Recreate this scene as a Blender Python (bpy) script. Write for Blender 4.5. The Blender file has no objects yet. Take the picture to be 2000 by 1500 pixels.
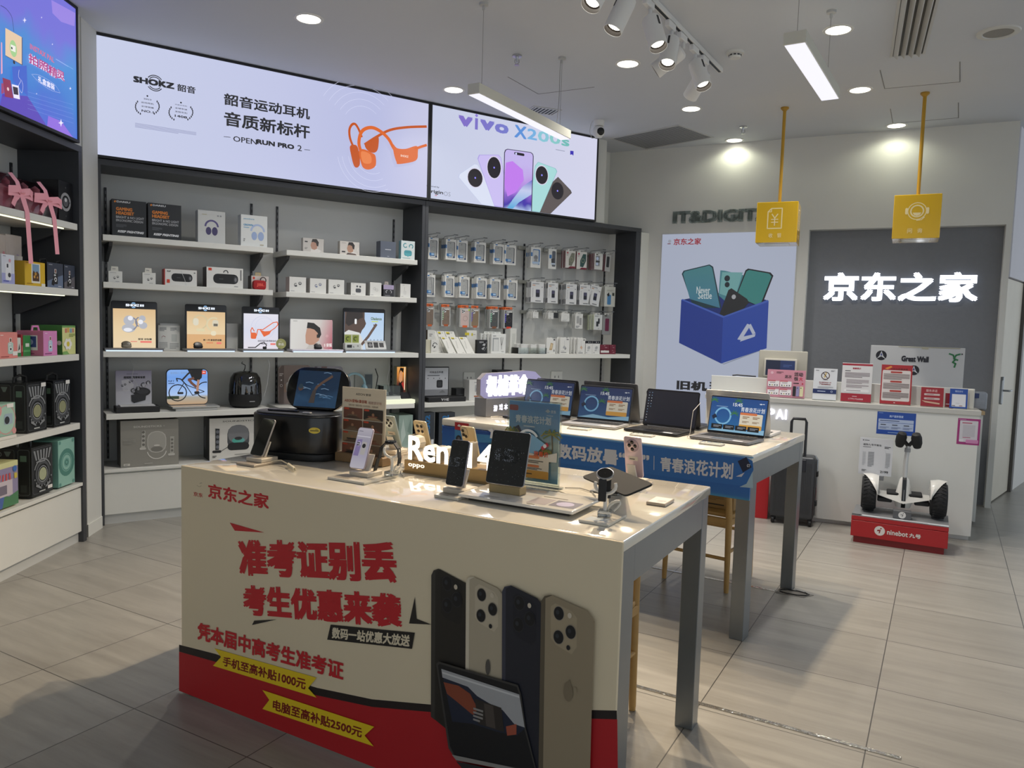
import bpy, bmesh, math, random
from mathutils import Vector, Matrix
random.seed(7)
R_ = math.radians
PI = math.pi
SC = bpy.context.scene
COL = SC.collection

# ---------------------------------------------------------------- camera, world, exposure
FOC = 1497.53           # focal length in pixels of a 2000 x 1500 frame
PITCH, ROLL, EYE = R_(4.349), R_(1.698), 1.55
_f = Vector((0, math.cos(PITCH), -math.sin(PITCH)))
_u = Vector((0, math.sin(PITCH), math.cos(PITCH)))
_r = Vector((1, 0, 0))
CR = math.cos(ROLL) * _r + math.sin(ROLL) * _u
CU = -math.sin(ROLL) * _r + math.cos(ROLL) * _u
CF = _f
cam = bpy.data.cameras.new('camera')
cam.sensor_width = 36
cam.lens = FOC / 2000 * 36
cam.clip_start = .05
camo = bpy.data.objects.new('camera', cam)
COL.objects.link(camo)
camo.matrix_world = Matrix(((CR.x, CU.x, -CF.x, 0), (CR.y, CU.y, -CF.y, 0), (CR.z, CU.z, -CF.z, EYE), (0, 0, 0, 1)))
SC.camera = camo
SC.view_settings.view_transform = 'Standard'
SC.view_settings.look = 'None'
SC.view_settings.exposure = 0
SC.view_settings.gamma = 1
SC.view_settings.use_curve_mapping = False
wd = bpy.data.worlds.new('mall')
SC.world = wd
wd.use_nodes = True
bg = wd.node_tree.nodes['Background']
bg.inputs[0].default_value = (.86, .93, 1, 1)     # daylight of the mall hall through the open shop front behind the camera
bg.inputs[1].default_value = 1.05

DOWN_W, SPOT_W, PEND_W = 80, 120, 14               # watts of the ceiling downlights, track spots, linear pendants


def ray(x, y):
    return CR * ((x - 1000) / FOC) - CU * ((y - 750) / FOC) + CF


def gz(x, y, z=0.):
    """point of the horizontal plane at height z that the photo shows at pixel x, y"""
    d = ray(x, y)
    t = (z - EYE) / d.z
    return Vector((0, 0, EYE)) + d * t


def up(b, x, y):
    """height shown at pixel x, y on the vertical through the point b"""
    d = ray(x, y)
    return EYE + d.z * math.hypot(b[0], b[1]) / math.hypot(d.x, d.y)


class Frame:
    """a vertical plane: u runs to the right along it, d out of it towards the room, z up"""
    def __init__(s, o, deg):
        t = R_(deg)
        s.t = t
        s.U = Vector((math.cos(t), math.sin(t), 0))
        s.N = Vector((math.sin(t), -math.cos(t), 0))
        s.o = Vector((o[0], o[1], 0))

    def hit(s, x, y, d=0.):
        r = ray(x, y)
        c = Vector((0, 0, EYE))
        t = (d - (c - s.o).dot(s.N)) / r.dot(s.N)
        P = c + r * t
        return (P - s.o).dot(s.U), P.z

    def pt(s, u, d, z):
        return s.o + s.U * u + s.N * d + Vector((0, 0, z))

    def loc(s, P):
        q = Vector((P[0], P[1], 0)) - s.o
        return q.dot(s.U), q.dot(s.N)

    def mat(s, u=0., d=0., z=0., rot=0.):
        return Matrix.Translation(s.pt(u, d, z)) @ Matrix.Rotation(s.t + R_(rot), 4, 'Z')

    def rect(s, x0, y0, x1, y1, d=0.):
        ym, xm = (y0 + y1) / 2, (x0 + x1) / 2
        return s.hit(x0, ym, d)[0], s.hit(xm, y1, d)[1], s.hit(x1, ym, d)[0], s.hit(xm, y0, d)[1]


def crop(x0, y0, sc):
    def k(*a):
        o = []
        for i in range(0, len(a), 2):
            o += [x0 + a[i] / sc, y0 + a[i + 1] / sc]
        return tuple(o)
    return k


# ---------------------------------------------------------------- materials
def lin(h):
    h = h.lstrip('#')
    o = []
    for i in (0, 2, 4):
        c = int(h[i:i + 2], 16) / 255
        o.append(c / 12.92 if c <= .04045 else ((c + .055) / 1.055) ** 2.4)
    return (*o, 1)


_M = {}


def C(h, r=.5, e=0., m=0., n=0., bump=0., sc=40, name=None, coat=0.):
    """colour h; r roughness, e emission, m metal, n colour variation, bump height"""
    k = (h, r, e, m, n, bump, sc, coat)
    if k in _M:
        return _M[k]
    mt = bpy.data.materials.new(name or ('lit_' if e else 'paint_') + h.strip('#'))
    mt.use_nodes = True
    nt = mt.node_tree
    b = nt.nodes['Principled BSDF']
    b.inputs['Base Color'].default_value = lin(h) if not e else (.02, .02, .02, 1)
    b.inputs['Roughness'].default_value = r
    b.inputs['Metallic'].default_value = m
    b.inputs['Coat Weight'].default_value = coat
    if e:
        b.inputs['Emission Color'].default_value = lin(h)
        b.inputs['Emission Strength'].default_value = e
    if n or bump:
        tc = nt.nodes.new('ShaderNodeTexCoord')
        ns = nt.nodes.new('ShaderNodeTexNoise')
        ns.inputs['Scale'].default_value = sc
        ns.inputs['Detail'].default_value = 3
        nt.links.new(tc.outputs['Object'], ns.inputs['Vector'])
        if n:
            mx = nt.nodes.new('ShaderNodeMix')
            mx.data_type = 'RGBA'
            c = lin(h)
            mx.inputs[6].default_value = tuple(x * (1 - n) for x in c[:3]) + (1,)
            mx.inputs[7].default_value = tuple(min(1, x * (1 + n)) for x in c[:3]) + (1,)
            nt.links.new(ns.outputs['Fac'], mx.inputs[0])
            nt.links.new(mx.outputs[2], b.inputs['Base Color'])
        if bump:
            bp = nt.nodes.new('ShaderNodeBump')
            bp.inputs['Strength'].default_value = bump
            bp.inputs['Distance'].default_value = .01
            nt.links.new(ns.outputs['Fac'], bp.inputs['Height'])
            nt.links.new(bp.outputs[0], b.inputs['Normal'])
    _M[k] = mt
    return mt


def E(h, e=1.):
    return C(h, .35, e)


def grad(name, stops, axis='Z', lo=0., hi=1., e=0., r=.4, wob=0., axis2=None):
    """printed or lit artwork whose colour runs along an object axis"""
    if name in _M:
        return _M[name]
    mt = bpy.data.materials.new(name)
    mt.use_nodes = True
    nt = mt.node_tree
    b = nt.nodes['Principled BSDF']
    tc = nt.nodes.new('ShaderNodeTexCoord')
    sp = nt.nodes.new('ShaderNodeSeparateXYZ')
    nt.links.new(tc.outputs['Object'], sp.inputs[0])
    mr = nt.nodes.new('ShaderNodeMapRange')
    mr.inputs[1].default_value = lo
    mr.inputs[2].default_value = hi
    src = sp.outputs[axis]
    if axis2 or wob:
        ad = nt.nodes.new('ShaderNodeMath')
        ad.operation = 'MULTIPLY_ADD'
        if wob:
            ns = nt.nodes.new('ShaderNodeTexNoise')
            ns.inputs['Scale'].default_value = 2.5 / (abs(hi - lo) + 1e-6)
            nt.links.new(tc.outputs['Object'], ns.inputs['Vector'])
            nt.links.new(ns.outputs['Fac'], ad.inputs[0])
            ad.inputs[1].default_value = wob * abs(hi - lo)
        else:
            nt.links.new(sp.outputs[axis2[0]], ad.inputs[0])
            ad.inputs[1].default_value = axis2[1]
        nt.links.new(src, ad.inputs[2])
        src = ad.outputs[0]
    nt.links.new(src, mr.inputs[0])
    cr = nt.nodes.new('ShaderNodeValToRGB')
    el = cr.color_ramp.elements
    while len(el) < len(stops):
        el.new(.5)
    for i, (p, h) in enumerate(stops):
        el[i].position = p
        el[i].color = lin(h)
    nt.links.new(mr.outputs[0], cr.inputs[0])
    b.inputs['Roughness'].default_value = r
    if e:
        b.inputs['Base Color'].default_value = (.02, .02, .02, 1)
        nt.links.new(cr.outputs[0], b.inputs['Emission Color'])
        b.inputs['Emission Strength'].default_value = e
    else:
        nt.links.new(cr.outputs[0], b.inputs['Base Color'])
    _M[name] = mt
    return mt


def glass(name='clear_acrylic', tint='#f4f8f6', fac=.04):
    if name in _M:
        return _M[name]
    mt = bpy.data.materials.new(name)
    mt.use_nodes = True
    nt = mt.node_tree
    nt.nodes.remove(nt.nodes['Principled BSDF'])
    tr = nt.nodes.new('ShaderNodeBsdfTransparent')
    tr.inputs[0].default_value = lin(tint)
    gl = nt.nodes.new('ShaderNodeBsdfGlossy')
    gl.inputs['Roughness'].default_value = .05
    fr = nt.nodes.new('ShaderNodeFresnel')
    fr.inputs[0].default_value = 1.45
    ad = nt.nodes.new('ShaderNodeMath')
    ad.inputs[1].default_value = fac
    nt.links.new(fr.outputs[0], ad.inputs[0])
    mx = nt.nodes.new('ShaderNodeMixShader')
    nt.links.new(ad.outputs[0], mx.inputs[0])
    nt.links.new(tr.outputs[0], mx.inputs[1])
    nt.links.new(gl.outputs[0], mx.inputs[2])
    nt.links.new(mx.outputs[0], nt.nodes['Material Output'].inputs[0])
    _M[name] = mt
    return mt


def mm(x):
    return C(x) if isinstance(x, str) else x


# ---------------------------------------------------------------- mesh collector
def rr(x0, z0, x1, z1, r, n=5):
    """rounded rectangle outline, counter-clockwise"""
    r = min(r, abs(x1 - x0) / 2 - 1e-5, abs(z1 - z0) / 2 - 1e-5)
    o = []
    for cx, cz, a in ((x1 - r, z0 + r, -90), (x1 - r, z1 - r, 0), (x0 + r, z1 - r, 90), (x0 + r, z0 + r, 180)):
        for i in range(n + 1):
            t = R_(a + 90 * i / n)
            o.append((cx + r * math.cos(t), cz + r * math.sin(t)))
    return o


def circ(cx, cz, r, n=24, rz=None, a0=0., a1=360.):
    rz = rz or r
    full = a1 - a0 >= 360
    return [(cx + r * math.cos(R_(a0 + (a1 - a0) * i / (n if full else n - 1))), cz + rz * math.sin(R_(a0 + (a1 - a0) * i / (n if full else n - 1)))) for i in range(n)]


def stroke(p, w):
    """outline polygon quads of a thick polyline"""
    o = []
    for (x0, z0), (x1, z1) in zip(p[:-1], p[1:]):
        dx, dz = x1 - x0, z1 - z0
        l = math.hypot(dx, dz) or 1
        nx, nz = -dz / l * w / 2, dx / l * w / 2
        ex, ez = dx / l * w * .25, dz / l * w * .25
        o.append([(x0 - nx - ex, z0 - nz - ez), (x1 - nx + ex, z1 - nz + ez), (x1 + nx + ex, z1 + nz + ez), (x0 + nx - ex, z0 + nz - ez)])
    return o


def smooth(P, n=5, closed=False):
    """curve through the points"""
    o, m = [], len(P)
    for i in range(m if closed else m - 1):
        g = (lambda j: P[j % m]) if closed else (lambda j: P[min(max(j, 0), m - 1)])
        a, b, c, d = g(i - 1), g(i), g(i + 1), g(i + 2)
        for k in range(n):
            t = k / n
            o.append(tuple(.5 * (2 * b[q] + (c[q] - a[q]) * t + (2 * a[q] - 5 * b[q] + 4 * c[q] - d[q]) * t * t + (3 * b[q] - a[q] - 3 * c[q] + d[q]) * t ** 3) for q in (0, 1)))
    return o if closed else o + [tuple(P[-1])]


_T = {}


def text_mesh(s, bold=0., ext=0.):
    k = (s, bold, ext)
    if k not in _T:
        cu = bpy.data.curves.new('lettering', 'FONT')
        cu.body = s
        cu.size = 1
        cu.resolution_u = 2
        cu.extrude = ext
        cu.fill_mode = 'BOTH'
        ob = bpy.data.objects.new('lettering', cu)
        COL.objects.link(ob)
        dg = bpy.context.evaluated_depsgraph_get()
        me = bpy.data.meshes.new_from_object(ob.evaluated_get(dg))
        v = [tuple(p.co) for p in me.vertices]
        f = [tuple(p.vertices) for p in me.polygons]
        bpy.data.objects.remove(ob)
        bpy.data.curves.remove(cu)
        bpy.data.meshes.remove(me)
        b = bold * 1.1           # heavier strokes: the same outline laid again a little to each side
        sh = [(0, 0)] if bold < .006 else ([(-b, 0), (b, 0), (0, b)] if bold < .018 else [(0, 0), (-b, -b), (b, -b), (b, b), (-b, b)])
        if v and len(sh) > 1:
            n = len(v)
            v, f = [(p[0] + dx, p[1] + dy, p[2] if ext else j) for j, (dx, dy) in enumerate(sh) for p in v], [tuple(i + n * j for i in q) for j in range(len(sh)) for q in f]
        if v:
            x0, x1 = min(p[0] for p in v), max(p[0] for p in v)
            y0, y1 = min(p[1] for p in v), max(p[1] for p in v)
            v = [((p[0] - x0) / max(x1 - x0, 1e-6), (p[1] - y0) / max(y1 - y0, 1e-6), p[2]) for p in v]
            _T[k] = (v, f, (x1 - x0) / max(y1 - y0, 1e-6))
        else:
            _T[k] = ([], [], 1)
    return _T[k]


class MB:
    def __init__(s):
        s.v, s.f, s.m, s.mats = [], [], [], []
        s.X = Matrix()

    def add(s, vs, fs, mt):
        mt = mm(mt)
        if mt not in s.mats:
            s.mats.append(mt)
        i = s.mats.index(mt)
        n = len(s.v)
        s.v += [tuple(s.X @ Vector(p)) for p in vs]
        s.f += [tuple(n + j for j in f) for f in fs]
        s.m += [i] * len(fs)
        return s

    def bm(s, bm, mt):
        bm.verts.index_update()
        s.add([v.co[:] for v in bm.verts], [[v.index for v in f.verts] for f in bm.faces], mt)
        bm.free()
        return s

    def box(s, x0, x1, y0, y1, z0, z1, mt, bev=0., seg=1):
        bm = bmesh.new()
        bmesh.ops.create_cube(bm, size=1)
        for v in bm.verts:
            v.co = ((x0 + x1) / 2 + v.co.x * (x1 - x0), (y0 + y1) / 2 + v.co.y * (y1 - y0), (z0 + z1) / 2 + v.co.z * (z1 - z0))
        if bev:
            bmesh.ops.bevel(bm, geom=bm.edges[:], offset=bev, segments=seg, affect='EDGES', profile=.5)
        return s.bm(bm, mt)

    def prism(s, pts, a, b, mt, ax='y', bev=0., seg=2):
        """outline extruded along ax from a to b, its rims bevelled"""
        def q(p, h):
            return (p[0], h, p[1]) if ax == 'y' else ((p[0], p[1], h) if ax == 'z' else (h, p[0], p[1]))
        bm = bmesh.new()
        A = [bm.verts.new(q(p, a)) for p in pts]
        B = [bm.verts.new(q(p, b)) for p in pts]
        n = len(pts)
        fa, fb = bm.faces.new(A), bm.faces.new(B[::-1])
        for i in range(n):
            bm.faces.new((A[i], B[i], B[(i + 1) % n], A[(i + 1) % n]))
        bmesh.ops.recalc_face_normals(bm, faces=bm.faces[:])
        if bev:
            bmesh.ops.bevel(bm, geom=list(set(fa.edges[:] + fb.edges[:])), offset=bev, segments=seg, affect='EDGES', profile=.5)
        return s.bm(bm, mt)

    def tube(s, pts, r, mt, n=8, closed=False):
        P = [Vector(p) for p in pts]
        m = len(P)
        rs = r if isinstance(r, (list, tuple)) else [r] * m
        vs, fs = [], []
        prev = None
        for i in range(m):
            a = P[(i - 1) % m] if closed or i else P[0]
            b = P[(i + 1) % m] if closed or i < m - 1 else P[-1]
            t = (b - a).normalized()
            if prev is None:
                prev = t.orthogonal().normalized()
            prev = (prev - t * prev.dot(t))
            prev = prev.normalized() if prev.length > 1e-6 else t.orthogonal().normalized()
            w = t.cross(prev)
            for j in range(n):
                an = 2 * PI * j / n
                vs.append(P[i] + (prev * math.cos(an) + w * math.sin(an)) * rs[i])
        for i in range(m if closed else m - 1):
            for j in range(n):
                fs.append((i * n + j, i * n + (j + 1) % n, ((i + 1) % m) * n + (j + 1) % n, ((i + 1) % m) * n + j))
        if not closed:
            fs += [tuple(range(n))[::-1], tuple((m - 1) * n + j for j in range(n))]
        return s.add(vs, fs, mt)

    def lathe(s, prof, mt, n=24, M=None, caps=True):
        """profile of (radius, z) turned about z, then moved by M"""
        M = M or Matrix()
        vs, fs = [], []
        for r, z in prof:
            for j in range(n):
                a = 2 * PI * j / n
                vs.append(M @ Vector((r * math.cos(a), r * math.sin(a), z)))
        for i in range(len(prof) - 1):
            for j in range(n):
                fs.append((i * n + j, i * n + (j + 1) % n, (i + 1) * n + (j + 1) % n, (i + 1) * n + j))
        if caps:
            fs += [tuple(range(n))[::-1], tuple((len(prof) - 1) * n + j for j in range(n))]
        return s.add(vs, fs, mt)

    def quad(s, a, b, c, d, mt):
        return s.add([a, b, c, d], [(0, 1, 2, 3)], mt)


class Art:
    """print on a flat face: O its lower left corner, X and Z its axes (lengths w, h); ops use fractions of w and h unless abs"""
    def __init__(s, mb, O, X, Z, w, h, eps=.00025, absolute=False):
        s.mb, s.O, s.X, s.Z = mb, Vector(O), Vector(X), Vector(Z)
        s.N = s.X.cross(s.Z)
        s.w, s.h, s.eps, s.k = w, h, eps, 1
        s.ab = absolute

    def P(s, x, z):
        if not s.ab:
            x, z = x * s.w, z * s.h
        return s.O + s.X * x + s.Z * z + s.N * (s.eps * s.k)

    def poly(s, pts, mt, next_=True):
        s.mb.add([s.P(*p) for p in pts], [tuple(range(len(pts)))], mt)
        s.k += next_
        return s

    def asp(s):
        return 1 if s.ab else s.w / s.h

    def text(s, t, x0, z0, x1, z1, mt, bold=.012, skew=0., slope=0.):
        v, f, a = text_mesh(t, max(bold, .014) if bold >= 0 else bold)
        s.mb.add([s.P(x0 + (x1 - x0) * p[0] + skew * p[1] * (z1 - z0) / s.asp(), z0 + (z1 - z0) * p[1] + slope * p[0]) + s.N * (p[2] * 4e-5) for p in v], f, mt)
        s.k += 1
        return s

    def draw(s, ops):
        for o in ops:
            c = o[0]
            if c == 'r':
                x0, z0, x1, z1 = o[1:5]
                s.poly([(x0, z0), (x1, z0), (x1, z1), (x0, z1)], o[5])
            elif c == 'R':          # rounded
                x0, z0, x1, z1 = o[1:5]
                a = s.asp()
                s.poly([(x / a, z) for x, z in rr(x0 * a, z0, x1 * a, z1, o[6], 3)], o[5])
            elif c == 't':
                s.text(o[1], *o[2:6], o[6], *(o[7:]))
            elif c == 'c':
                a = s.asp()
                s.poly([(o[1] + x / a, o[2] + z) for x, z in circ(0, 0, o[3], 16, o[5] if len(o) > 5 else None)], o[4])
            elif c == 'o':          # ring
                a = s.asp()
                n = 20
                a0, a1 = (o[6], o[7]) if len(o) > 6 else (0, 360)
                A = circ(0, 0, o[3], n + 1, None, a0, a1 - 1e-3)
                B = circ(0, 0, o[3] - o[4], n + 1, None, a0, a1 - 1e-3)
                s.mb.add([s.P(o[1] + x / a, o[2] + z) for x, z in A + B], [(i, i + 1, n + 2 + i, n + 1 + i) for i in range(n)], o[5])
                s.k += 1
            elif c == 'p':
                s.poly(o[1], o[2])
            elif c == 'l':
                a = s.asp()
                for q in stroke([(x * a, z) for x, z in o[1]], o[2]):
                    s.poly([(x / a, z) for x, z in q], o[3], False)
                s.k += 1
            elif c == 'b':          # lines of small print
                x0, z0, x1, z1, n, m = o[1:7]
                hh = (z1 - z0) / n
                for i in range(n):
                    xe = x1 if i < n - 1 else x0 + (x1 - x0) * .7
                    zz = z1 - (i + .5) * hh
                    s.poly([(x0, zz - hh * .28), (xe, zz - hh * .28), (xe, zz + hh * .28), (x0, zz + hh * .28)], m, False)
                s.k += 1
        return s


def front(mb, w, h, y=0., x=0., z=0.):
    return Art(mb, (x, y, z), (1, 0, 0), (0, 0, 1), w, h)


# ---------------------------------------------------------------- objects
def mk(name, mb, parent=None, M=None, smooth=35, kind=None, label=None):
    me = bpy.data.meshes.new(name)
    me.from_pydata(mb.v, [], mb.f)
    for m in mb.mats:
        me.materials.append(m)
    me.polygons.foreach_set('material_index', mb.m)
    me.polygons.foreach_set('use_smooth', [True] * len(mb.f))
    me.set_sharp_from_angle(angle=R_(smooth))
    me.update()
    o = bpy.data.objects.new(name, me)
    COL.objects.link(o)
    if parent:
        o.parent = parent
    if M:
        o.matrix_local = M
    if kind:
        o['kind'] = kind
    if label:
        o['label'] = label
    return o


def tag(o, label, cat, group=None):
    o['label'] = label
    o['category'] = cat
    if group:
        o['group'] = group
    return o


def thing(name, label, cat, M, group=None):
    o = bpy.data.objects.new(name, None)
    o.empty_display_size = .05
    COL.objects.link(o)
    o.matrix_world = M
    return tag(o, label, cat, group)


def solo(name, label, cat, M, mb, group=None):
    return tag(mk(name, mb, None, M), label, cat, group)


def dup(root, M, label=None, group=None):
    c = root.copy()
    COL.objects.link(c)
    c.matrix_world = M
    if label:
        c['label'] = label
    if group:
        c['group'] = group
    for ch in root.children:
        d = ch.copy()
        COL.objects.link(d)
        d.parent = c
        for g in ch.children:
            e = g.copy()
            COL.objects.link(e)
            e.parent = d
    return c


def st(name, mb, M=None):
    return mk(name, mb, None, M, kind='structure')


def rotx(deg):
    return Matrix.Rotation(R_(deg), 4, 'X')


def roty(deg):
    return Matrix.Rotation(R_(deg), 4, 'Y')


def rotz(deg):
    return Matrix.Rotation(R_(deg), 4, 'Z')


def tr(x, y, z):
    return Matrix.Translation((x, y, z))


def lamp(name, kind, parent, M, watts, col='#ffffff', **kw):
    l = bpy.data.lights.new(name, kind)
    l.energy = watts
    l.color = lin(col)[:3]
    for k, v in kw.items():
        setattr(l, k, v)
    o = bpy.data.objects.new(name, l)
    COL.objects.link(o)
    o.parent = parent
    o.matrix_local = M
    return o


CEIL = 3.5
B = Frame((-2.965, 5.515), 33.9)       # front plane of the long back shelving
L = Frame((-2.877, 5.135), 91.15)      # front plane of the shelving on the left wall
W = Frame((4.421, 6.993), -26.6)       # the wall with the shop's illuminated sign
K = Frame((3.563, 5.804), -24.4)       # front of the cash counter
T1 = Frame((-1.316, 3.062), -29.36)    # printed front of the near display table
T2 = Frame((1.194, 3.737), -34.0)      # front of the far display table

# ================================================================ the room
class PA:
    """artwork measured on the photo and laid on the plane d in front of a frame"""
    def __init__(s, mb, fr, d, k=None):
        s.fr, s.d, s.k, s.zmin = fr, d, k or (lambda *a: a), -9
        s.A = Art(mb, (0, -d, 0), (1, 0, 0), (0, 0, 1), 1, 1, absolute=True)

    def p(s, *xy):
        q = s.k(*xy)
        o = [s.fr.hit(q[i], q[i + 1], s.d) for i in range(0, len(q), 2)]
        return [(u, max(z, s.zmin)) for u, z in o]

    def poly(s, xy, m, nx=True):
        s.A.poly(s.p(*xy), m, nx)
        return s

    def blob(s, xy, m):
        s.A.poly([(u, max(z, s.zmin)) for u, z in smooth(s.p(*xy), 5, True)], m)
        return s

    def rrect(s, x0, y0, x1, y1, r, m):
        (a, b), (c, d) = s.p(x0, y0, x1, y1)
        s.A.poly(rr(a, d, c, b, r, 4), m)
        return s

    def text(s, t, x0, y0, x1, y1, m, bold=.012, skew=0., slope=0.):
        (a, b), (c, d) = s.p(x0, y0, x1, y1)
        s.A.text(t, a, d, c, b, m, bold, skew, slope)
        return s

    def textq(s, t, TL, TR, BR, BL, m, bold=.02):
        """lettering fitted between four measured corners"""
        q = s.p(*TL, *TR, *BR, *BL)
        v, f, a = text_mesh(t, bold)
        o = []
        for x, y, _ in v:
            o.append(tuple(q[3][i] * (1 - x) * (1 - y) + q[2][i] * x * (1 - y) + q[1][i] * x * y + q[0][i] * (1 - x) * y for i in (0, 1)))
        s.A.mb.add([s.A.P(*c) + s.A.N * (p[2] * 4e-5) for c, p in zip(o, v)], f, m)
        s.A.k += 1
        return s

    def rpx(s, x, y, r):
        return abs(s.p(x, y - r)[0][1] - s.p(x, y + r)[0][1]) / 2

    def circ(s, x, y, r, m, rx=None):
        c = s.p(x, y)[0]
        q = s.rpx(x, y, r)
        s.A.poly(circ(c[0], c[1], q * (rx or 1), 22, q), m)
        return s

    def ring(s, x, y, r, w, m, a0=0, a1=360):
        c = s.p(x, y)[0]
        s.A.draw([('o', c[0], c[1], s.rpx(x, y, r), s.rpx(x, y, w), m, a0, a1)])
        return s

    def line(s, xy, w, m):
        P = smooth(s.p(*xy)) if len(xy) > 4 else s.p(*xy)
        s.A.draw([('l', P, s.rpx(xy[0], xy[1], w), m)])
        return s

    def bars(s, x0, y0, x1, y1, n, m):
        (a, b), (c, d) = s.p(x0, y0, x1, y1)
        s.A.draw([('b', a, d, c, b, n, m)])
        return s


def floor_mat():
    mt = bpy.data.materials.new('grey_streaked_tiles')
    mt.use_nodes = True
    nt = mt.node_tree
    N, LK = nt.nodes.new, nt.links.new
    b = nt.nodes['Principled BSDF']
    tc = N('ShaderNodeTexCoord')

    def math_(op, a, c=None, d=None):
        n = N('ShaderNodeMath')
        n.operation = op
        for i, x in enumerate((a, c, d)):
            if x is None:
                continue
            if isinstance(x, (int, float)):
                n.inputs[i].default_value = x
            else:
                LK(x, n.inputs[i])
        return n.outputs[0]

    def dot(v):
        n = N('ShaderNodeVectorMath')
        n.operation = 'DOT_PRODUCT'
        LK(tc.outputs['Object'], n.inputs[0])
        n.inputs[1].default_value = v
        return n.outputs['Value']
    t = R_(-29.34)
    a = dot((math.cos(t), math.sin(t), 0))
    c = dot((-math.sin(t), math.cos(t), 0))
    ta = math_('DIVIDE', math_('ADD', a, .165), .632)
    tb = math_('DIVIDE', math_('ADD', c, .630), .615)

    def edge(x, w):
        f = math_('FRACT', x)
        return math_('LESS_THAN', math_('ABSOLUTE', math_('SUBTRACT', math_('FRACT', math_('ADD', f, .5)), .5)), w)
    gr = math_('MAXIMUM', edge(ta, .0035), edge(tb, .0035))
    cb = N('ShaderNodeCombineXYZ')
    LK(math_('FLOOR', ta), cb.inputs[0])
    LK(math_('FLOOR', tb), cb.inputs[1])
    wn = N('ShaderNodeTexWhiteNoise')
    wn.noise_dimensions = '3D'
    LK(cb.outputs[0], wn.inputs['Vector'])
    sv = N('ShaderNodeCombineXYZ')
    LK(math_('MULTIPLY', a, 1.1), sv.inputs[0])
    LK(math_('MULTIPLY', c, 11.), sv.inputs[1])
    LK(math_('MULTIPLY', wn.outputs['Value'], 30.), sv.inputs[2])
    ns = N('ShaderNodeTexNoise')
    ns.inputs['Scale'].default_value = 1.3
    ns.inputs['Detail'].default_value = 6
    ns.inputs['Roughness'].default_value = .65
    LK(sv.outputs[0], ns.inputs['Vector'])
    cr = N('ShaderNodeValToRGB')
    el = cr.color_ramp.elements
    el[0].position, el[0].color = .25, lin('#87847d')
    el[1].position, el[1].color = .78, lin('#a5a29a')
    v = math_('ADD', ns.outputs['Fac'], math_('MULTIPLY', math_('SUBTRACT', wn.outputs['Value'], .5), .10))
    LK(v, cr.inputs[0])
    mx = N('ShaderNodeMix')
    mx.data_type = 'RGBA'
    LK(gr, mx.inputs[0])
    LK(cr.outputs[0], mx.inputs[6])
    mx.inputs[7].default_value = lin('#4a4845')
    LK(mx.outputs[2], b.inputs['Base Color'])
    LK(math_('ADD', .24, math_('MULTIPLY', ns.outputs['Fac'], .2)), b.inputs['Roughness'])
    bp = N('ShaderNodeBump')
    bp.inputs['Strength'].default_value = .35
    bp.inputs['Distance'].default_value = .002
    LK(math_('SUBTRACT', 1., gr), bp.inputs['Height'])
    LK(bp.outputs[0], b.inputs['Normal'])
    return mt


WALL = C('#d2d2cc', .75, n=.03, sc=3, name='matt_white_wall')
CEILM = C('#c6cad0', .8, n=.02, sc=2, name='matt_white_ceiling')
CHAR = C('#3b3d41', .45, n=.06, sc=12, name='charcoal_laminate')
WHT = C('#dcdcd5', .4, n=.02, sc=8, name='white_laminate')
WHT2 = C('#c9cac6', .5, n=.02, sc=6, name='grey_white_board')
BLK = C('#141517', .4)
STEEL = C('#8d9092', .35, m=.7, n=.05, sc=20, name='brushed_steel')
SILV = C('#b9bbbd', .3, m=.8)

m = MB()
m.box(-9, 10, -5, 13, -.1, 0, floor_mat())
st('floor', m)
m = MB()
m.box(-9, 10, -5, 13, CEIL, CEIL + .1, CEILM)
st('ceiling', m)

m = MB()                       # wall behind and above the left shelving
m.box(-7, .06, .43, .6, 0, CEIL, WALL)
m.box(-7, .06, .03, .43, 2.645, CEIL, WALL)
st('wall_left', m, L.mat())
a_, b_ = gz(171, 1048), gz(199, 1030)
m = MB()
pp = [a_.to_2d(), b_.to_2d(), (b_ - B.N * .5 + B.U * .02).to_2d(), (a_ - L.N * .7).to_2d(), (a_ - L.N * .02 - L.U * .004).to_2d()]
m.prism([tuple(q) for q in pp], 0, CEIL, WALL, 'z')
st('wall_corner', m)
m = MB()
q_ = [a_ + Vector((.012, -.01, 0)), b_ + Vector((.012, -.012, 0))]
m.prism([tuple(q_[0].to_2d()), tuple(q_[1].to_2d()), tuple(b_.to_2d()), tuple(a_.to_2d())], 0, .085, WHT, 'z')
st('baseboard_corner', m)

u83 = B.hit(1183, 350, -.03)[0]
m = MB()                       # wall behind the back shelving, with the bulkhead that carries the lightboxes
m.box(-.3, 5.3, .42, .6, 0, CEIL, WALL)
m.box(-.06, u83, .03, .42, 2.65, CEIL, WALL)
st('wall_back', m, B.mat())
m = MB()                       # white pier between the shelving and the poster
u0_, u1_ = B.hit(1246, 600)[0], B.hit(1285, 600, -.02)[0]
m.box(u0_, u1_, .0, .42, 0, 2.60, WALL)
st('trim_1', m, B.mat())

m = MB()                       # sign wall with its recess
ul, ur = W.hit(1572, 600)[0], W.hit(1953, 600)[0]
zt = 2.59
m.box(-4.2, ul, 0, .3, 0, CEIL, WALL)
m.box(ul, ur, 0, .3, zt, CEIL, WALL)
m.box(ur, .03, 0, .3, 0, CEIL, WALL)
st('wall_sign', m, W.mat())
m = MB()
m.box(ul, ur, .12, .3, 0, zt, C('#7c7f84', .8, n=.05, sc=30, bump=.15, name='grey_panel'))
st('trim_2', m, W.mat())

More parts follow.
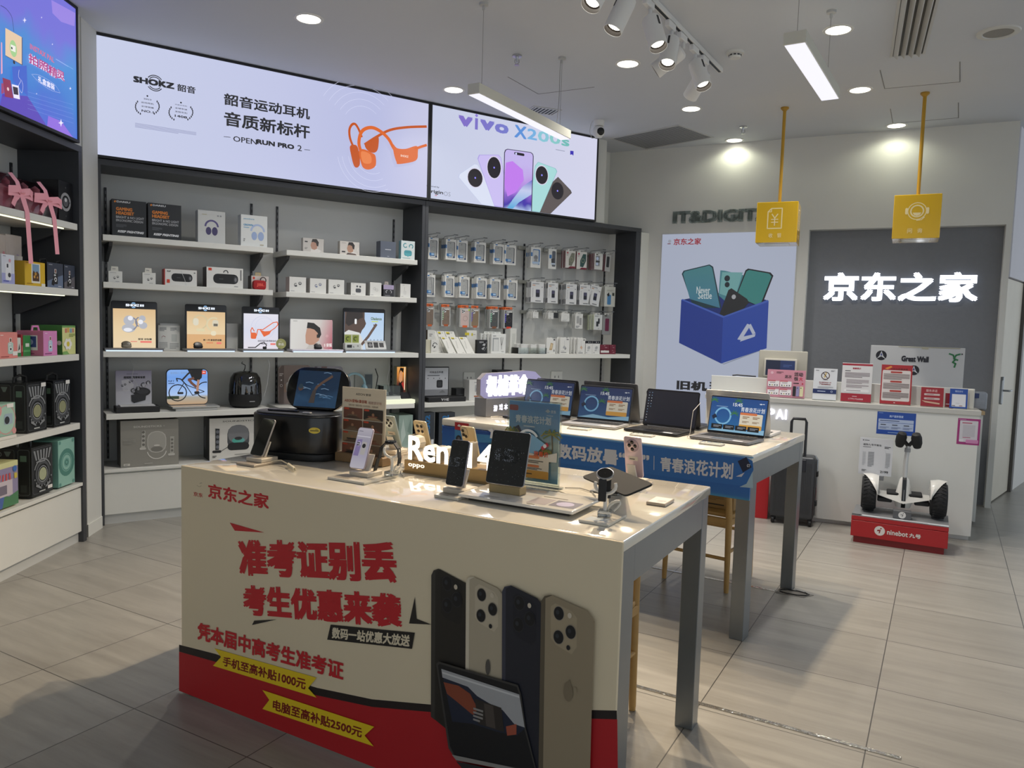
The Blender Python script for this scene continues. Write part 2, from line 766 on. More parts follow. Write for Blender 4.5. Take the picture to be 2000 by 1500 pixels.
pa, pb = gz(1939, 984), gz(1984, 952)
dv = pb - pa
DF = Frame(pa, math.degrees(math.atan2(dv.y, dv.x)))
zh = up(pa, 1972, 541)
ue = DF.hit(1984, 800)[0]
m = MB()
m.box(-.03, 3, 0, .2, zh, CEIL, C('#d6d5dc', .75, n=.02, sc=3))
m.box(ue + .1, 3, 0, .2, 0, zh, C('#d9d8d4', .7, n=.02, sc=3))
st('wall_door', m, DF.mat())
m = MB()
m.box(-.0, ue, .02, .06, .012, zh - .01, C('#ccc6b6', .5, n=.06, sc=5), .003)
d_ = st('door_1', m, DF.mat())
m = MB()
hu, hz = DF.hit(1958, 763, .0)
m.box(.035, .075, -.004, .02, hz - .13, hz + .13, STEEL, .004)
m.tube([(.055, 0, hz), (.055, -.05, hz), (.06, -.055, hz), (.16, -.055, hz)], .009, STEEL)
mk('door_handle', m, d_, Matrix())
m = MB()
m.box(.004, .026, -.002, .02, hz - .12, hz + .1, STEEL, .002)
mk('lock_plate', m, d_, Matrix())
m = MB()
m.box(ue + .005, ue + .095, -.01, .2, 0, zh, C('#55524e', .5))
st('trim_3', m, DF.mat())
u_, z_ = DF.hit(1992, 595, .0)
m = MB()
m.box(-.05, .05, -.02, .0, -.065, .065, '#1b1b1d', .006)
front(m, .1, .13, -.02, -.05, -.065).draw([('r', .15, .55, .45, .85, '#8e9296'), ('r', .55, .55, .85, .85, '#8e9296'), ('b', .15, .1, .85, .4, 3, '#77797c')])
solo('card_reader', 'black card reader beside the white door on the wall', 'card reader', DF.mat(max(u_, ue + .16), .0, z_), m)

# floor trims: shiny cable tape, socket opening
m = MB()
for a0, a1 in (((1238, 1339), (1760, 1482)), ((1258, 1105), (1530, 1158)),):
    p, q = gz(*a0), gz(*a1)
    n_ = (q - p).normalized().cross(Vector((0, 0, 1))) * .011
    m.add([p - n_, q - n_, q + n_, p + n_] + [v + Vector((0, 0, .003)) for v in (p - n_, q - n_, q + n_, p + n_)], [(4, 5, 6, 7), (0, 1, 5, 4), (1, 2, 6, 5), (2, 3, 7, 6), (3, 0, 4, 7)], C('#bdbbb4', .15, m=.85, n=.25, sc=30, bump=.8))
st('trim_4', m)
kc = crop(1180, 800, 3.846)
m = MB()
cp = gz(*kc(1425, 1380))
m.prism([(-.1, -.05), (.06, -.055), (.11, .02), (.04, .05), (-.09, .04)], 0, .002, C('#77736c', .8), 'z')
for q in range(9):
    a = q * .7
    m.tube([(.085 * math.cos(a), .04 * math.sin(a), .004), (.085 * math.cos(a + .8), .043 * math.sin(a + .8), .006)], .004, '#2b2a28', 5)
solo('floor_socket_hole', 'broken open cable hole in the floor tile by the far table leg', 'hole', Matrix.Translation(cp) @ rotz(-25), m)

# ================================================================ wall shelving
def standard(u, z0, z1, par, y=.385, mt='#26272a'):
    mb = MB()
    mb.box(u - .008, u + .008, y, y + .012, z0, z1, mt)
    n = int((z1 - z0) / .05)
    for i in range(n):
        mb.box(u - .003, u + .003, y - .001, y, z0 + .02 + i * .05, z0 + .045 + i * .05, '#6d6f72')
    mk('slotted_standard', mb, par)


def shelf(par, u0, u1, z, dep=.375, th=.042, br=(), led=False):
    mb = MB()
    mb.box(u0, u1, .008, dep, z - th, z, WHT, .002)
    o = mk('shelf', mb, par)
    for u in br:
        mb = MB()
        mb.prism([(.385, z - th), (.385, z - th - .13), (.36, z - th - .13), (.1, z - th - .03), (.08, z - th)], u - .012, u + .012, CHAR, 'x')
        mk('bracket', mb, o)
    if led:
        mb = MB()
        mb.box(u0, u1 - .12, .03, .045, z - th - .006, z - th, E('#f2f3cf', 1.6))
        mk('led_strip', mb, o, label='lit strip under the shelf')
    return o


def cabinet(par, u0, u1, ndoor=2):
    mb = MB()
    mb.box(u0, u1, .03, .4, .07, .385, WHT)
    mb.box(u0, u1, .0, .4, .388, .41, WHT, .002)
    mb.box(u0, u1, .035, .4, 0, .07, WHT2)
    o = mk('base_cabinet', mb, par)
    w = (u1 - u0) / ndoor
    for i in range(ndoor):
        mb = MB()
        mb.box(u0 + i * w + .002, u0 + (i + 1) * w - .002, .012, .03, .075, .375, WHT, .001)
        mk('cabinet_door', mb, o)


def shell(par, u0, u1, bk=True):
    for a in (u0, u1):
        mb = MB()
        mb.box(min(a), max(a), .0, .4, 0, 2.6, CHAR, .001)
        mk('side_panel', mb, par)
    mb = MB()
    mb.box(min(u0), max(u1), .0, .4, 2.6, 2.642, CHAR, .001)
    mk('header_board', mb, par)
    mb = MB()
    mb.box(max(u0), min(u1), .397, .41, .41, 2.6, WHT2)
    mk('back_panel', mb, par)


uB = [B.hit(x, 500, -.39)[0] for x in (207, 491, 541, 768, 989, 1024, 1182)]
sB = thing('shelving_unit', 'charcoal framed wall shelving with white shelves of audio gear', 'shelving unit', B.mat())
shell(sB, (-.05, .012), (2.555, 2.585))
for u in uB[:4]:
    standard(u, .43, 2.5, sB)
cabinet(sB, .012, 2.555)
ZB = (2.115, 1.778, 1.278, .82, .41)
for z in ZB[:2]:
    shelf(sB, .02, 1.233, z, br=uB[:2])
    shelf(sB, 1.341, 2.52, z - .006, br=uB[2:4])
shelf(sB, .014, 2.55, ZB[2])
shelf(sB, .03, 1.228, ZB[3])
shelf(sB, 1.30, 2.52, ZB[3])
sB2 = thing('shelving_unit', 'charcoal framed wall shelving hung with phone cases and chargers', 'shelving unit', B.mat())
shell(sB2, (2.587, 2.617), (5.13, 5.205))
for u in uB[4:]:
    standard(u, .43, 2.4, sB2)
cabinet(sB2, 2.617, 5.13)
shelf(sB2, 2.62, 5.12, 1.275)
shelf(sB2, 2.62, 5.12, .82)
for x0, y0, x1, y1 in ((905, 727, 960, 750), (1076, 725, 1110, 745)):
    a, b, c, d = B.rect(x0 + 0, y0, x0 + 22, y0 + 22, -.39)
    m = MB()
    m.box(a, c, .385, .397, b, d, '#e4e4de', .003)
    front(m, c - a, d - b, .385, a, b).draw([('r', .3, .4, .36, .6, '#555555'), ('r', .62, .4, .68, .6, '#555555')])
    mk('wall_socket', m, sB2)
sL = thing('shelving_unit', 'charcoal framed shelving by the blue camera advert lightbox', 'shelving unit', L.mat())
shell(sL, (-2.6, -2.56), (-.03, .012))
uL = [L.hit(x, 340, -.39)[0] for x in (22,)]
for u in uL + [-1.6]:
    standard(u, .43, 2.5, sL)
cabinet(sL, -2.56, -.03)
ZL = (2.131, 1.703, 1.277, .817, .42)
for i, z in enumerate(ZL[:4]):
    shelf(sL, -2.55, -.04, z, br=(uL[0], -1.6) if i < 2 else (), led=i < 2)

# ================================================================ lightboxes
def lightbox(name, label, fr, u0, u1, z0, z1, film, d=.03, back=0.):
    t = thing(name, label, 'lightbox', fr.mat())
    mb = MB()
    f = .018
    mb.box(u0, u1, -d, .029 + back, z0, z0 + f, '#1a1b1d')
    mb.box(u0, u1, -d, .029 + back, z1 - f, z1, '#1a1b1d')
    mb.box(u0, u0 + f, -d, .029 + back, z0 + f, z1 - f, '#1a1b1d')
    mb.box(u1 - f, u1, -d, .029 + back, z0 + f, z1 - f, '#1a1b1d')
    mk('frame', mb, t)
    mb = MB()
    mb.box(u0 + f, u1 - f, -d + .006, .0, z0 + f, z1 - f, film)
    return t, mb


LB = .86
k3 = crop(180, 40, 3.0303)
t, m = lightbox('advert_lightbox', 'long pale lavender lightbox advertising orange sports headphones', B, -.052, 2.599, 2.645, 3.497,
                grad('lavender_film', [(0, '#d4dbf6'), (.5, '#cdd2f3'), (.8, '#c3c8ef'), (1, '#d3d4f2')], 'X', 0, 2.6, LB))
A = PA(m, B, .0245, k3)
A.zmin = 2.664
ink = E('#26272c', .9)
A.text('SHOKZ', 243, 326, 487, 408, ink, .05)
for r in (38, 48):
    for a0 in (35, 215):
        A.ring(371, 371, r, 5, ink, a0, a0 + 110)
A.text('韶音', 503, 374, 612, 436, ink, .02)
for cx, cy in ((326, 505), (524, 540)):
    for s_ in (-1, 1):
        for i in range(8):
            t_ = R_(-60 + i * 14)
            x, y = cx + s_ * 70 * math.cos(t_ * .9), cy - 52 * math.sin(t_ * .9) + 5
            A.circ(x, y, 6.5, E('#3d3e46', .8), .55)
    A.circ(cx, cy - (57 if cx < 400 else 52), 5, ink)
A.text('2023', 303, 460, 349, 476, ink, .01)
A.text('运动耳机', 288, 480, 363, 502, ink, .01)
A.text('全球销量', 288, 503, 364, 525, ink, .01)
A.text('NO.1', 291, 528, 362, 553, ink, .02)
A.text('开放式耳机', 488, 495, 560, 513, ink, .006)
A.text('全球申请', 488, 514, 560, 535, ink, .01)
A.text('发明专利', 488, 535, 560, 556, ink, .01)
A.text('1408', 487, 558, 560, 584, ink, .02)
A.bars(252, 606, 614, 690, 4, E('#a9aed0', .9))
A.text('韶音运动耳机', 778, 430, 1285, 590, ink, .022)
A.text('音质新标杆', 778, 536, 1285, 705, ink, .022)
A.text('OPEN', 832, 684, 972, 738, ink, 0)
A.text('RUN PRO', 972, 703, 1193, 766, ink, .045)
A.text('2', 1212, 738, 1238, 776, ink, 0)
A.poly((776, 688, 816, 692, 816, 695, 776, 691), ink)
A.poly((1252, 764, 1286, 768, 1286, 771, 1252, 767), ink)
for r in (70, 110, 150, 190, 230):
    A.ring(1650, 800, r, 1.5, E('#dfe2fa', 1), 190, 300)
    A.ring(1600, 640, r + 60, 1.5, E('#dcdff9', 1), 50, 150)
o1, o2, o3 = E('#d9672c', 1), E('#c0551f', 1), E('#e8834b', 1)
A.line((1610, 735, 1680, 690, 1760, 650, 1860, 634, 1972, 630), 15, o2)
A.blob((1610, 730, 1650, 705, 1688, 690, 1690, 740, 1680, 775, 1655, 785, 1620, 765), o2)
A.line((1545, 760, 1522, 700, 1518, 650, 1532, 620, 1552, 616, 1572, 645, 1590, 690), 14, o2)
A.blob((1522, 745, 1560, 742, 1576, 790, 1580, 850, 1565, 872, 1545, 862, 1528, 800), o2)
A.line((1590, 790, 1574, 730, 1585, 670, 1615, 642, 1660, 638, 1710, 665, 1750, 705, 1775, 750, 1800, 790), 20, o1)
A.blob((1575, 770, 1605, 765, 1650, 785, 1672, 805, 1672, 862, 1635, 884, 1598, 872, 1580, 820), o1)
A.blob((1588, 778, 1640, 795, 1645, 845, 1598, 842), o3)
A.blob((1775, 735, 1800, 758, 1850, 762, 1915, 745, 1922, 785, 1908, 832, 1810, 852, 1795, 838, 1780, 790), o1)
A.line((1900, 765, 1940, 750, 1972, 740), 15, o1)
A.text('SHOKZ', 1820, 795, 1866, 815, E('#f3d9c8', 1), .02)
mk('film', m, t)

k8 = crop(820, 180, 5)
u1b = B.hit(1169, 300, .03)[0]
t, m = lightbox('advert_lightbox', 'pale lightbox with a fan of five coloured phones', B, 2.601, u1b, 2.645, 3.497,
                grad('pale_film', [(0, '#d2d9f2'), (1, '#e0e0f8')], 'X', 2.6, 4.6, LB))
A = PA(m, B, .0245, k8)
A.zmin = 2.664
for s_, b in (('v', (377, 222, 515, 350)), ('ı', (540, 252, 565, 368)), ('v', (588, 262, 727, 388)), ('o', (733, 298, 865, 416))):
    A.text(s_, *b, grad('violet_print', [(0, '#8a6fd0'), (1, '#7d82d6')], 'X', 2.8, 3.4, LB), .035)
A.poly((553, 210, 570, 232, 553, 246, 537, 226), E('#8a78d2', 1))
for s_, b, h in (('X', (925, 316, 1040, 462), '#5b8fd6'), ('2', (1050, 350, 1142, 474), '#74aede'), ('0', (1153, 372, 1258, 497), '#86c4d4'), ('0', (1268, 392, 1372, 517), '#86c6c6'), ('s', (1383, 455, 1458, 535), '#70b9b4')):
    A.text(s_, *b, E(h, 1), .02)
A.bars(1325, 555, 1452, 590, 1, E('#8f95ac', 1))
A.poly((1467, 572, 1500, 576, 1498, 620, 1482, 608, 1466, 612), E('#3a2fae', 1))
A.text('Powered by', 66, 905, 187, 940, ink, .0)
A.text('origin', 66, 945, 225, 1010, ink, .02)
A.text('OS', 232, 968, 297, 1020, E('#9498a8', 1), -.005)
A.ring(155, 1000, 14, 5, E('#c2313e', 1), 200, 340)
A.bars(66, 1040, 215, 1064, 2, E('#c3c7e2', 1))


def fanphone(P, h, hl, cx, cy, r, rx):
    A.poly(P, E(hl, 1))
    c = A.p(*P)
    mx, mz = sum(q[0] for q in c) / len(c), sum(q[1] for q in c) / len(c)
    A.A.poly([(mx + (q[0] - mx) * .955, mz + (q[1] - mz) * .975) for q in c], h if not isinstance(h, str) else E(h, 1))
    A.circ(cx, cy, r + 9, E('#d9d4e8', 1) if cx < 1300 else E('#57504f', 1), rx)
    A.circ(cx, cy, r, E('#1c1720', 1), rx)
    A.circ(cx, cy, 9, E('#8d86ff', 1.1))


fanphone((372, 830, 380, 800, 530, 700, 560, 705, 800, 1160, 605, 1137), '#d9dff2', '#c0c8e4', 538, 838, 90, .95)
fanphone((560, 650, 575, 612, 765, 612, 790, 640, 880, 1170, 725, 1152), '#c9bdf0', '#a99be0', 722, 738, 104, .76)
fanphone((1290, 880, 1345, 828, 1470, 960, 1480, 985, 1270, 1225, 1130, 1225), '#5a5252', '#39342f', 1340, 965, 84, .9)
fanphone((1120, 720, 1150, 682, 1320, 745, 1337, 775, 1165, 1210, 1050, 1200), '#a6d8d8', '#86bdc4', 1186, 812, 88, .85)
A.poly((818, 590, 828, 565, 850, 555, 1080, 588, 1100, 605, 1106, 630, 1088, 1197, 806, 1165), E('#3a3550', 1))
zt0, zb0 = A.p(960, 560)[0][1], A.p(960, 1190)[0][1]
A.poly((826, 594, 836, 570, 852, 562, 1076, 594, 1094, 610, 1098, 632, 1080, 1195, 813, 1163),
       grad('phone_wall', [(0, '#4aa6de'), (.22, '#b8cdf6'), (.34, '#4130b0'), (.55, '#b987ee'), (.8, '#c8a8f2'), (1, '#cfc0fa')], 'Z', zb0, zt0, LB, wob=.5))
A.poly((835, 690, 900, 675, 1000, 760, 1010, 860, 930, 980, 850, 1020, 822, 900), E('#c37df0', .95))
A.poly((845, 1163, 900, 1050, 1000, 920, 1090, 860, 1085, 1000, 960, 1080, 900, 1165), grad('phone_petal', [(0, '#57b2e8'), (.6, '#cfd8fb'), (1, '#4b49c8')], 'Z', zb0, zt0 - .25, LB))
A.rrect(916, 585, 1015, 628, .03, E('#18131e', 1))
A.circ(934, 603, 11, E('#cfd6ff', 1))
mk('film', m, t)

k1 = crop(0, 0, 4.6875)
t, m = lightbox('advert_lightbox', 'blue and violet lightbox advertising a gift boxed instant camera', L, -2.6, -.07, 2.645, 3.497,
                grad('night_film', [(0, '#7a5fd8'), (.3, '#5468dc'), (.55, '#4585dd'), (.8, '#4f97e2'), (1, '#7e7be6')], 'Z', 2.65, 3.5, LB, wob=.6))
A = PA(m, L, .0245, k1)
A.zmin = 2.664
pk, pk2, wt_ = E('#e889c6', 1), E('#b23a86', 1), E('#ece8ff', 1)
A.poly((470, 0, 690, 120, 680, 240, 560, 200, 480, 120), E('#9a86e2', 1))
A.poly((20, 860, 250, 880, 430, 1190, 0, 1000), E('#5743b4', 1))
A.poly((440, 1060, 560, 1110, 670, 1290, 430, 1180), E('#8f6adb', 1))
for i in range(5):
    A.line((250, 840 + i * 38, 670, 960 + i * 42), 1.2, E('#9fb6f2', 1))
for x, y, r in ((222, 185, 26), (555, 1125, 36), (640, 810, 16), (376, 160, 10), (475, 405, 10), (330, 858, 9)):
    A.poly((x, y - r, x + r * .2, y - r * .2, x + r * .7, y, x + r * .2, y + r * .2, x, y + r, x - r * .2, y + r * .2, x - r * .7, y, x - r * .2, y - r * .2), wt_)
A.line((0, 50, 50, 80, 95, 140, 110, 200, 120, 290), 6, E('#33406e', 1))
A.poly((42, 255, 200, 345, 200, 600, 42, 510), E('#4f5378', 1))
A.poly((42, 255, 192, 340, 192, 590, 42, 505), E('#e6c9a8', 1))
A.circ(115, 445, 75, E('#a5cf8e', 1), .7)
A.poly((90, 405, 135, 425, 135, 480, 92, 460), E('#efeee6', 1))
A.circ(100, 440, 11, E('#2b2a30', 1))
A.circ(120, 570, 16, E('#2b2a30', 1))
A.poly((0, 385, 10, 390, 14, 670, 0, 680), E('#e8a6c2', 1))
A.poly((100, 610, 235, 600, 245, 880, 110, 740), E('#3f62c8', 1))
A.line((165, 640, 160, 700, 180, 740, 160, 790, 190, 850, 200, 780, 185, 730), 3, wt_)
A.poly((12, 710, 85, 735, 112, 900, 35, 885), E('#8d2b4e', 1))
A.poly((97, 770, 158, 785, 172, 910, 115, 895), wt_)
A.poly((105, 790, 152, 802, 158, 870, 115, 862), E('#2e2430', 1))
A.circ(62, 815, 16, E('#e4c4c8', 1))
A.poly((0, 760, 18, 765, 25, 850, 0, 860), E('#a23f6b', 1))
A.text('INSTAX PAL', 262, 395, 485, 577, E('#d7688f', 1), .02, .0)
for dx, c_, b_ in ((0, wt_, .075), (2, pk2, .02)):
    A.text('拍', 248, 478, 338, 620, c_, b_)
    A.text('照', 340, 535, 430, 670, c_, b_)
    A.text('精', 428, 585, 512, 725, c_, b_)
    A.text('灵', 505, 625, 580, 750, c_, b_)
A.text('礼盒套装', 332, 690, 486, 830, wt_, .02)
A.line((275, 680, 350, 690, 480, 770, 535, 848), 1.6, wt_)
A.line((275, 682, 330, 740, 440, 820, 535, 850), 1.6, wt_)
A.bars(495, 535, 655, 640, 2, E('#a9c2f6', 1))
mk('film', m, t)

# ================================================================ ceiling fittings
GLOW = E('#fff9ea', 7)


def gc(x, y):
    return gz(x, y, CEIL)


def at(x, y, z=CEIL, rot=0.):
    return Matrix.Translation(gz(x, y, z)) @ rotz(rot)


where = ('nearest to the lavender lightbox', 'above the lavender lightbox end', 'between pendant lamp and spotlight track', 'beside the wire of the wide pendant lamp',
         'near the square air grille', 'behind the wide pendant lamp', 'against the sign wall by the first yellow pole', 'against the sign wall by the second yellow pole')
d0, DL_ = None, []
for i, (x, y) in enumerate(((603, 36), (886, 175), (1226, 124), (1637, 58), (1350, 212), (1680, 175), (1438, 278), (1751, 250))):
    M = at(x, y)
    if i > 5:
        M = M @ Matrix.Translation(W.N * .10)
    lb = 'round recessed downlight ' + where[i]
    if d0 is None:
        d0 = thing('downlight', lb, 'ceiling light', M, 'recessed downlights')
        m = MB()
        m.lathe([(.075, -.001), (.076, -.006), (.092, -.005), (.095, 0)], '#d8d8d4', 32, caps=False)
        mk('rim', m, d0)
        m = MB()
        m.lathe([(.001, -.0035), (.0755, -.0035)], GLOW, 32, caps=False)
        mk('diffuser', m, d0)
        t = d0
    else:
        t = dup(d0, M, lb)
    DL_.append(t)

for i, t in enumerate(DL_):
    lamp('beam', 'SPOT', t, tr(0, 0, -.02), DOWN_W * (.08 if i > 5 else 1), '#f4f7dc' if i > 5 else '#fff9f0', spot_size=R_(160 if i > 5 else 125), spot_blend=.5 if i > 5 else .9, shadow_soft_size=.045)


def pendant(lab, A, Bp, zt, wd, ht, out0, out1, top0, top1, ext=.06):
    """linear pendant: A, Bp points under its two wires"""
    dv = Bp - A
    ln = dv.to_2d().length
    M = Matrix.Translation((A.x, A.y, zt)) @ rotz(math.degrees(math.atan2(dv.y, dv.x)))
    t = thing('linear_pendant', lab, 'pendant lamp', M, None)
    x0, x1 = -out0, ln + out1
    m = MB()
    m.box(x0, x1, -wd / 2, wd / 2, -ht, 0, C('#cfcec2', .4), .002)
    mk('housing', m, t)
    m = MB()
    m.box(x0 + .008, x1 - .008, -wd / 2 + .006, wd / 2 - .006, -ht - .003, -ht + .002, E('#f0effc', 1.05))
    mk('diffuser', m, t)
    for x, P in ((0, top0), (ln, top1)):
        m = MB()
        m.tube([(x, 0, 0), (x, 0, CEIL - zt - .03)], .0014, '#7f8080', 5)
        w = mk('wire', m, t)
        m = MB()
        m.lathe([(.004, -.045), (.008, -.04), (.008, -.018), (.028, -.015), (.028, 0)], '#b9bab8', 16, tr(x, 0, CEIL - zt))
        mk('canopy', m, w)
    lamp('glow', 'AREA', t, tr((x0 + x1) / 2, 0, -ht - .006), PEND_W, '#f3f5ff', shape='RECTANGLE', size=x1 - x0, size_y=wd * .9)
    return t


P0, P1 = gc(945, 6), gc(1098, 112)
t = pendant('slim linear pendant lamp in front of the phone lightbox', P0, P1, 3.0, .085, .062, .09, .10, 0, 0)
m = MB()
ln = (P1 - P0).to_2d().length
m.tube([(ln, .01, .5), (ln + .01, .02, .4), (ln + .02, .025, .2), (ln - .01, .02, .05), (ln - .06, .0, .0)], .0022, '#8c8d8c', 5)
mk('power_cord', m, t)
Q1 = gc(1624, 21)
zq = up(Q1, 1616, 163)
Q0 = gz(1557, 67, zq)
t = pendant('wide linear pendant lamp hanging beside the spotlight track', Vector((Q0.x, Q0.y, 0)), Vector((Q1.x, Q1.y, 0)), zq, .11, .062, .05, .13, 0, 0)

# spotlight track
A0, A1 = gc(1279, 0), gc(1408, 134)
dv = (A1 - A0).normalized()
A00 = A0 - dv * 1.6
tl = (A1 - A00).length
TM = Matrix.Translation(A00) @ rotz(math.degrees(math.atan2(dv.y, dv.x)))
m = MB()
m.box(0, tl, -.018, .018, -.032, 0, '#d9d9d6', .002)
m.box(.02, tl - .02, -.009, .009, -.033, -.031, '#1c2426')
solo('lighting_track', 'long white ceiling track carrying the spotlights', 'track', TM, m)


def spot(lab, s, yaw, tilt, lit=True, w=0., box=True):
    """track head at distance s along the track; tilt from straight down towards yaw"""
    M = TM @ tr(s, 0, -.034)
    t = thing('track_spotlight', lab, 'spotlight', M, 'spotlights on the ceiling track')
    m = MB()
    m.box(-.09, .03, -.016, .016, -.042, 0, '#dcdcda', .004)
    mk('adapter', m, t)
    m = MB()
    m.tube([(0, 0, -.04), (0, 0, -.085)], .011, '#d5d5d3', 10)
    mk('neck', m, t)
    Mb = tr(0, 0, -.085) @ rotz(yaw) @ roty(-tilt) @ tr(0, 0, -.005)
    m = MB()
    m.lathe([(.001, 0), (.036, 0), (.051, -.014), (.054, -.034), (.054, -.21), (.051, -.213), (.049, -.19)], '#dededc', 28, caps=False)
    b = mk('can', m, t, Mb)
    m = MB()
    m.lathe([(.0505, -.211), (.045, -.188), (.037, -.183)], '#37302c', 28, caps=False)
    mk('baffle', m, b)
    m = MB()
    m.lathe([(.001, -.184), (.0385, -.183)], GLOW if lit else C('#2a2a2b', .3), 24, caps=False)
    mk('lens', m, b)
    m = MB()
    m.box(.053, .056, -.006, .006, -.09, -.03, '#2a2a2b')
    mk('slot', m, b)
    if lit and w:
        lamp('beam', 'SPOT', b, tr(0, 0, -.192), w, '#ffe6c2', spot_size=R_(95), spot_blend=.75, shadow_soft_size=.02)
    return t


def ts(x, y):
    return (gz(x, y, CEIL - .03) - A00).dot(dv)


spot('white track spotlight hanging first, mostly out of frame', ts(1190, -85), 162, 31, True, SPOT_W * 1.9)
spot('white track spotlight tilted away showing a thin lit rim', ts(1240, -42), 140, 25, True, SPOT_W * .6)
spot('white track spotlight lit and largest in view', ts(1268, 3), -118, 24, True, SPOT_W)
spot('white track spotlight lit, beside the dark capped one', ts(1316, 45), -172, 26, True, SPOT_W)
spot('white track spotlight turned away showing its dark cap', ts(1340, 68), 102, 55, False)
spot('white track spotlight lit, last but one on the track', ts(1362, 92), -118, 26, True, SPOT_W * .7)
spot('white track spotlight at the very end of the track', ts(1384, 112), 56, 50, False)

# ventilation
def grille(lab, pts, n, dark, z=CEIL, vertical=False, name='air_grille'):
    P = [gz(x, y, z) for x, y in pts]          # a, b along; c, d back
    o = P[0]
    X = P[1] - P[0]
    Y = P[3] - P[0]
    X.z = Y.z = 0
    w, h = X.length, Y.length
    ang = math.degrees(math.atan2(X.y, X.x))
    s = 1 if X.cross(Y).z > 0 else -1
    t = thing(name, lab, 'air vent', Matrix.Translation(o) @ rotz(ang))
    m = MB()
    y0, y1 = (0, h) if s > 0 else (-h, 0)
    f = .018
    for a in ((-f, w + f, y0 - f, y0), (-f, w + f, y1, y1 + f), (-f, 0, y0, y1), (w, w + f, y0, y1)):
        m.box(*a, -.006, 0, '#bfc0c0')
    mk('frame', m, t)
    m = MB()
    m.box(0, w, y0, y1, -.001, 0, '#17181a')
    mk('backing', m, t)
    m = MB()
    for i in range(n):
        if vertical:
            x = w * (i + .5) / n
            q = w / n
            m.prism([(x - q * .42, -.004), (x + q * .1, -.03), (x + q * .2, -.028), (x - q * .3, -.002)], y0, y1, C('#b9b9b6', .4), 'y')
        else:
            y = y0 + h * (i + .5) / n
            q = h / n
            m.box(0, w, y - q * dark, y + q * dark, -.005, -.003, '#b5b7b9')
    mk('slats', m, t)
    return t


grille('large square dark slatted air grille near the shelving end', ((1195.5, 270), (1324.5, 244.5), (1387.5, 267), (1263, 290)), 19, .2)
grille('small slatted air vent above the slim pendant lamp', ((1030, 217), (1044, 208), (1083, 217), (1066, 228)), 7, .22)
grille('long louvred air vent above the wide pendant lamp', ((1743.5, 109), (1802, 103), (1760, -60), (1690, -52)), 4, .3, vertical=True)


def hatch(lab, pts):
    t = MB()
    P = [gc(x, y) for x, y in pts]
    for p, q in zip(P[:-1], P[1:]):
        d = (q - p).normalized()
        n = d.cross(Vector((0, 0, 1))) * .003
        z = Vector((0, 0, -.0015))
        t.add([p - n + z, q - n + z, q + n + z, p + n + z, p - n, q - n, q + n, p + n], [(0, 1, 2, 3), (0, 1, 5, 4), (2, 3, 7, 6)], '#6a6b6d')
    return tag(mk('ceiling_hatch', t), lab, 'access hatch')


hatch('large flush access hatch seam beside the round ceiling speaker', ((1719, 136.5), (1728, 173), (1875, 160), (1875, 120)))
hatch('faint flush access hatch seam crossed by the second yellow pole', ((1739, 212), (1744, 241), (1872, 230), (1872, 200)))
hatch('flush access hatch seam behind the slim pendant lamp wires', ((991.5, 150), (1051.5, 183.6), (1161, 170)))


def sprinkler(x, y, lab):
    t = thing('sprinkler_head', lab, 'sprinkler', at(x, y), 'fire sprinklers')
    m = MB()
    m.lathe([(.006, -.05), (.008, -.03), (.012, -.012), (.035, -.01), (.035, 0)], SILV, 16)
    mk('escutcheon', m, t)
    m = MB()
    m.tube([(-.014, 0, -.03), (-.016, 0, -.05), (0, 0, -.066), (.016, 0, -.05), (.014, 0, -.03)], .003, SILV, 6)
    m.lathe([(.018, -.07), (.018, -.067)], SILV, 12)
    mk('deflector', m, t)


sprinkler(1010, 108, 'small chrome fire sprinkler head between the pendant wires')
sprinkler(1452, 247, 'small chrome fire sprinkler head near the sign wall')
t = thing('smoke_detector', 'round white smoke detector beside the track end', 'smoke detector', at(1436, 101))
m = MB()
m.lathe([(.001, -.045), (.035, -.045), (.042, -.035), (.042, -.02), (.06, -.016), (.062, 0)], '#cfcfcb', 28)
mk('body', m, t)
m = MB()
for i in range(10):
    a = R_(36 * i)
    m.X = rotz(36 * i)
    m.box(.034, .0435, -.009, .009, -.033, -.024, '#2c2c2d')
mk('vents', m, t)
t = thing('ceiling_speaker', 'round flush white speaker in the ceiling, near the long vent', 'speaker', at(1950, 63))
m = MB()
m.lathe([(.085, -.002), (.09, -.01), (.12, -.008), (.125, 0)], '#c9c9c4', 36, caps=False)
mk('rim', m, t)
m = MB()
m.lathe([(.001, -.006), (.0855, -.004)], C('#8b8984', .7, n=.1, sc=300), 36, caps=False)
mk('grille', m, t)

# little ceiling camera
cp = gc(1170, 236)
t = thing('security_camera', 'white dome security camera with a black eye on the ceiling', 'camera', Matrix.Translation(cp) @ rotz(8))
m = MB()
m.lathe([(.001, -.05), (.046, -.05), (.05, -.04), (.05, 0)], '#dcdcd8', 24)
mk('base', m, t)
m = MB()
m.lathe([(.002, -.16), (.03, -.155), (.05, -.135), (.058, -.105), (.05, -.07), (.03, -.052), (.002, -.05)], '#e2e2de', 24, tr(0, 0, .0))
h = mk('head', m, t)
m = MB()
m.lathe([(.002, .018), (.018, .016), (.034, .006), (.036, 0)], BLK, 24, tr(.008, -.046, -.108) @ rotx(100))
mk('lens', m, h)
m = MB()
m.tube([(-.06, 0, -.005), (-.075, 0, -.03), (-.085, .01, -.1), (-.06, .02, -.16), (-.02, .02, -.155)], .003, '#c9c9c5', 5)
mk('cable', m, t)

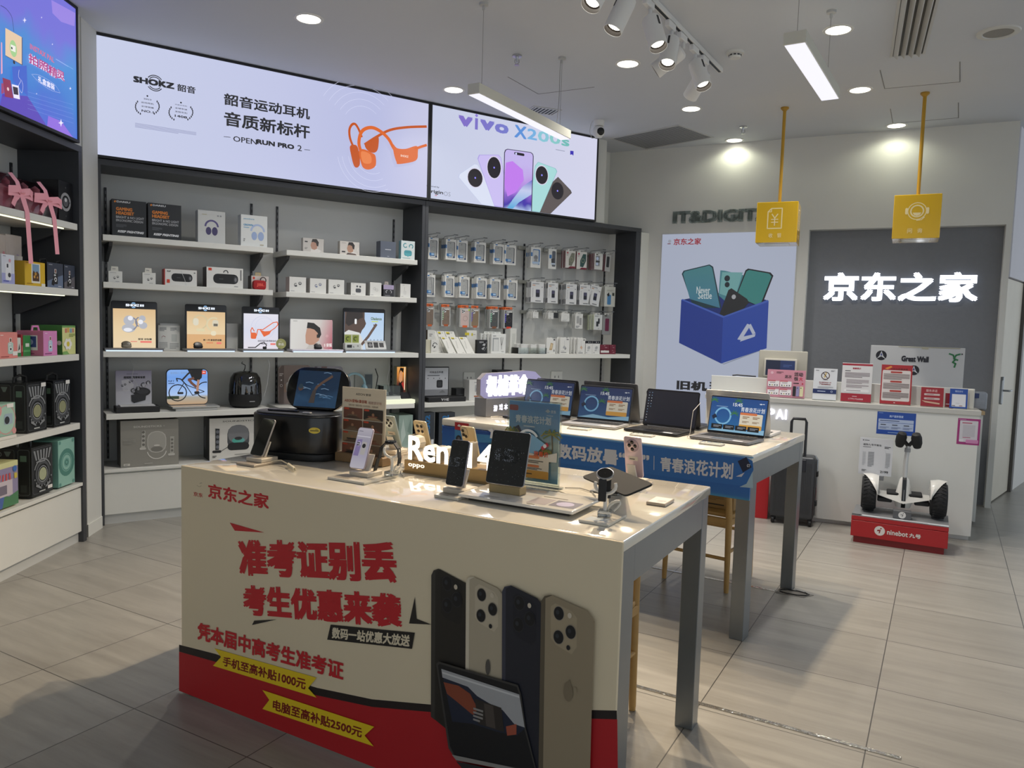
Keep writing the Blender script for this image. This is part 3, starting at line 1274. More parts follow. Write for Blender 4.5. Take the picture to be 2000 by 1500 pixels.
# yellow hanging cubes
def cube(x, y, lab, icon, txt, zb, zt_, wpx, xpx, ypx):
    P = gc(x, y)
    t = thing('hanging_sign', lab, 'hanging sign', Matrix.Translation((P.x, P.y, zt_)) @ rotz(-27 if icon == 1 else -24))
    h = zt_ - zb
    w = .335
    gold = C('#d6ac10', .18, coat=.6, name='yellow_gloss')
    m = MB()
    m.box(-w / 2, w / 2, -w / 2, w / 2, -h, 0, gold, .003)
    lt = '#ecd9a0'
    for q in range(4):
        m.X = rotz(90 * q)
        A = front(m, w, h, -w / 2, -w / 2, -h)
        if icon == 0:
            A.draw([('l', [(.28, .35), (.28, .76), (.36, .84), (.62, .84), (.62, .35), (.28, .35)], .025, lt), ('l', [(.36, .84), (.36, .76), (.28, .76)], .02, lt),
                    ('l', [(.38, .7), (.45, .6), (.52, .7)], .025, lt), ('l', [(.45, .6), (.45, .42)], .025, lt), ('l', [(.37, .57), (.53, .57)], .022, lt), ('l', [(.37, .5), (.53, .5)], .022, lt)])
        else:
            A.draw([('o', .5, .62, .2, .02, lt), ('o', .5, .62, .145, .03, lt), ('p', [(.41, .585), (.59, .585), (.56, .53), (.5, .51), (.44, .53)], lt),
                    ('R', .25, .55, .31, .7, lt, .03), ('R', .69, .55, .75, .7, lt, .03), ('l', [(.66, .48), (.6, .42), (.5, .41)], .02, lt)])
        A.text(txt[0], .32, .12, .42, .23, lt, .01)
        A.text(txt[1], .53, .12, .63, .23, lt, .01)
    m.X = Matrix()
    mk('cube', m, t)
    m = MB()
    m.box(-w * .3, w * .3, -w * .3, w * .3, -h - .002, -h - .0005, C('#d8d2b4', .15))
    mk('base_plate', m, t)
    m = MB()
    m.tube([(0, 0, 0), (0, 0, CEIL - zt_ - .02)], .014, C('#b98f2a', .35, m=.3), 14)
    mk('pole', m, t)
    m = MB()
    m.lathe([(.016, -.03), (.02, -.025), (.034, -.012), (.034, 0)], C('#a8822a', .4), 20, tr(0, 0, CEIL - zt_))
    mk('ceiling_rose', m, t)


cube(1533, 210, 'yellow hanging cube sign with a receipt icon, on a pole', 0, '收银', 2.327, 2.67, 0, 0, 0)
cube(1807, 181, 'yellow hanging cube sign with a headset face icon, on a pole', 1, '问询', 2.332, 2.674, 0, 0, 0)

# ================================================================ goods on the shelves
def carton(name, label, cat, fr, z, px, dep, col, ops=(), d=-.03, side=None, group=None, tab=None, k=None, bev=.0012, rot=0, glossy=.4, sops=(), rad=None):
    if k:
        px = k(*px)
    u0, _, u1, z1 = fr.rect(*px, d)
    if fr is L:
        u1 = min(u1, -.04)
    elif u0 + u1 < 5.15:
        u1 = min(u1, 2.55)
    else:
        u0, u1 = max(u0, 2.622), min(u1, 5.12)
    w, h = u1 - u0, z1 - z
    m = MB()
    bc = C(side or col, glossy, n=.03, sc=15)
    m.box(0, w, 0, dep, 0, h, bc, bev)
    A = front(m, w, h)
    if side and side != col:
        A.draw([('r', .004, .004, .996, .996, col if not isinstance(col, str) else C(col, glossy))])
    A.draw(ops)
    if sops:
        Art(m, (0, dep, 0), (0, -1, 0), (0, 0, 1), dep, h).draw(sops)
    M = fr.mat(u0, d, z)
    if rot:
        M = M @ tr(w / 2, 0, 0) @ rotz(rot) @ tr(-w / 2, 0, 0)
    o = solo(name, label, cat, M, m, group)
    if tab:
        mb = MB()
        x0, x1, hh, c = tab
        mb.prism([(w * x0, 0), (w * x1, 0), (w * x1 - .003, hh), (w * x0 + .003, hh)], dep * .45, dep * .45 + .004, c)
        A2 = Art(mb, (w * x0, dep * .45, 0), (1, 0, 0), (0, 0, 1), w * (x1 - x0), hh)
        A2.draw([('b', .2, .3, .8, .7, 1, '#a9a9a4')])
        mk('hang_tab', mb, o, tr(0, 0, h - .0005))
    return o, w, h


def hp(cx, cy, s, c, c2=None):
    """over-ear headphones"""
    return [('o', cx, cy + s * .25, s * .78, s * .2, c, 0, 180), ('e', 0) if 0 else ('c', cx, cy, .0001, c), ('c', cx - s * .42, cy - s * .25, s * .3, c2 or c, s * .45), ('c', cx + s * .42, cy - s * .25, s * .32, c2 or c, s * .48)]


def buds(cx, cy, s, c, c2='#55555a'):
    return [('o', cx - s * .5, cy - s * .1, s * .5, s * .16, c, 60, 330), ('c', cx - s * .45, cy - s * .3, s * .28, c2), ('o', cx + s * .55, cy + s * .35, s * .45, s * .14, c, -40, 230), ('c', cx + s * .55, cy + s * .15, s * .24, c2)]


def instant(cx, cy, s, c, c2='#3a3d42', paper=True):
    """instant camera print"""
    o = []
    if paper:
        o += [('r', cx - s * .16, cy + s * .5, cx + s * .2, cy + s * 1.05, '#f1efe8'), ('r', cx - s * .1, cy + s * .62, cx + s * .14, cy + s, '#7a4a3c')]
    return o + [('R', cx - s * .42, cy - s * .75, cx + s * .42, cy + s * .55, c, s * .16), ('c', cx, cy - s * .2, s * .27, '#e9eaea'), ('c', cx, cy - s * .2, s * .15, c2), ('R', cx - s * .3, cy + s * .22, cx + s * .05, cy + s * .42, '#d8dde0', .02)]


k5 = crop(0, 320, 5.553)
k6 = crop(0, 580, 3.571)


# --- left shelving, first shelf: two gift bags with ribbons, one black box
def giftbag(label, px, rib, fur):
    u0, _, u1, z1 = L.rect(*k5(*px), -.05)
    w, h = u1 - u0, z1 - ZL[0]
    t = thing('gift_bag', label, 'gift bag', L.mat(u0, -.05, ZL[0]), 'pink gift bags on the top shelf')
    m = MB()
    n = 10
    P0 = [(0, 0), (w, 0), (w, .2), (0, .2)]
    vs = [(0, 0, 0), (w, 0, 0), (w, .2, 0), (0, .2, 0), (-.01, .09, h), (w + .012, .09, h + .01), (w + .01, .12, h + .01), (-.01, .12, h), (0, -.01, h * .55), (w, -.012, h * .55), (w, .21, h * .55), (0, .21, h * .55)]
    m.add(vs, [(0, 1, 9, 8), (8, 9, 5, 4), (2, 3, 11, 10), (10, 11, 7, 6), (1, 2, 10, 9), (9, 10, 6, 5), (3, 0, 8, 11), (11, 8, 4, 7)], glass('clear_film', '#f4ecf4', .10))
    mk('clear_wrap', m, t)
    m = MB()
    pink = C(fur, .9, n=.12, sc=30, bump=.5)
    m.lathe([(.002, 0), (w * .38, .015), (w * .44, h * .25), (w * .36, h * .5), (w * .2, h * .62), (.002, h * .66)], pink, 20, tr(w / 2, .1, .003) @ Matrix.Scale(.7, 4, (0, 1, 0)))
    m.lathe([(.002, 0), (w * .2, .02), (w * .24, h * .15), (w * .12, h * .26), (.002, h * .28)], pink, 16, tr(w * .5, .06, h * .42))
    for s_ in (-1, 1):
        m.lathe([(.002, 0), (w * .09, .015), (w * .09, .05), (.002, .07)], pink, 12, tr(w * .5 + s_ * w * .2, .08, h * .58))
    p = mk('plush_toy', m, t)
    m = MB()
    rb = C('#f7aab6', .45)

    def ribbon(pts, wd):
        A = []
        for i, (x, y, z) in enumerate(pts):
            a = Vector(pts[min(i + 1, len(pts) - 1)]) - Vector(pts[max(i - 1, 0)])
            n_ = Vector((a.z, 0, -a.x))
            n_ = n_.normalized() * wd / 2 if n_.length > 1e-6 else Vector((wd / 2, 0, 0))
            A.append((Vector((x, y, z)) + n_, Vector((x, y, z)) - n_))
        vs = [q for a in A for q in a]
        m.add(vs, [(2 * i, 2 * i + 1, 2 * i + 3, 2 * i + 2) for i in range(len(pts) - 1)], rb)
    c = w * .55
    ribbon([(c - .02, .02, h * .98), (c - .01, -.015, h * .75), (c, -.025, h * .5)], .04)
    for s_ in (-1, 1):
        ribbon([(c, -.03, h * .48), (c + s_ * w * .22, -.05, h * .54), (c + s_ * w * .46, -.03, h * .5), (c + s_ * w * .48, -.028, h * .42), (c + s_ * w * .22, -.04, h * .44), (c, -.03, h * .46)], .04)
    ribbon([(c, -.032, h * .48), (c + .02, -.038, h * .2), (c + .03, -.045, .0), (c + .05, -.05, -rib)], .045)
    ribbon([(c, -.03, h * .48), (c - .06, -.035, h * .28), (c - .08, -.032, h * .1)], .035)
    m.box(c - .025, c + .025, -.045, -.022, h * .45, h * .52, rb, .006)
    mk('ribbon_bow', m, t)


giftbag('clear gift bag of pink plush with the longest hanging pink ribbon', (20, 90, 290, 520), .30, '#f2a0a8')
giftbag('clear gift bag of pink plush beside the black top shelf box', (300, 190, 610, 580), .22, '#f0a2aa')
carton('gift_box', 'black box with a silver emblem on the top shelf corner', 'box', L, ZL[0], (640, 210, 862, 655), .17, '#17181b',
       [('o', .5, .5, .23, .07, '#9a9b9d'), ('c', .5, .5, .12, '#5d5e61'), ('c', .5, .55, .05, '#c9cacb'), ('c', .5, .85, .02, '#5a5b5e'), ('c', .5, .15, .02, '#5a5b5e'), ('c', .2, .5, .02, '#5a5b5e'), ('c', .8, .5, .02, '#5a5b5e')], d=-.04, k=k5, glossy=.3)
# --- second shelf
for i, (px, lb) in enumerate((((-30, 760, 120, 1180), 'tall patterned clear gift bag behind the lilac and white box'), ((125, 775, 292, 1200), 'tall patterned clear gift bag behind the yellow box'))):
    u0, _, u1, z1 = L.rect(*k5(*px), -.2)
    w, h = u1 - u0, z1 - ZL[1]
    m = MB()
    m.box(0, w, 0, .1, 0, h, C('#cfc6c2', .35, n=.08, sc=25), .004)
    A = front(m, w, h)
    for q in range(9):
        A.draw([('c', .15 + .7 * random.random(), .1 + .85 * random.random(), .02 + .03 * random.random(), random.choice(('#d99aa5', '#a9b7a8', '#b8a9c4', '#e6dfd8', '#8f8a86')))])
    A.draw([('r', 0, .0, 1, .6, '#d9d5cf'), ('p', [(.0, .6), (.45, .6), (.3, .4), (.1, .45)], '#d6a0a8'), ('p', [(.5, .3), (.75, .35), (.6, .5)], '#d9b0b2')])
    solo('gift_bag', lb, 'gift bag', L.mat(u0, -.23, ZL[1]), m)
carton('camera_box', 'white and lilac instant camera box on the second shelf', 'box', L, ZL[1], (18, 985, 158, 1300), .15, '#d9dde6',
       [('r', 0, 0, 1, .36, '#a9acd9')] + [('R', .28, .12, .72, .72, '#e9ebee', .05), ('c', .58, .3, .08, '#3b3d45'), ('R', .38, .55, .5, .68, '#3b3d45', .02), ('c', .62, .8, .06, '#d79aa5'), ('b', .1, .06, .7, .12, 1, '#4a58b0'), ('b', .1, .92, .4, .96, 1, '#8a8d96')], k=k5)
carton('camera_box', 'bright yellow box with a framed photo on the second shelf', 'box', L, ZL[1], (268, 1065, 488, 1330), .17, '#dbb42c',
       [('r', .32, .12, .75, .93, '#e9e6da'), ('r', .37, .2, .7, .9, '#7fa0bc'), ('p', [(.37, .2), (.7, .2), (.7, .5), (.6, .62), (.5, .55), (.42, .64), (.37, .5)], '#4f3520'), ('c', .52, .5, .07, '#c79438'), ('c', .46, .38, .06, '#d8a447'), ('c', .6, .36, .05, '#b98535'), ('r', .8, .0, .99, .12, '#e9e6da'), ('b', .08, .06, .5, .12, 1, '#a67f1b'), ('b', .06, .92, .26, .96, 1, '#96741c')],
       k=k5, side='#c49d24', sops=[('b', .15, .65, .6, .72, 1, '#8f7116'), ('b', .15, .5, .7, .6, 2, '#8f7116'), ('b', .1, .3, .35, .36, 1, '#8f7116'), ('o', .6, .34, .05, .015, '#8f7116')])
for px, c, lb in (((512, 1078, 684, 1350), '#6a7992', 'blue grey boxed black camera next to the yellow box'), ((695, 1105, 866, 1362), '#68656a', 'grey brown boxed black camera at the second shelf corner')):
    o, w, h = carton('camera_box', lb, 'box', L, ZL[1], px, .14, c, [('p', [(0, 1), (1, 1), (1, .55), (0, .25)], '#39404f')] + instant(.5, .4, .34, '#1d1e22', '#0f1013') + [('p', [(.25, .12), (.4, .08), (.45, .3), (.3, .32)], '#1b1c1f'), ('b', .08, .9, .4, .94, 1, '#b7bac2'), ('b', .65, .04, .95, .09, 1, '#d9dbe0')], k=k5, side='#141519')
    m = MB()
    m.tube([(w * .25, .07, 0), (w * .28, .07, .02), (w * .6, .07, .028), (w * .7, .07, 0)], .004, '#2a2a2c', 6)
    mk('handle', m, o, tr(0, 0, h - .002))
# --- third shelf
o, w, h = carton('camera_box', 'coral pink boxed mint instant camera on the third shelf', 'box', L, ZL[2], (-10, 247, 122, 430), .17, '#e08d86', instant(.62, .42, .34, '#b7d2c9') + [('r', .72, .1, .98, .26, '#e9e6e0'), ('b', .1, .04, .7, .1, 1, '#a2504e'), ('b', .08, .86, .3, .92, 1, '#f3d9d4')], k=k6, side='#d07c77')
m = MB()
m.prism([(w * .1, 0), (w * .14, .03), (w * .36, .03), (w * .4, 0), (w * .36, 0), (w * .33, .02), (w * .17, .02), (w * .14, 0)], .08, .086, '#e08d86')
mk('handle', m, o, tr(0, 0, h - .001))
for px, c, ops, lb in (((122, 285, 146, 400), '#d8dcd4', [('p', [(.2, .3), (.7, .4), (.5, .7)], '#2c2c2a'), ('r', 0, 0, 1, .2, '#2d7a46')], 'little white box with dark drawing between the two pink boxes'),
                       ((148, 262, 160, 392), '#9c2f34', [('r', .1, .2, .9, .5, '#c46a66')], 'narrow dark red box behind the pink boxed camera'),
                       ((162, 270, 214, 398), '#3a8748', [('r', .3, .45, .8, .62, '#dfe5da'), ('r', .05, .2, .95, .3, '#58a766')], 'small green box peeping out behind the pink boxed camera')):
    carton('gift_box', lb, 'box', L, ZL[2], px, .08, c, ops, d=-.1, k=k6)
o, w, h = carton('camera_box', 'candy pink boxed blue instant camera with a pink handle', 'box', L, ZL[2], (302, 238, 398, 407), .16, '#d98ac0', instant(.5, .42, .34, '#b4cde4') + [('b', .1, .05, .8, .12, 1, '#8a3f78'), ('b', .1, .88, .35, .93, 1, '#f3d3e6')], k=k6, side='#c97594',
                 sops=[('r', .25, .22, .78, .82, '#e9e6e2'), ('r', .3, .34, .73, .78, '#3a4a86'), ('c', .5, .55, .12, '#9fa9c8'), ('b', .2, .06, .85, .12, 1, '#8a3f58')])
m = MB()
m.prism([(w * .1, 0), (w * .18, .034), (w * .6, .034), (w * .7, 0), (w * .6, 0), (w * .55, .022), (w * .24, .022), (w * .2, 0)], .08, .086, '#d98ac0')
mk('handle', m, o, tr(0, 0, h - .001))
carton('gift_box', 'green and cream cartoon printed box at the third shelf corner', 'box', L, ZL[2], (434, 200, 526, 402), .2, '#d9dc96', [('r', 0, .93, 1, 1, '#6fa05a'), ('R', .2, .75, .35, .9, '#cc7a6c', .01), ('R', .38, .76, .52, .92, '#d9a65c', .01), ('R', .56, .75, .72, .9, '#87a9bd', .01), ('R', .75, .76, .88, .9, '#c98a74', .01), ('b', .5, .6, .95, .72, 3, '#8a9a50')]
       + [('c', .4 + .2 * math.cos(q), .36 + .12 * math.sin(q), .09, '#efeee6') for q in (0, 1.05, 2.1, 3.14, 4.2, 5.2)] + [('c', .4, .36, .09, '#d9c83e'), ('p', [(0, 0), (.5, 0), (.3, .12), (0, .1)], '#7fae62')], k=k6, side='#3f7c3a', sops=[('c', .9, .4, .08, '#e6e6dc')])
# --- fourth and fifth shelf: big black boxes
def engine(x):
    g, s_ = '#85898c', '#4a4d51'
    return [('R', .05, .04, .95, .96, s_, .05), ('R', .065, .05, .935, .95, '#1d2023', .045)] + [('p', [(.5 + a - .03, .72), (.5 + a + .03, .72), (.5 + a * 1.35 + .04, .92), (.5 + a * 1.35 - .04, .92)], g) for a in (-.27, -.16, -.05, .06, .17, .28)] + \
        [('o', .5, .44, .3, .03, g, 20, 160), ('o', .5, .44, .25, .06, s_), ('o', .5, .42, .17, .02, g), ('c', .5, .42, .13, x), ('b', .2, .66, .8, .71, 1, g)] + \
        [('c', .5 + .4 * math.cos(R_(q)), .42 + .24 * math.sin(R_(q)), .018, g) for q in range(200, 341, 20)] + [('p', [(.15, .2), (.4, .12), (.4, .16), (.18, .25)], g), ('p', [(.85, .2), (.6, .12), (.6, .16), (.82, .25)], g), ('b', .3, .06, .7, .1, 1, '#b9bdbb')]


SIDE_E = [('R', .02, .04, .58, .96, '#4d5250', .04), ('R', .035, .05, .565, .95, '#241f1d', .035), ('R', .66, .04, .96, .96, '#565b58', .04), ('R', .675, .05, .945, .95, '#17191a', .035), ('r', .72, .72, .88, .84, '#5f7a66'), ('r', .72, .1, .88, .25, '#333836'), ('o', .2, .86, .05, .012, '#8a8f8c'), ('p', [(.32, .92), (.5, .92), (.44, .82), (.38, .82)], '#6a756c')]
for z, px, lb, x, g in ((ZL[3], (186, 595, 325, 940), 'big black engine patterned box, first on the fourth shelf', '#8f9270', .2), (ZL[3], (374, 577, 490, 892), 'big black engine patterned box nearest the fourth shelf corner', '#8f9270', .13),
                        (ZL[4], (220, 1035, 368, 1385), 'big black engine patterned box on the lowest shelf', '#a7ad8c', .22)):
    o, w, h = carton('camera_box', lb, 'box', L, z, px, g + .02, '#131518', engine(x) + ([('R', .68, .9, .92, .98, '#dcdcd8', .01)] if z == ZL[3] else [('R', .7, .08, .92, .15, '#dcdcd8', .01)]), k=k6, sops=SIDE_E, group='black engine patterned camera boxes', glossy=.25)
    m = MB()
    m.tube([(w * .2, g * .5, 0), (w * .22, g * .5, .03), (w * .5, g * .5, .045), (w * .78, g * .5, .03), (w * .8, g * .5, 0)], [.008] * 5, C('#1e1f20', .5) if z == ZL[3] else C('#77797a', .15, m=.6), 8)
    mk('handle', m, o, tr(0, 0, h - .004))
carton('camera_box', 'small mint and coral camera box on the fourth shelf', 'box', L, ZL[3] + .0205, (-40, 745, 108, 955), .08, '#96b9a6', [('c', .55, .5, .42, '#a8c9b8'), ('o', .55, .5, .46, .03, '#d59a98'), ('c', .15, .8, .2, '#d59a98'), ('c', .1, .15, .16, '#cf8f8c'), ('c', .92, .12, .1, '#d59a98'), ('R', .45, .35, .85, .68, '#9fb3c0', .06), ('c', .58, .48, .12, '#2f3338'), ('r', .58, .86, .9, .98, '#e9e6e0')], d=.0 - .012, k=k6)
u0 = L.rect(*k6(-40, 955, 118, 985), -.005)
m = MB()
m.box(u0[0], u0[2], .006, .12, 0, .019, '#dedbd2', .002)
solo('display_stand', 'thin white stand under the mint and coral camera box', 'stand', L.mat(0, 0, ZL[3]), m)
carton('gift_box', 'clear wrapped mint green box at the lowest shelf corner', 'box', L, ZL[4], (406, 992, 520, 1322), .16, '#8fbcae', [('o', .5, .5, .3, .1, '#4f8579'), ('o', .5, .5, .19, .03, '#5f9489'), ('c', .5, .5, .1, '#6da296'), ('o', .5, .5, .06, .02, '#3d6f64')] + [('c', x, y, .04, '#5f9489') for x in (.1, .9) for y in (.05, .95)], k=k6, side='#79aca0')
carton('gift_box', 'colourful toy shop printed box at the lowest shelf edge', 'box', L, ZL[4], (-40, 1157, 126, 1455), .16, '#8f87a8', [('r', 0, .88, 1, 1, '#cfcf9a'), ('p', [(0, 0), (1, 0), (1, .3), (.6, .22), (.3, .3), (0, .2)], '#4c7f58'), ('p', [(0, .0), (.3, 0), (.4, .25), (0, .3)], '#4b66a6'), ('r', .1, .25, .75, .6, '#c6bcc4')] + [('p', [(q * .15, .6), (q * .15 + .075, .6), (q * .13 + .14, .75), (q * .13 + .07, .75)], '#c0545a') for q in range(5)] + [('r', .2, .3, .5, .5, '#77707f'), ('r', .82, .6, .95, .72, '#c9b64a'), ('c', .85, .82, .07, '#3f6fb5')], k=k6, side='#c9c894')

# --- back shelving, first shelf
k4 = crop(180, 340, 4.1667)
kb = crop(500, 420, 4.411)
HS = [('p', [(.06, .935), (.1, .97), (.13, .94), (.09, .9)], '#d9822e'), ('t', 'DAREU', .14, .915, .53, .965, '#d3d4d6', .03), ('t', 'GAMING', .12, .70, .59, .79, '#d9822e', .04), ('t', 'HEADSET', .12, .59, .64, .68, '#d9822e', .04),
      ('t', 'BRIGHT & NO LIGHT', .12, .49, .93, .555, '#b9bbbe', .0), ('t', 'ERGONOMIC DESIGN', .12, .40, .90, .465, '#b9bbbe', .0), ('b', .12, .24, .42, .33, 3, '#55585c'), ('t', 'KEEP FIGHTING', .16, .10, .91, .165, '#e6e7e8', .05, .25)]
for px, lb in (((160, 215, 441, 512), 'black gaming headset box, the one beside the side panel'), ((455, 245, 725, 543), 'black gaming headset box, second from the side panel')):
    carton('headset_box', lb, 'box', B, ZB[0], px, .13, '#25272a', HS, k=k4, group='black headset boxes', d=-.06)
carton('headphone_box', 'silver white box printed with purple headphones', 'box', B, ZB[0], (860, 300, 1083, 578), .09, '#c9cbc8', hp(.5, .45, .27, '#5a5384', '#453f69') + [('r', .7, .84, .76, .88, '#8a8d92'), ('r', .8, .84, .86, .88, '#8a8d92'), ('b', .15, .86, .4, .89, 1, '#b5ae8c')], k=k4, d=-.08)
carton('headphone_box', 'white box printed with pale blue headphones', 'box', B, ZB[0], (1210, 337, 1425, 597), .09, '#dde0dd', hp(.63, .42, .3, '#aebfe0', '#9db1d6') + [('t', 'soundcore', .1, .85, .5, .9, '#8fb8d0', .02), ('t', 'CROWN', .1, .65, .45, .71, '#4f9fce', .03), ('b', .1, .58, .4, .62, 1, '#86b3d0'), ('b', .1, .15, .16, .25, 2, '#77797c'), ('b', .72, .04, .92, .1, 1, '#b9b19a')], k=k4, d=-.05, side='#cfd3d3')
face = lambda c, hc: [('p', [(.35, 0), (.8, 0), (.85, .2), (.7, .28), (.72, .5), (.45, .5), (.4, .3)], '#d9d6d1'), ('p', [(.42, .25), (.36, .5), (.42, .8), (.6, .88), (.7, .7), (.68, .3), (.55, .2)], c), ('p', [(.4, .72), (.45, .95), (.65, .97), (.76, .75), (.73, .45), (.66, .5), (.62, .7), (.5, .76)], hc)]
carton('earphone_box', 'slim box with a man in profile beside two small logos', 'box', B, ZB[0] - .006, (405, 202, 583, 326), .05, '#c4c0ba', face('#b48d7a', '#3a3634') + [('r', .08, .7, .22, .78, '#333436'), ('b', .08, .2, .22, .35, 2, '#8d8a86'), ('b', .75, .1, .95, .18, 1, '#e6e3de')], k=kb, d=-.09)
carton('earphone_box', 'slim box with a man holding his ear', 'box', B, ZB[0] - .006, (722, 230, 890, 350), .05, '#cfcac3', face('#b08a74', '#2f2c2b') + [('p', [(.3, 0), (.9, 0), (.8, .15), (.4, .2)], '#5a4a46'), ('r', .1, .2, .28, .3, '#3a3a3c'), ('l', [(.9, .35), (.93, .6)], .03, '#e9e6e0'), ('b', .1, .86, .4, .9, 1, '#9a958e')], k=kb, d=-.09, side='#a7a29a')
carton('earphone_box', 'slate blue box at the end of the top shelf', 'box', B, ZB[0] - .006, (1072, 228, 1205, 372), .09, '#5c6371', [('b', .3, .48, .85, .55, 1, '#c4c7cd'), ('b', .45, .1, .62, .15, 1, '#a9adb6')], k=kb, d=-.06, side='#4a505d')
carton('earphone_box', 'white box printed with teal earbuds on the top shelf', 'box', B, ZB[0] - .006, (1250, 224, 1368, 382), .05, '#d3dcdc', [('o', .3, .75, .13, .05, '#3f8f9a', 60, 330), ('o', .72, .72, .13, .05, '#3f8f9a', -60, 210), ('R', .22, .2, .78, .5, '#4b9aa6', .1), ('p', [(.2, .35), (.8, .35), (.5, .15)], '#5aa9b4'), ('b', .1, .05, .9, .12, 1, '#9ab1b3')], k=kb, d=-.05, side='#7db4bd')
# second shelf, first bay
for i, (px, lb) in enumerate((((132, 790, 246, 882), 'tiny white earbud box with a hang tab next to the side panel'), ((410, 803, 517, 896), 'tiny white earbud box with a hang tab before the speaker boxes'))):
    carton('earbud_box', lb, 'box', B, ZB[1], px, .045, '#dcdcd6', buds(.55, .42, .22, '#5f6266') + [('b', .1, .82, .75, .87, 1, '#9a9c9e'), ('b', .5, .06, .9, .12, 1, '#8d8f92')], k=k4, d=-.06, tab=(.2, .75, .035, '#d9d7cc'), side='#c6c6c0', group='tiny white earbud boxes')
spk = lambda x0, y0, x1, y1: [('R', x0, y0, x1, y1, '#17181a', (y1 - y0) * .42), ('c', x1 - .07, (y0 + y1) / 2 - .02, .1, '#3a3b3e', .18), ('c', x1 - .07, (y0 + y1) / 2 - .02, .055, '#77787b', .1), ('b', x0 + .16, (y0 + y1) / 2 - .04, x0 + .32, (y0 + y1) / 2 + .02, 1, '#4a4b4e')]
carton('speaker_box', 'white and red portable speaker box with a clear tie', 'box', B, ZB[1], (585, 778, 853, 915), .09, '#dadad5', spk(.22, .25, .86, .75) + [('r', .0, 0, .03, 1, '#a82c28'), ('r', .08, .14, .17, .36, '#cf4327'), ('t', 'FLIP', .09, .82, .2, .9, '#2a2a2c', .03), ('l', [(.5, .95), (.62, .4), (.66, .05)], .02, '#c3c5c6'), ('r', .9, .8, .95, .86, '#6a6b6d')], k=k4, d=-.06, side='#a82c28', group='speaker boxes')
carton('speaker_box', 'larger white speaker box with a strap printed over the speaker', 'box', B, ZB[1], (930, 762, 1229, 937), .13, '#dcdcd7', spk(.18, .2, .86, .68) + [('r', .05, .82, .14, .95, '#cf4327'), ('o', .52, .76, .12, .04, '#1c1d1f', -20, 190), ('r', .92, .4, .95, .92, '#6c6d6f'), ('b', .75, .06, .9, .11, 1, '#77787a')], k=k4, d=-.04, side='#3f3c3a')
carton('speaker_box', 'small cube box behind the little red speaker', 'box', B, ZB[1], (1295, 830, 1437, 935), .1, '#d2cac3', [('r', .08, .74, .2, .92, '#c8432b')], k=k4, d=-.10, side='#4a4140', tab=(.3, .65, .03, '#c9b384'))
u0, _, u1, z1 = B.rect(*k4(1313, 865, 1418, 942), -.045)
t = thing('red_speaker', 'little red portable speaker with a loop strap', 'speaker', B.mat(u0, -.045, ZB[1]))
w, h = u1 - u0, z1 - ZB[1]
m = MB()
m.prism(rr(0, 0, w, h, .022), 0, .045, C('#a31f24', .8, n=.15, sc=200, bump=.3), 'y', .008)
front(m, w, h).draw([('t', 'JBL', .25, .3, .85, .68, '#e35a4a', .03)])
mk('body', m, t)
m = MB()
m.tube([(w * .8 + .022 * math.cos(a), .02, h + .002 + .024 * math.sin(a)) for a in [R_(q) for q in range(-60, 241, 25)]], .004, '#2c2526', 6)
mk('strap', m, t)
# second shelf, second bay
for px, s_, lb, icon in (((288, 535, 431, 655), '#b9a9a4', 'white sports earphone box with pinkish sides, first of its row', buds(.5, .5, .24, '#33353a')),
                         ((465, 548, 605, 666), '#b9b9b4', 'white ear cuff box printed with blue earbuds', buds(.5, .52, .22, '#4c5578', '#7d86a6')),
                         ((625, 558, 760, 676), '#b9b9b4', 'white ear cuff box printed with black earbuds', buds(.5, .52, .22, '#26272b')),
                         ((817, 586, 945, 686), '#8f8f8c', 'white earbud box printed with a dark open case', [('R', .32, .22, .68, .55, '#4b4e54', .1), ('c', .42, .72, .08, '#4b4e54'), ('c', .62, .7, .08, '#4b4e54'), ('b', .08, .9, .3, .94, 1, '#a9a9a6')]),
                         ((982, 582, 1080, 690), '#aeaeaa', 'plain white earbud box with faint earbud print', [('o', .4, .55, .1, .03, '#bdbdb9'), ('o', .6, .45, .1, .03, '#bdbdb9'), ('l', [(.42, .6), (.45, .4)], .03, '#c6c6c2')]),
                         ((1243, 594, 1331, 698), '#9d9d99', 'plain white earbud box at the end of the row', [('R', .3, .2, .6, .5, '#d0d0cc', .06), ('l', [(.4, .5), (.42, .75)], .03, '#b3b3ae'), ('b', .2, .88, .5, .93, 1, '#b5b5b0')])):
    carton('earbud_box', lb, 'box', B, ZB[1] - .006, px, .10, '#dcdcd7', icon + [('b', .08, .06, .4, .1, 1, '#77797b')], k=kb, d=-.06, side=s_, group='white earbud boxes')
carton('earbud_box', 'black earbud box with lilac window and hang tab', 'box', B, ZB[1] - .006, (1098, 603, 1187, 691), .08, '#2b2b2e', [('r', 0, .62, 1, 1, '#a99dbb'), ('o', .35, .42, .12, .035, '#d9d9dc', 60, 250), ('o', .68, .42, .12, .035, '#d9d9dc', -70, 120), ('b', .15, .06, .85, .14, 1, '#8a8a8e')], k=kb, d=-.06, tab=(.25, .65, .03, '#d9c9bc'))


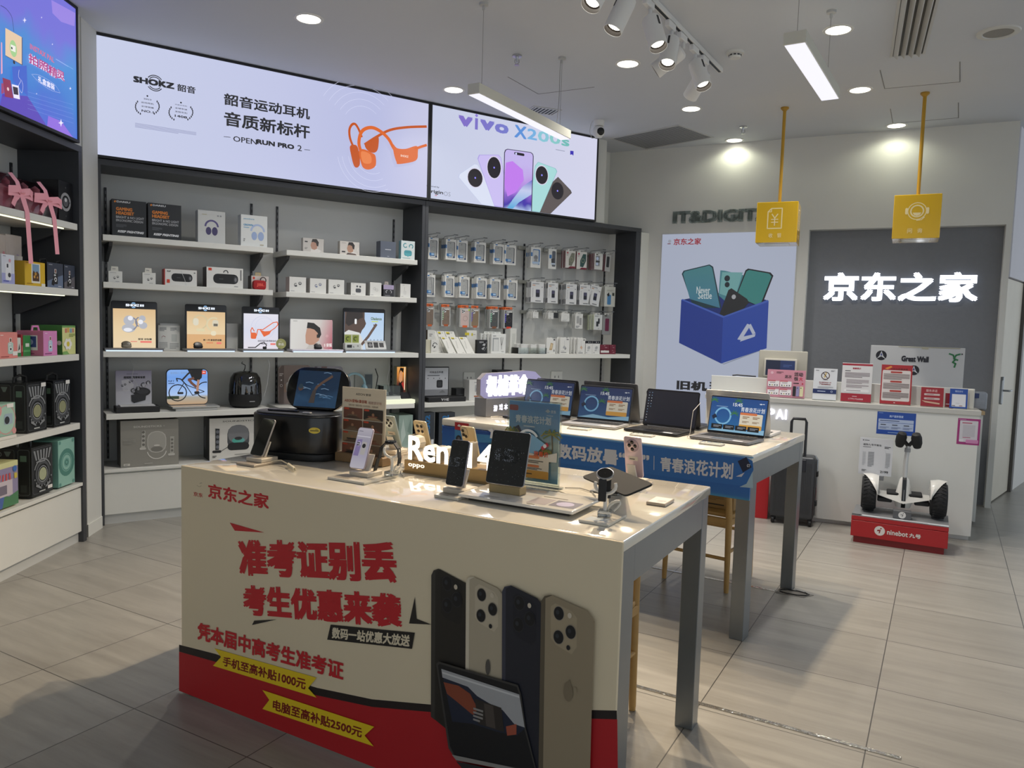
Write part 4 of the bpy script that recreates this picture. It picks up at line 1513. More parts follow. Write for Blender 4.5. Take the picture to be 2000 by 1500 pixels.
# --- third shelf: lit laptop-like displays
def litdisplay(label, px, bx, z, film, ops, kk, head=.155, dark=True, sub=()):
    u0, _, u1, z1 = B.rect(*kk(*px), -.16)
    v0, _, v1, _ = B.rect(*kk(*bx), -.03)
    w, h = u1 - u0, z1 - z
    t = thing('product_display', label, 'display stand', B.mat(u0, -.16, z))
    m = MB()
    bw = v1 - v0
    m.box(v0 - u0, v1 - u0, -.13, .02, .004, .022, C('#77797c' if dark else '#c9c7d4', .3, m=.3), .003)
    m.box(v0 - u0 + .01, v1 - u0 - .01, -.132, -.125, .0, .008, E('#cfe4ff', 1.3))
    mk('base', m, t)
    m = MB()
    hh = h * (1 - head)
    m.prism(rr(0, .015, w, h, .014), 0, .014, C('#16171a' if dark else '#c9c7cf', .3), 'y', .002)
    mk('panel', m, t)
    m = MB()
    x0 = .012 if dark else .004
    m.box(x0, w - x0, -.003, .0, .022, hh, film, .0005)
    A = Art(m, (x0, -.003, .022), (1, 0, 0), (0, 0, 1), w - 2 * x0, hh - .022)
    A.draw(ops)
    if dark and head > .1:
        A = Art(m, (0, 0, 0), (1, 0, 0), (0, 0, 1), w, h)
        q0, q1 = 1 - head * .68, 1 - head * .36
        l = E('#e9f2ff', 1.2)
        A.draw([('t', 'SH', .31, q0, .44, q1, l, .04), ('t', 'O', .44, q0, .52, q1, l, .04), ('o', .48, (q0 + q1) / 2, head * .36, .018, E('#8fc0ee', 1), 50, 130), ('o', .48, (q0 + q1) / 2, head * .36, .018, E('#8fc0ee', 1), 230, 310), ('t', 'KZ', .52, q0, .6, q1, l, .04), ('t', '韶音', .615, q0, .71, q1, l, .03)])
    mk('lit_poster', m, t)
    return t, w, h, u0


sv, sv2, gy = E('#b9bcc6', .9), E('#85889a', .9), E('#e6e7ee', 1)
cr1 = grad('sand_film', [(0, '#ecd6b2'), (.5, '#e8cfa4'), (1, '#dcb98a')], 'Z', 0, .33, .95)
litdisplay('lit sand coloured display with silver clip earbuds', (155, 1036, 530, 1410), (100, 1405, 585, 1445), ZB[2], cr1,
           [('c', .37, .7, .13, sv), ('c', .36, .5, .16, sv, .11), ('c', .34, .46, .1, gy, .05), ('c', .4, .76, .06, gy), ('o', .38, .62, .19, .03, sv2, -60, 60), ('c', .68, .76, .08, sv), ('c', .7, .58, .1, sv, .09), ('c', .64, .67, .06, gy), ('o', .66, .67, .15, .03, sv2, 120, 240), ('t', '韶音 动钛圈', .58, .2, .9, .25, E('#33322f', .8), .03), ('b', .4, .14, .62, .18, 1, E('#e08a78', 1)), ('R', .63, .13, .9, .175, E('#e8766c', 1), .01)], k4)
litdisplay('lit sand coloured display with cream ear hook earphones', (757, 1063, 1094, 1410), (765, 1408, 1170, 1445), ZB[2], cr1,
           [('r', 0, .0, 1, .38, E('#dcae7a', .95)), ('o', .34, .72, .2, .035, E('#cfc09a', 1), -70, 190), ('R', .16, .62, .3, .82, E('#d9d3bd', 1), .06), ('o', .7, .66, .2, .04, E('#d8cba6', 1), 60, 250), ('R', .66, .6, .82, .78, E('#d3cbb4', 1), .05), ('R', .62, .35, .76, .48, E('#e3d9bb', 1), .05), ('R', .24, .46, .46, .54, E('#dccfa8', 1), .03), ('r', .69, .61, .8, .68, E('#6a6458', .9)), ('t', '新一代 韶音舒适圈', .42, .2, .9, .255, E('#3d3328', .8), .03), ('b', .5, .13, .75, .17, 1, E('#d9774e', 1)), ('R', .77, .12, .9, .17, E('#e8766c', 1), .01)], k4)
orr = E('#e0632f', 1)
t, w, h, u0 = litdisplay('lit pale display with orange sports headphones', (1220, 1082, 1525, 1420), (1222, 1408, 1565, 1450), ZB[2], grad('swirl_film', [(0, '#e9e2ea'), (.5, '#d9dbec'), (1, '#e6e4ee')], 'Z', 0, .33, .95),
           [('o', .55, .6, .34, .012, E('#c9cbe0', 1)), ('o', .6, .62, .27, .01, E('#ccd0e4', 1)), ('l', [(.3, .5), (.24, .6), (.2, .52), (.22, .36)], .025, orr), ('R', .2, .28, .36, .46, orr, .04), ('l', [(.36, .36), (.4, .55), (.55, .55), (.85, .76), (.97, .78), (.99, .7), (.9, .6), (.75, .5)], .025, orr), ('p', [(.45, .55), (.6, .5), (.8, .52), (.74, .42), (.58, .34)], orr), ('t', '运动耳机音质新标杆', .4, .2, .95, .25, E('#4a4450', .8), .02), ('b', .5, .12, .75, .16, 1, E('#6b6470', .8)), ('R', .77, .11, .92, .16, E('#e8766c', 1), .01)], k4)
u0, _, u1, z1 = B.rect(540, 658, 558, 678, -.12)
m = MB()
m.prism(circ((u1 - u0) / 2, .042, .042, 24), 0, .004, C('#a9a96a', .4))
front(m, u1 - u0, .084).draw([('t', '新品', .2, .32, .8, .6, '#eceadb', .03), ('b', .3, .7, .7, .78, 1, '#dedcc8')])
solo('round_tag', 'round olive new-product tag beside the orange headphone display', 'tag', B.mat(u0, -.12, ZB[2] + .0235), m)
litdisplay('white lit display with a man in profile on pink red', (292, 900, 660, 1152), (312, 1152, 755, 1186), ZB[2], grad('rose_film', [(0, '#e6e4df'), (.45, '#dcd4cf'), (.8, '#c4707c'), (1, '#b8485c')], 'X', 0, .42, .8, axis2=('Z', -.3)),
           [('p', [(.36, 0), (.8, 0), (.72, .15), (.68, .3), (.45, .25), (.42, .1)], E('#cfcac4', .8)), ('p', [(.36, .2), (.35, .45), (.38, .68), (.5, .76), (.66, .6), (.68, .3), (.55, .15), (.45, .14)], E('#c99a82', .8)), ('p', [(.38, .7), (.4, .9), (.55, .88), (.7, .72), (.73, .5), (.68, .36), (.64, .55), (.56, .66), (.46, .7)], E('#1f1c1c', .7)), ('R', .62, .38, .67, .5, E('#24211f', .7), .02), ('t', 'S 音弧', .8, .08, .99, .2, E('#f3e9e6', .9), .03), ('b', .06, .92, .2, .95, 1, E('#9a9894', .8)), ('o', .87, .45, .04, .015, E('#e6b9bd', .9))], kb, head=0, dark=False)
t, w, h, u0 = litdisplay('black framed lit display with a singing woman in profile', (750, 806, 1110, 1152), (768, 1150, 1205, 1188), ZB[2], grad('sky_film', [(0, '#c9dcf0'), (1, '#b6cfec')], 'Z', 0, .3, .95),
           [('p', [(0, 1), (.5, 1), (.5, .82), (.54, .7), (.5, .6), (.44, .52), (.4, .42), (.15, .45), (0, .3)], E('#5a463c', .8)), ('p', [(.05, 1), (.45, 1), (.46, .86), (.36, .82), (.26, .72), (.1, .62), (.02, .7)], E('#332a26', .7)), ('p', [(.1, .52), (.38, .45), (.48, .2), (.46, 0), (.0, .0), (.0, .45)], E('#dcdcd8', .9)), ('l', [(.44, .14), (.6, .35), (.72, .55), (.8, .68)], .07, E('#6b5347', .8)), ('l', [(.76, .58), (.74, .68)], .03, E('#6b5347', .8)), ('R', .25, .68, .3, .82, E('#efefef', 1), .02), ('t', 'Oladance', .66, .8, .94, .88, E('#4f6a24', .9), .02), ('b', .68, .74, .92, .78, 1, E('#c6d940', 1))] + [('c', .66 + .09 * i, .14 + .12 * j, .025, E('#9fb2c8', .9)) for i in range(4) for j in range(2)], kb, head=.09)
# things standing on these displays
def case_(u, z, c, c2, lab, lid=True):
    t = thing('earbud_case', lab, 'earbud case', B.mat(u, -.075, z + .0225))
    m = MB()
    m.lathe([(.002, 0), (.03, .002), (.036, .012), (.034, .022), (.002, .024)], C(c, .25), 20, Matrix.Scale(.6, 4, (0, 1, 0)))
    mk('body', m, t)
    if lid:
        m = MB()
        m.lathe([(.002, 0), (.03, .001), (.034, .008), (.026, .018), (.002, .02)], C(c2, .25), 20, tr(0, .014, .024) @ rotx(60) @ Matrix.Scale(.8, 4, (0, 1, 0)))
        mk('lid', m, t)


case_(B.hit(247, 672, -.075)[0], ZB[2], '#9a917f', '#6f695c', 'beige open earbud case on the silver earbud display')
case_(B.hit(387, 674, -.075)[0], ZB[2], '#1d1d1f', '#2a2a2c', 'black open earbud case on the cream earphone display')
case_(B.hit(621, 681, -.075)[0], ZB[2], '#161618', '#2a2a2d', 'black open earbud case on the white profile display')
m = MB()
uu = B.hit(506, 676, -.075)[0]
m.tube([(.045, .0, .006), (.06, 0, .03), (.04, .0, .055), (.01, 0, .045), (-.03, 0, .012), (-.09, -.01, .012)], .004, '#1f1f21', 7)
m.box(.03, .06, -.008, .008, 0, .02, '#1b1b1d', .004)
solo('sports_headphones', 'black bone conduction headphones on the orange headphone display', 'headphones', B.mat(uu, -.075, ZB[2] + .0225), m)
uu = B.hit(735, 672, -.09)[0]
m = MB()
m.X = rotx(-25)
m.box(-.10, .10, 0, .008, 0, .085, '#cfd0cd', .003)
A = front(m, .2, .085, 0, -.1, 0)
A.draw([('r', .12, .2, .35, .8, '#1c1d1f'), ('r', .4, .2, .62, .8, '#28292b'), ('r', .67, .25, .88, .75, '#3a3a3c'), ('c', .24, .5, .2, '#77787a')])
solo('earphone_tray', 'white sloping tray of earphone parts before the singer display', 'tray', B.mat(uu, -.085, ZB[2] + .0255), m)
uu = B.hit(690, 668, -.1)[0]
m = MB()
m.box(-.075, .075, 0, .05, 0, .055, '#d5d8d2', .003)
front(m, .15, .055, 0, -.075, 0).draw(buds(.65, .5, .25, '#222224') + [('r', .12, .3, .42, .75, '#2a2b2d')])
solo('earphone_box', 'small white earphone box with black hooks before the singer display', 'box', B.mat(uu, -.10, ZB[2] + .0225), m)
m = MB()
for q in (-.04, .03):
    m.box(q - .033, q + .033, .004, .007, 0, .075, '#c9cf9a', .001)
    Art(m, (q - .033, .004, 0), (1, 0, 0), (0, 0, 1), .066, .075).draw([('r', .08, .1, .92, .9, '#9aa84a'), ('o', .5, .5, .25, .08, '#2f3322', 50, 280)])
solo('price_card', 'lime green earphone cards behind the small white earphone box', 'card', B.mat(uu, -.118, ZB[2] + .0785), m)
# leaflet
u0, _, u1, z1 = B.rect(*k4(540, 1232, 720, 1440), -.2)
m = MB()
h = z1 - ZB[2]
w = u1 - u0
m.prism([(0, .02), (w * .45, .0), (w, .03), (w, .034), (w * .45, .004), (0, .024)], 0, h, '#dadad4', 'z')
Art(m, (w * .45, .0, 0), (w * .55, .03, 0), (0, 0, 1), 1, h).draw([('b', .15, .78, .7, .92, 3, '#8d8f90'), ('R', .25, .35, .75, .65, '#c3c6c0', .1), ('b', .1, .06, .9, .3, 4, '#a5a6a4')])
Art(m, (0, .02, 0), (w * .45, -.02, 0), (0, 0, 1), 1, h).draw([('b', .15, .76, .8, .92, 3, '#8d8f90'), ('o', .35, .5, .06, .02, '#8a3f36'), ('o', .65, .52, .06, .02, '#8a3f36'), ('l', [(.35, .52), (.5, .58), (.7, .54)], .02, '#8a3f36'), ('b', .1, .06, .9, .34, 5, '#a5a6a4')])
solo('folded_leaflet', 'folded white leaflet standing between the two sand coloured displays', 'leaflet', B.mat(u0, -.2, ZB[2]), m)
for x0, x1, lb in ((442, 462, 'blank white card behind the cream earphone display'), (318, 347, 'blank white card behind the folded leaflet')):
    u0, _, u1, z1 = B.rect(x0, 632, x1, 680, -.25)
    m = MB()
    m.box(0, u1 - u0 + .03, 0, .004, 0, z1 - ZB[2], '#cfcfca')
    solo('blank_card', lb, 'card', B.mat(u0 - .02, -.25, ZB[2]), m)

# --- fourth shelf
k7 = crop(180, 700, 6.667)
u0, _, u1, z1 = B.rect(*k7(305, 160, 775, 640), -.15)
w = u1 - u0
t = BOARD_ = thing('product_display', 'grey lavender display board with black earbuds on a black base', 'display stand', B.mat(u0, -.15, ZB[3]))
h = z1 - ZB[3]
m = MB()
m.box(-.012, w + .04, -.115, .03, .0, .045, '#1b1c1e', .004)
m.box(.02, w + .01, -.10, .01, .045, .052, '#c9cacb', .001)
mk('base', m, t)
m = MB()
m.box(0, w, 0, .012, .045, h, grad('mist_print', [(0, '#c3c4c8'), (.5, '#b3b2bd'), (1, '#7f7a95')], 'Z', .04, .34), .001)
A = Art(m, (0, 0, .045), (1, 0, 0), (0, 0, 1), w, h - .045)
A.draw([('p', [(.16, .72), (.36, .75), (.5, .6), (.45, .4), (.2, .42)], '#c6c6cc'), ('t', '超短距 超清晰音质', .22, .77, .82, .84, '#2a2a2e', .04), ('b', .3, .89, .75, .91, 1, '#5a5a66')] + buds(.22, .58, .07, '#3a3b40') + buds(.42, .68, .06, '#4a4b50') + buds(.83, .6, .13, '#1f2024', '#c0c0c6') + [('c', .72, .38, .23, '#1f2023', .13), ('c', .74, .4, .17, '#34353a', .08), ('p', [(.42, .3), (.85, .34), (.82, .14), (.5, .06), (.43, .12)], '#2a2b2f')] + buds(.55, .44, .13, '#141518', '#8d8e94'))
mk('board', m, t)
m = MB()
m.lathe([(.002, 0), (.035, .003), (.04, .02), (.036, .04), (.002, .045)], C('#77787c', .2), 20, Matrix.Scale(.6, 4, (0, 1, 0)))
solo('earbud_case', 'grey earbud case before the lavender earbud board', 'earbud case', B.mat(u0 + w * .56, -.205, ZB[3] + .0525), m)

u0, _, u1, z1 = B.rect(*k7(962, 138, 1512, 612), -.17)
w, h = u1 - u0, z1 - ZB[3]
t = thing('product_display', 'lit rounded display with a cyclist picture', 'display stand', B.mat(u0, -.17, ZB[3]))
m = MB()
m.box(.045, w + .04, -.14, .02, .0, .02, C('#c9cac8', .25), .003)
m.box(.02, w + .055, -.15, .02, .022, .034, C('#aeb0ae', .1), .002)
mk('base', m, t)
m = MB()
m.prism(rr(0, .034, w, h, .035), 0, .014, '#2a2b2e', 'y', .002)
mk('panel', m, t)
m = MB()
m.prism(rr(.006, .038, w - .006, h - .006, .03), -.003, .0, grad('sky_poster', [(0, '#b99a78'), (.18, '#a8a294'), (.25, '#a9c6f0'), (.7, '#6f9fe6'), (1, '#8fb6ee')], 'Z', .04, .34, .95), 'y')
A = Art(m, (0, -.003, .034), (1, 0, 0), (0, 0, 1), w, h - .034)
bk, sk = E('#17181b', .5), E('#7a5040', .7)
A.draw([('r', .02, .17, .3, .25, E('#36482c', .6)), ('t', '旋律随心 便携随行', .1, .86, .55, .92, E('#7f9ecb', .9), .01), ('o', .27, .34, .24, .028, bk), ('o', .93, .4, .24, .028, bk, 80, 270), ('l', [(.27, .34), (.42, .62), (.62, .26), (.9, .36), (.5, .54), (.42, .62)], .02, bk), ('l', [(.42, .62), (.34, .72), (.24, .74), (.26, .66)], .03, bk), ('p', [(.5, .98), (.86, .98), (.84, .75), (.74, .64), (.62, .7), (.56, .86)], bk), ('l', [(.6, .95), (.5, .85), (.38, .7)], .045, E('#2f2a2c', .5)), ('l', [(.64, .74), (.53, .7), (.6, .6), (.7, .5)], .07, sk), ('l', [(.76, .68), (.74, .5), (.73, .35)], .065, E('#b98a72', .8)), ('R', .66, .3, .78, .37, bk, .02), ('R', .26, .3, .4, .36, bk, .02), ('r', .84, .85, .94, .95, E('#d0402a', 1)), ('t', 'JBL', .855, .88, .925, .92, E('#ffe9e0', 1), .02), ('t', 'FLIP 7', .05, .64, .18, .69, E('#23355c', .7), .02), ('b', .05, .58, .25, .62, 1, E('#44608f', .7))])
mk('lit_poster', m, t)
uc = B.hit(*k7(1265, 520), -.24)[0]
t = thing('bluetooth_speaker', 'black barrel speaker standing before the cyclist picture', 'speaker', B.mat(uc, -.245, ZB[3] + .035))
m = MB()
rp = []
for i in range(15):
    x = -.115 + .23 * i / 14
    f = 1 - (abs(x) / .115) ** 4 * .28
    rp.append((.047 * f, x))
m.lathe(rp, C('#101113', .75, n=.2, sc=150, bump=.2), 28, tr(0, 0, .047) @ roty(90))
A = Art(m, (-.05, -.0485, .033), (1, 0, 0), (0, 0, 1), .1, .03)
A.draw([('t', 'JBL', .2, .1, .8, .95, '#6f7275', .02)])
mk('body', m, t)
for s_ in (-1, 1):
    m = MB()
    m.lathe([(.001, .003), (.03, .002), (.033, 0)], '#2a2b2d', 20, tr(s_ * .116, 0, .047) @ roty(90 * s_))
    mk('end_cap', m, t)
# clear domed speaker
uc = B.hit(479, 790, -.19)[0]
_, zt_ = B.hit(479, 725, -.19)
t = DOME_ = thing('dome_speaker', 'black speaker with a smoky clear dome', 'speaker', B.mat(uc, -.19, ZB[3]))
hh = zt_ - ZB[3]
rd = (B.hit(511, 780, -.19)[0] - B.hit(448, 780, -.19)[0]) / 2
m = MB()
m.lathe([(.002, 0), (rd * .72, .0), (rd * .9, .015), (rd, .06), (rd * .99, hh * .38), (rd * .8, hh * .40), (.002, hh * .41)], C('#111214', .5, n=.1, sc=200), 36)
Art(m, (-.03, -rd - .001, hh * .17), (1, 0, 0), (0, 0, 1), .1, .012).draw([('b', .3, 0, .9, 1, 1, '#9a9c9e')])
mk('base', m, t)
m = MB()
m.lathe([(rd * .985, hh * .385), (rd * .97, hh * .6), (rd * .9, hh * .82), (rd * .7, hh * .95), (rd * .35, hh * .995), (.002, hh)], glass('smoky_dome', '#5f656a', .10), 36, caps=False)
mk('dome', m, t)
m = MB()
m.lathe([(.002, hh * .56), (rd * .4, hh * .55), (rd * .62, hh * .5), (rd * .7, hh * .42)], C('#1d1e21', .3), 28)
mk('woofer', m, t)
m = MB()
m.tube([(0, .05, hh * .98), (.01, .05, hh + .02), (.015, .06, hh + .045), (-.01, .08, hh + .06), (.0, .09, hh + .07)], .0035, BLK, 6)
mk('power_cord', m, t)

# fourth shelf, second bay
k8b = crop(480, 680, 4.1667)
for px, c, c2, lb, ex in (((265, 140, 530, 420), '#8f7f78', '#6a5c56', 'brown grey headphone card behind the white hoop headphones', 0), ((537, 148, 790, 420), '#9a98a2', '#5a4f50', 'grey violet headphone card with a small tube picture', 1)):
    u0, _, u1, z1 = B.rect(*k8b(*px), -.3)
    w, h = u1 - u0, z1 - ZB[3]
    m = MB()
    m.prism(rr(0, 0, w, h, .035), 0, .006, C(c, .5), 'y')
    A = front(m, w, h)
    A.draw([('p', [(.02, .01), (.17, .01), (.17, .99), (.1, .99), (.02, .9)], c2), ('b', .03, .72, .15, .8, 2, '#c9bfb8'), ('c', .09, .62, .02, '#d9d0ca'), ('o', .09, .48, .035, .01, '#d9d0ca')])
    if ex:
        A.draw([('p', [(.3, .99), (.48, .99), (.4, .6), (.3, .6)], '#7b5d56'), ('o', .4, .55, .16, .03, '#b8a9a2', 0, 180), ('p', [(.72, .75), (.8, .84), (.98, .66), (.93, .58)], '#b7b9c0')])
    else:
        A.draw([('p', [(.17, .52), (.98, .62), (.98, .3), (.17, .3)], '#9f8474')])
    solo('headphone_card', lb, 'display card', B.mat(u0, -.3, ZB[3]), m)


def headset(lab, pxc, wpx, top, c, z, d):
    u0, zt_ = B.hit(*k8b(pxc - wpx / 2, top), d)
    u1 = B.hit(*k8b(pxc + wpx / 2, top), d)[0]
    r = (u1 - u0) / 2
    zc = zt_ - r
    t = thing('headphones', lab, 'headphones', B.mat((u0 + u1) / 2, d, z))
    m = MB()
    m.tube([(r * math.cos(a), 0, zc - z + r * math.sin(a)) for a in [R_(q) for q in range(-5, 186, 10)]], .011, C(c, .4), 8)
    mk('headband', m, t)
    for s_ in (-1, 1):
        m = MB()
        m.lathe([(.002, -.018), (.036, -.018), (.044, -.008), (.044, .008), (.036, .018), (.002, .018)], C(c, .4), 24, tr(s_ * r, 0, zc - z - .05) @ roty(80) @ Matrix.Scale(1.2, 4, (1, 0, 0)))
        mk('ear_cup', m, t)
    m = MB()
    m.tube([(0, .0, 0), (0, 0, zc - z + r - .012)], .005, glass(), 8)
    m.box(-.06, .06, -.04, .04, 0, .006, glass(), .001)
    tag(mk('headphone_stand', m, None, B.mat((u0 + u1) / 2, d, z)), 'clear stand holding the ' + lab.split(' on ')[0], 'stand')


headset('white hoop headphones on a clear stand', 425, 140, 208, '#d6d3ce', ZB[3], -.2)
headset('pale blue headphones on a clear stand', 885, 170, 208, '#8fb2bd', ZB[3], -.2)
u0, _, u1, z1 = B.rect(*k8b(965, 205, 1032, 420), -.29)
m = MB()
m.box(0, u1 - u0, 0, .008, 0, z1 - ZB[3], '#9da2a2', .002)
front(m, u1 - u0, z1 - ZB[3]).draw([('r', .06, .04, .94, .96, '#545d62'), ('r', .2, .3, .8, .6, '#6d7478'), ('p', [(.3, .1), (.6, .1), (.5, .4)], '#8a5f52')])
solo('picture_card', 'narrow grey picture card beside the pale blue headphones', 'display card', B.mat(u0, -.29, ZB[3]), m)
u0, _, u1, z1 = B.rect(*k8b(1120, 412, 1380, 450), -.02)
t = GLOW_ = thing('product_display', 'glowing white display base with clear earbud box on it', 'display stand', B.mat(u0, -.02, ZB[3]))
w = u1 - u0
m = MB()
m.box(0, w, 0, .2, 0, .035, E('#f3f6d6', 1.0), .004)
mk('base', m, t)
m = MB()
m.box(.01, w * .58, .03, .17, .036, .07, '#cfd2cf', .002)
mk('plinth', m, t)
m = MB()
for a in ((.012, w * .56, .028, .031), (.012, .015, .03, .17), (w * .555, w * .56, .03, .17), (.012, w * .56, .168, .171)):
    m.box(*a, .0705, .16, glass())
mk('clear_cover', m, t)
m = MB()
for x in (.05, .10):
    m.lathe([(.002, 0), (.018, .003), (.022, .015), (.018, .03), (.002, .034)], C('#d3d4d4', .3) if x < .1 else C('#26272a', .3), 16, tr(x, .08, .0705))
solo('earbuds', 'white and black earbuds inside the clear cover on the glowing base', 'earbuds', B.mat(u0 + .012, -.02, ZB[3] + .0005), m)
u0, _, u1, z1 = B.rect(*k8b(1225, 148, 1300, 400), -.25)
t = thing('lit_poster_frame', 'small glowing orange portrait poster beside the divider', 'poster', B.mat(u0, -.25, ZB[3]))
w, h = u1 - u0, z1 - ZB[3]
m = MB()
m.box(0, w + .02, 0, .05, 0, h, C('#8f8a70', .3, m=.3), .002)
mk('frame', m, t)
m = MB()
m.box(.006, w, -.003, .0, .01, h - .006, grad('ember_film', [(0, '#3a1a16'), (.5, '#5d2a1c'), (.8, '#d98a3c'), (1, '#e0a45a')], 'Z', 0, h, 1.0))
Art(m, (.006, -.003, .01), (1, 0, 0), (0, 0, 1), w - .006, h - .016).draw([('p', [(.1, 0), (.75, 0), (.75, .4), (.55, .6), (.2, .5)], E('#16110f', .4)), ('p', [(.2, .6), (.3, .88), (.6, .85), (.62, .6), (.4, .52)], E('#d9996a', .9)), ('p', [(.15, .75), (.35, .98), (.75, .96), (.7, .82), (.4, .9)], E('#1c1512', .4)), ('p', [(.5, .5), (.8, .3), (.9, .45), (.7, .55)], E('#b8342a', .8)), ('r', .82, .3, .92, 1, E('#f0dcb8', 1))])
mk('lit_poster', m, t)
u0, _, u1, z1 = B.rect(*k8b(1285, 355, 1365, 400), -.05)
m = MB()
m.X = rotx(-40)
m.box(0, .1, 0, .012, 0, .075, '#1d1e20', .003)
solo('card_holder', 'small black sloping card holder before the glowing portrait poster', 'card holder', B.mat(u0, -.09, ZB[3] + .0355), m)

# --- bottom: boxes on the base
grey = '#8d8c84'
o_, wb, hb = carton('speaker_box', 'large grey box printed with a clear domed speaker set', 'box', B, ZB[4], (368, 802, 1127, 1408), .2, C('#8e8c84', .35, n=.04, sc=6),
       [('t', 'SOUNDSTICKS', .22, .84, .70, .88, '#d0cec6', .0), ('t', '4', .73, .845, .75, .88, '#b9b6ae', 0), ('R', .45, .28, .78, .75, '#b9b7b0', .16), ('R', .465, .30, .765, .735, '#a3a199', .15), ('c', .615, .36, .12, '#7d7b74', .06), ('c', .615, .44, .06, '#c9c7c0', .02), ('o', .615, .34, .2, .02, '#cfcdc6', 190, 350), ('p', [(.345, .4), (.41, .41), (.42, .77), (.36, .77)], '#b5b3ab'), ('R', .32, .36, .43, .41, '#c0beb6', .02), ('p', [(.84, .24), (.91, .25), (.92, .62), (.845, .62)], '#aeaca4'), ('R', .81, .2, .93, .25, '#c0beb6', .02)]
       + [('c', .385, .47 + .09 * i, .028, '#6d6b65') for i in range(4)] + [('c', .88, .31 + .08 * i, .026, '#77756e') for i in range(4)] + [('r', .05, .03, .155, .08, '#c9c7bf'), ('b', .065, .045, .14, .065, 1, '#55544f'), ('b', .4, .05, .6, .075, 1, '#b9b7af'), ('b', .05, .5, .25, .6, 3, '#98968e')], k=k7, d=-.05, side='#6d6b66')
carton('speaker_box', 'white and black box printed with a dark domed speaker set', 'box', B, ZB[4], (1524, 770, 2290, 1282), .2, '#d3d1ca',
       [('t', 'SOUNDSTICKS', .22, .90, .84, .935, '#4a4a48', .0), ('t', '5', .88, .90, .9, .935, '#6a6a66', 0), ('R', .30, .22, .67, .82, '#4b4e52', .2), ('R', .31, .4, .66, .81, '#77797c', .17), ('c', .485, .45, .15, grad('glow_print', [(0, '#6a6fd0'), (.5, '#4fae9a'), (1, '#8aa9c4')], 'X', 0, .4), .07), ('c', .485, .5, .09, '#2f3033', .04), ('R', .3, .22, .67, .4, '#222326', .1), ('p', [(.1, .25), (.16, .25), (.17, .75), (.1, .76)], '#2b2d31'), ('R', .05, .18, .2, .24, '#1d1e20', .03), ('l', [(.2, .22), (.3, .3)], .012, '#222326'), ('p', [(.9, .28), (.96, .28), (.96, .75), (.9, .75)], '#2b2d31')]
       + [('c', .135, .32 + .12 * i, .04, '#6d7178') for i in range(4)] + [('b', .05, .06, .12, .12, 2, '#55544f'), ('b', .42, .1, .85, .13, 1, '#8d8b84')], k=k7, d=-.08, side='#1c1d1f', sops=[('p', [(.1, .3), (.4, .2), (.4, .8), (.1, .7)], '#6d7178')])
o, w, h = carton('marble_box', 'pale green marble patterned box at the divider', 'box', B, ZB[4], (779, 811, 806, 872), .22, C('#96aba0', .3, n=.25, sc=9), [('p', [(.2, .1), (.5, .4), (.3, .9), (.15, .5)], '#b9c9c0'), ('p', [(.6, .5), (.85, .9), (.9, .4)], '#7f978c')], d=-.05, side='#8ea398')
carton('black_carton', 'black box below the shelf behind the singing speaker sign', 'box', B, ZB[4], (590, 812, 668, 870), .25, '#17181b', [('b', .1, .7, .4, .8, 1, '#3a3b3d')], d=-.08)

# cables hanging behind the displays
for i, (pts, lb) in enumerate((([(252, 703), (262, 715), (258, 735), (272, 760)], 'thin white cord hanging down onto the earbud board'), ([(522, 703), (525, 712), (520, 750), (514, 775)], 'thin clear cord hanging beside the dome speaker'), ([(758, 703), (762, 715), (756, 740), (762, 765)], 'thin cord hanging above the glowing display base'), ([(733, 720), (738, 735), (734, 760), (738, 775)], 'thick black cord hanging behind the clear earbud cover'))):
    m = MB()
    P = []
    for x, y in pts:
        u, z = B.hit(x, y, -.12 if i != 1 else -.02)
        P.append((u, .12 if i != 1 else .02, z))
    if i in (1,):
        P = [(p[0], -.006, p[2]) for p in P]
    m.tube(P, .0045 if i == 3 else .0018, '#1b1c1e' if i == 3 else '#b5b7b7', 6)
    par_ = (BOARD_, DOME_, GLOW_, GLOW_)[i]
    mk('power_cord', m, par_, par_.matrix_basis.inverted() @ B.mat())

# ================================================================ phone cases hung on hooks
ka = crop(826, 410, 9.346)
kc2 = crop(826, 560, 9.346)
kd = crop(1010, 440, 9.346)
ke = crop(1010, 580, 9.346)
ORD = ('first', 'second', 'third', 'fourth', 'fifth', 'sixth', 'seventh')
BL = '#3c76b0'
CLEAR = [('R', .17, .14, .86, .88, '#3a3f47', .05), ('R', .19, .15, .80, .865, '#a8aaa8', .05), ('R', .36, .76, .5, .84, '#8f918f', .03), ('o', .5, .5, .1, .01, '#8c8e8c'), ('r', .1, .17, .58, .30, BL), ('r', .3, .2, .55, .28, '#a9c6de'), ('R', .2, .1, .86, .17, '#2b3f66', .02), ('R', .25, .12, .7, .155, '#dfe2e0', .01), ('R', .18, .93, .38, .98, BL, .01), ('r', 0, .55, .1, .72, BL)]
FILM = [('r', .08, .05, .12, .06, '#dadad6'), ('R', .36, .22, .70, .66, '#c7cbd2', .04), ('R', .38, .27, .68, .62, '#20222e', .03), ('R', .42, .46, .64, .60, '#4b4a66', .02), ('b', .1, .86, .85, .93, 1, '#9a9c9e'), ('b', .1, .8, .42, .85, 1, '#c9803c'), ('b', .1, .25, .18, .7, 6, '#b5b7b9'), ('r', .35, .06, .78, .1, '#77797b'), ('c', .85, .75, .03, '#8a8c8e')]


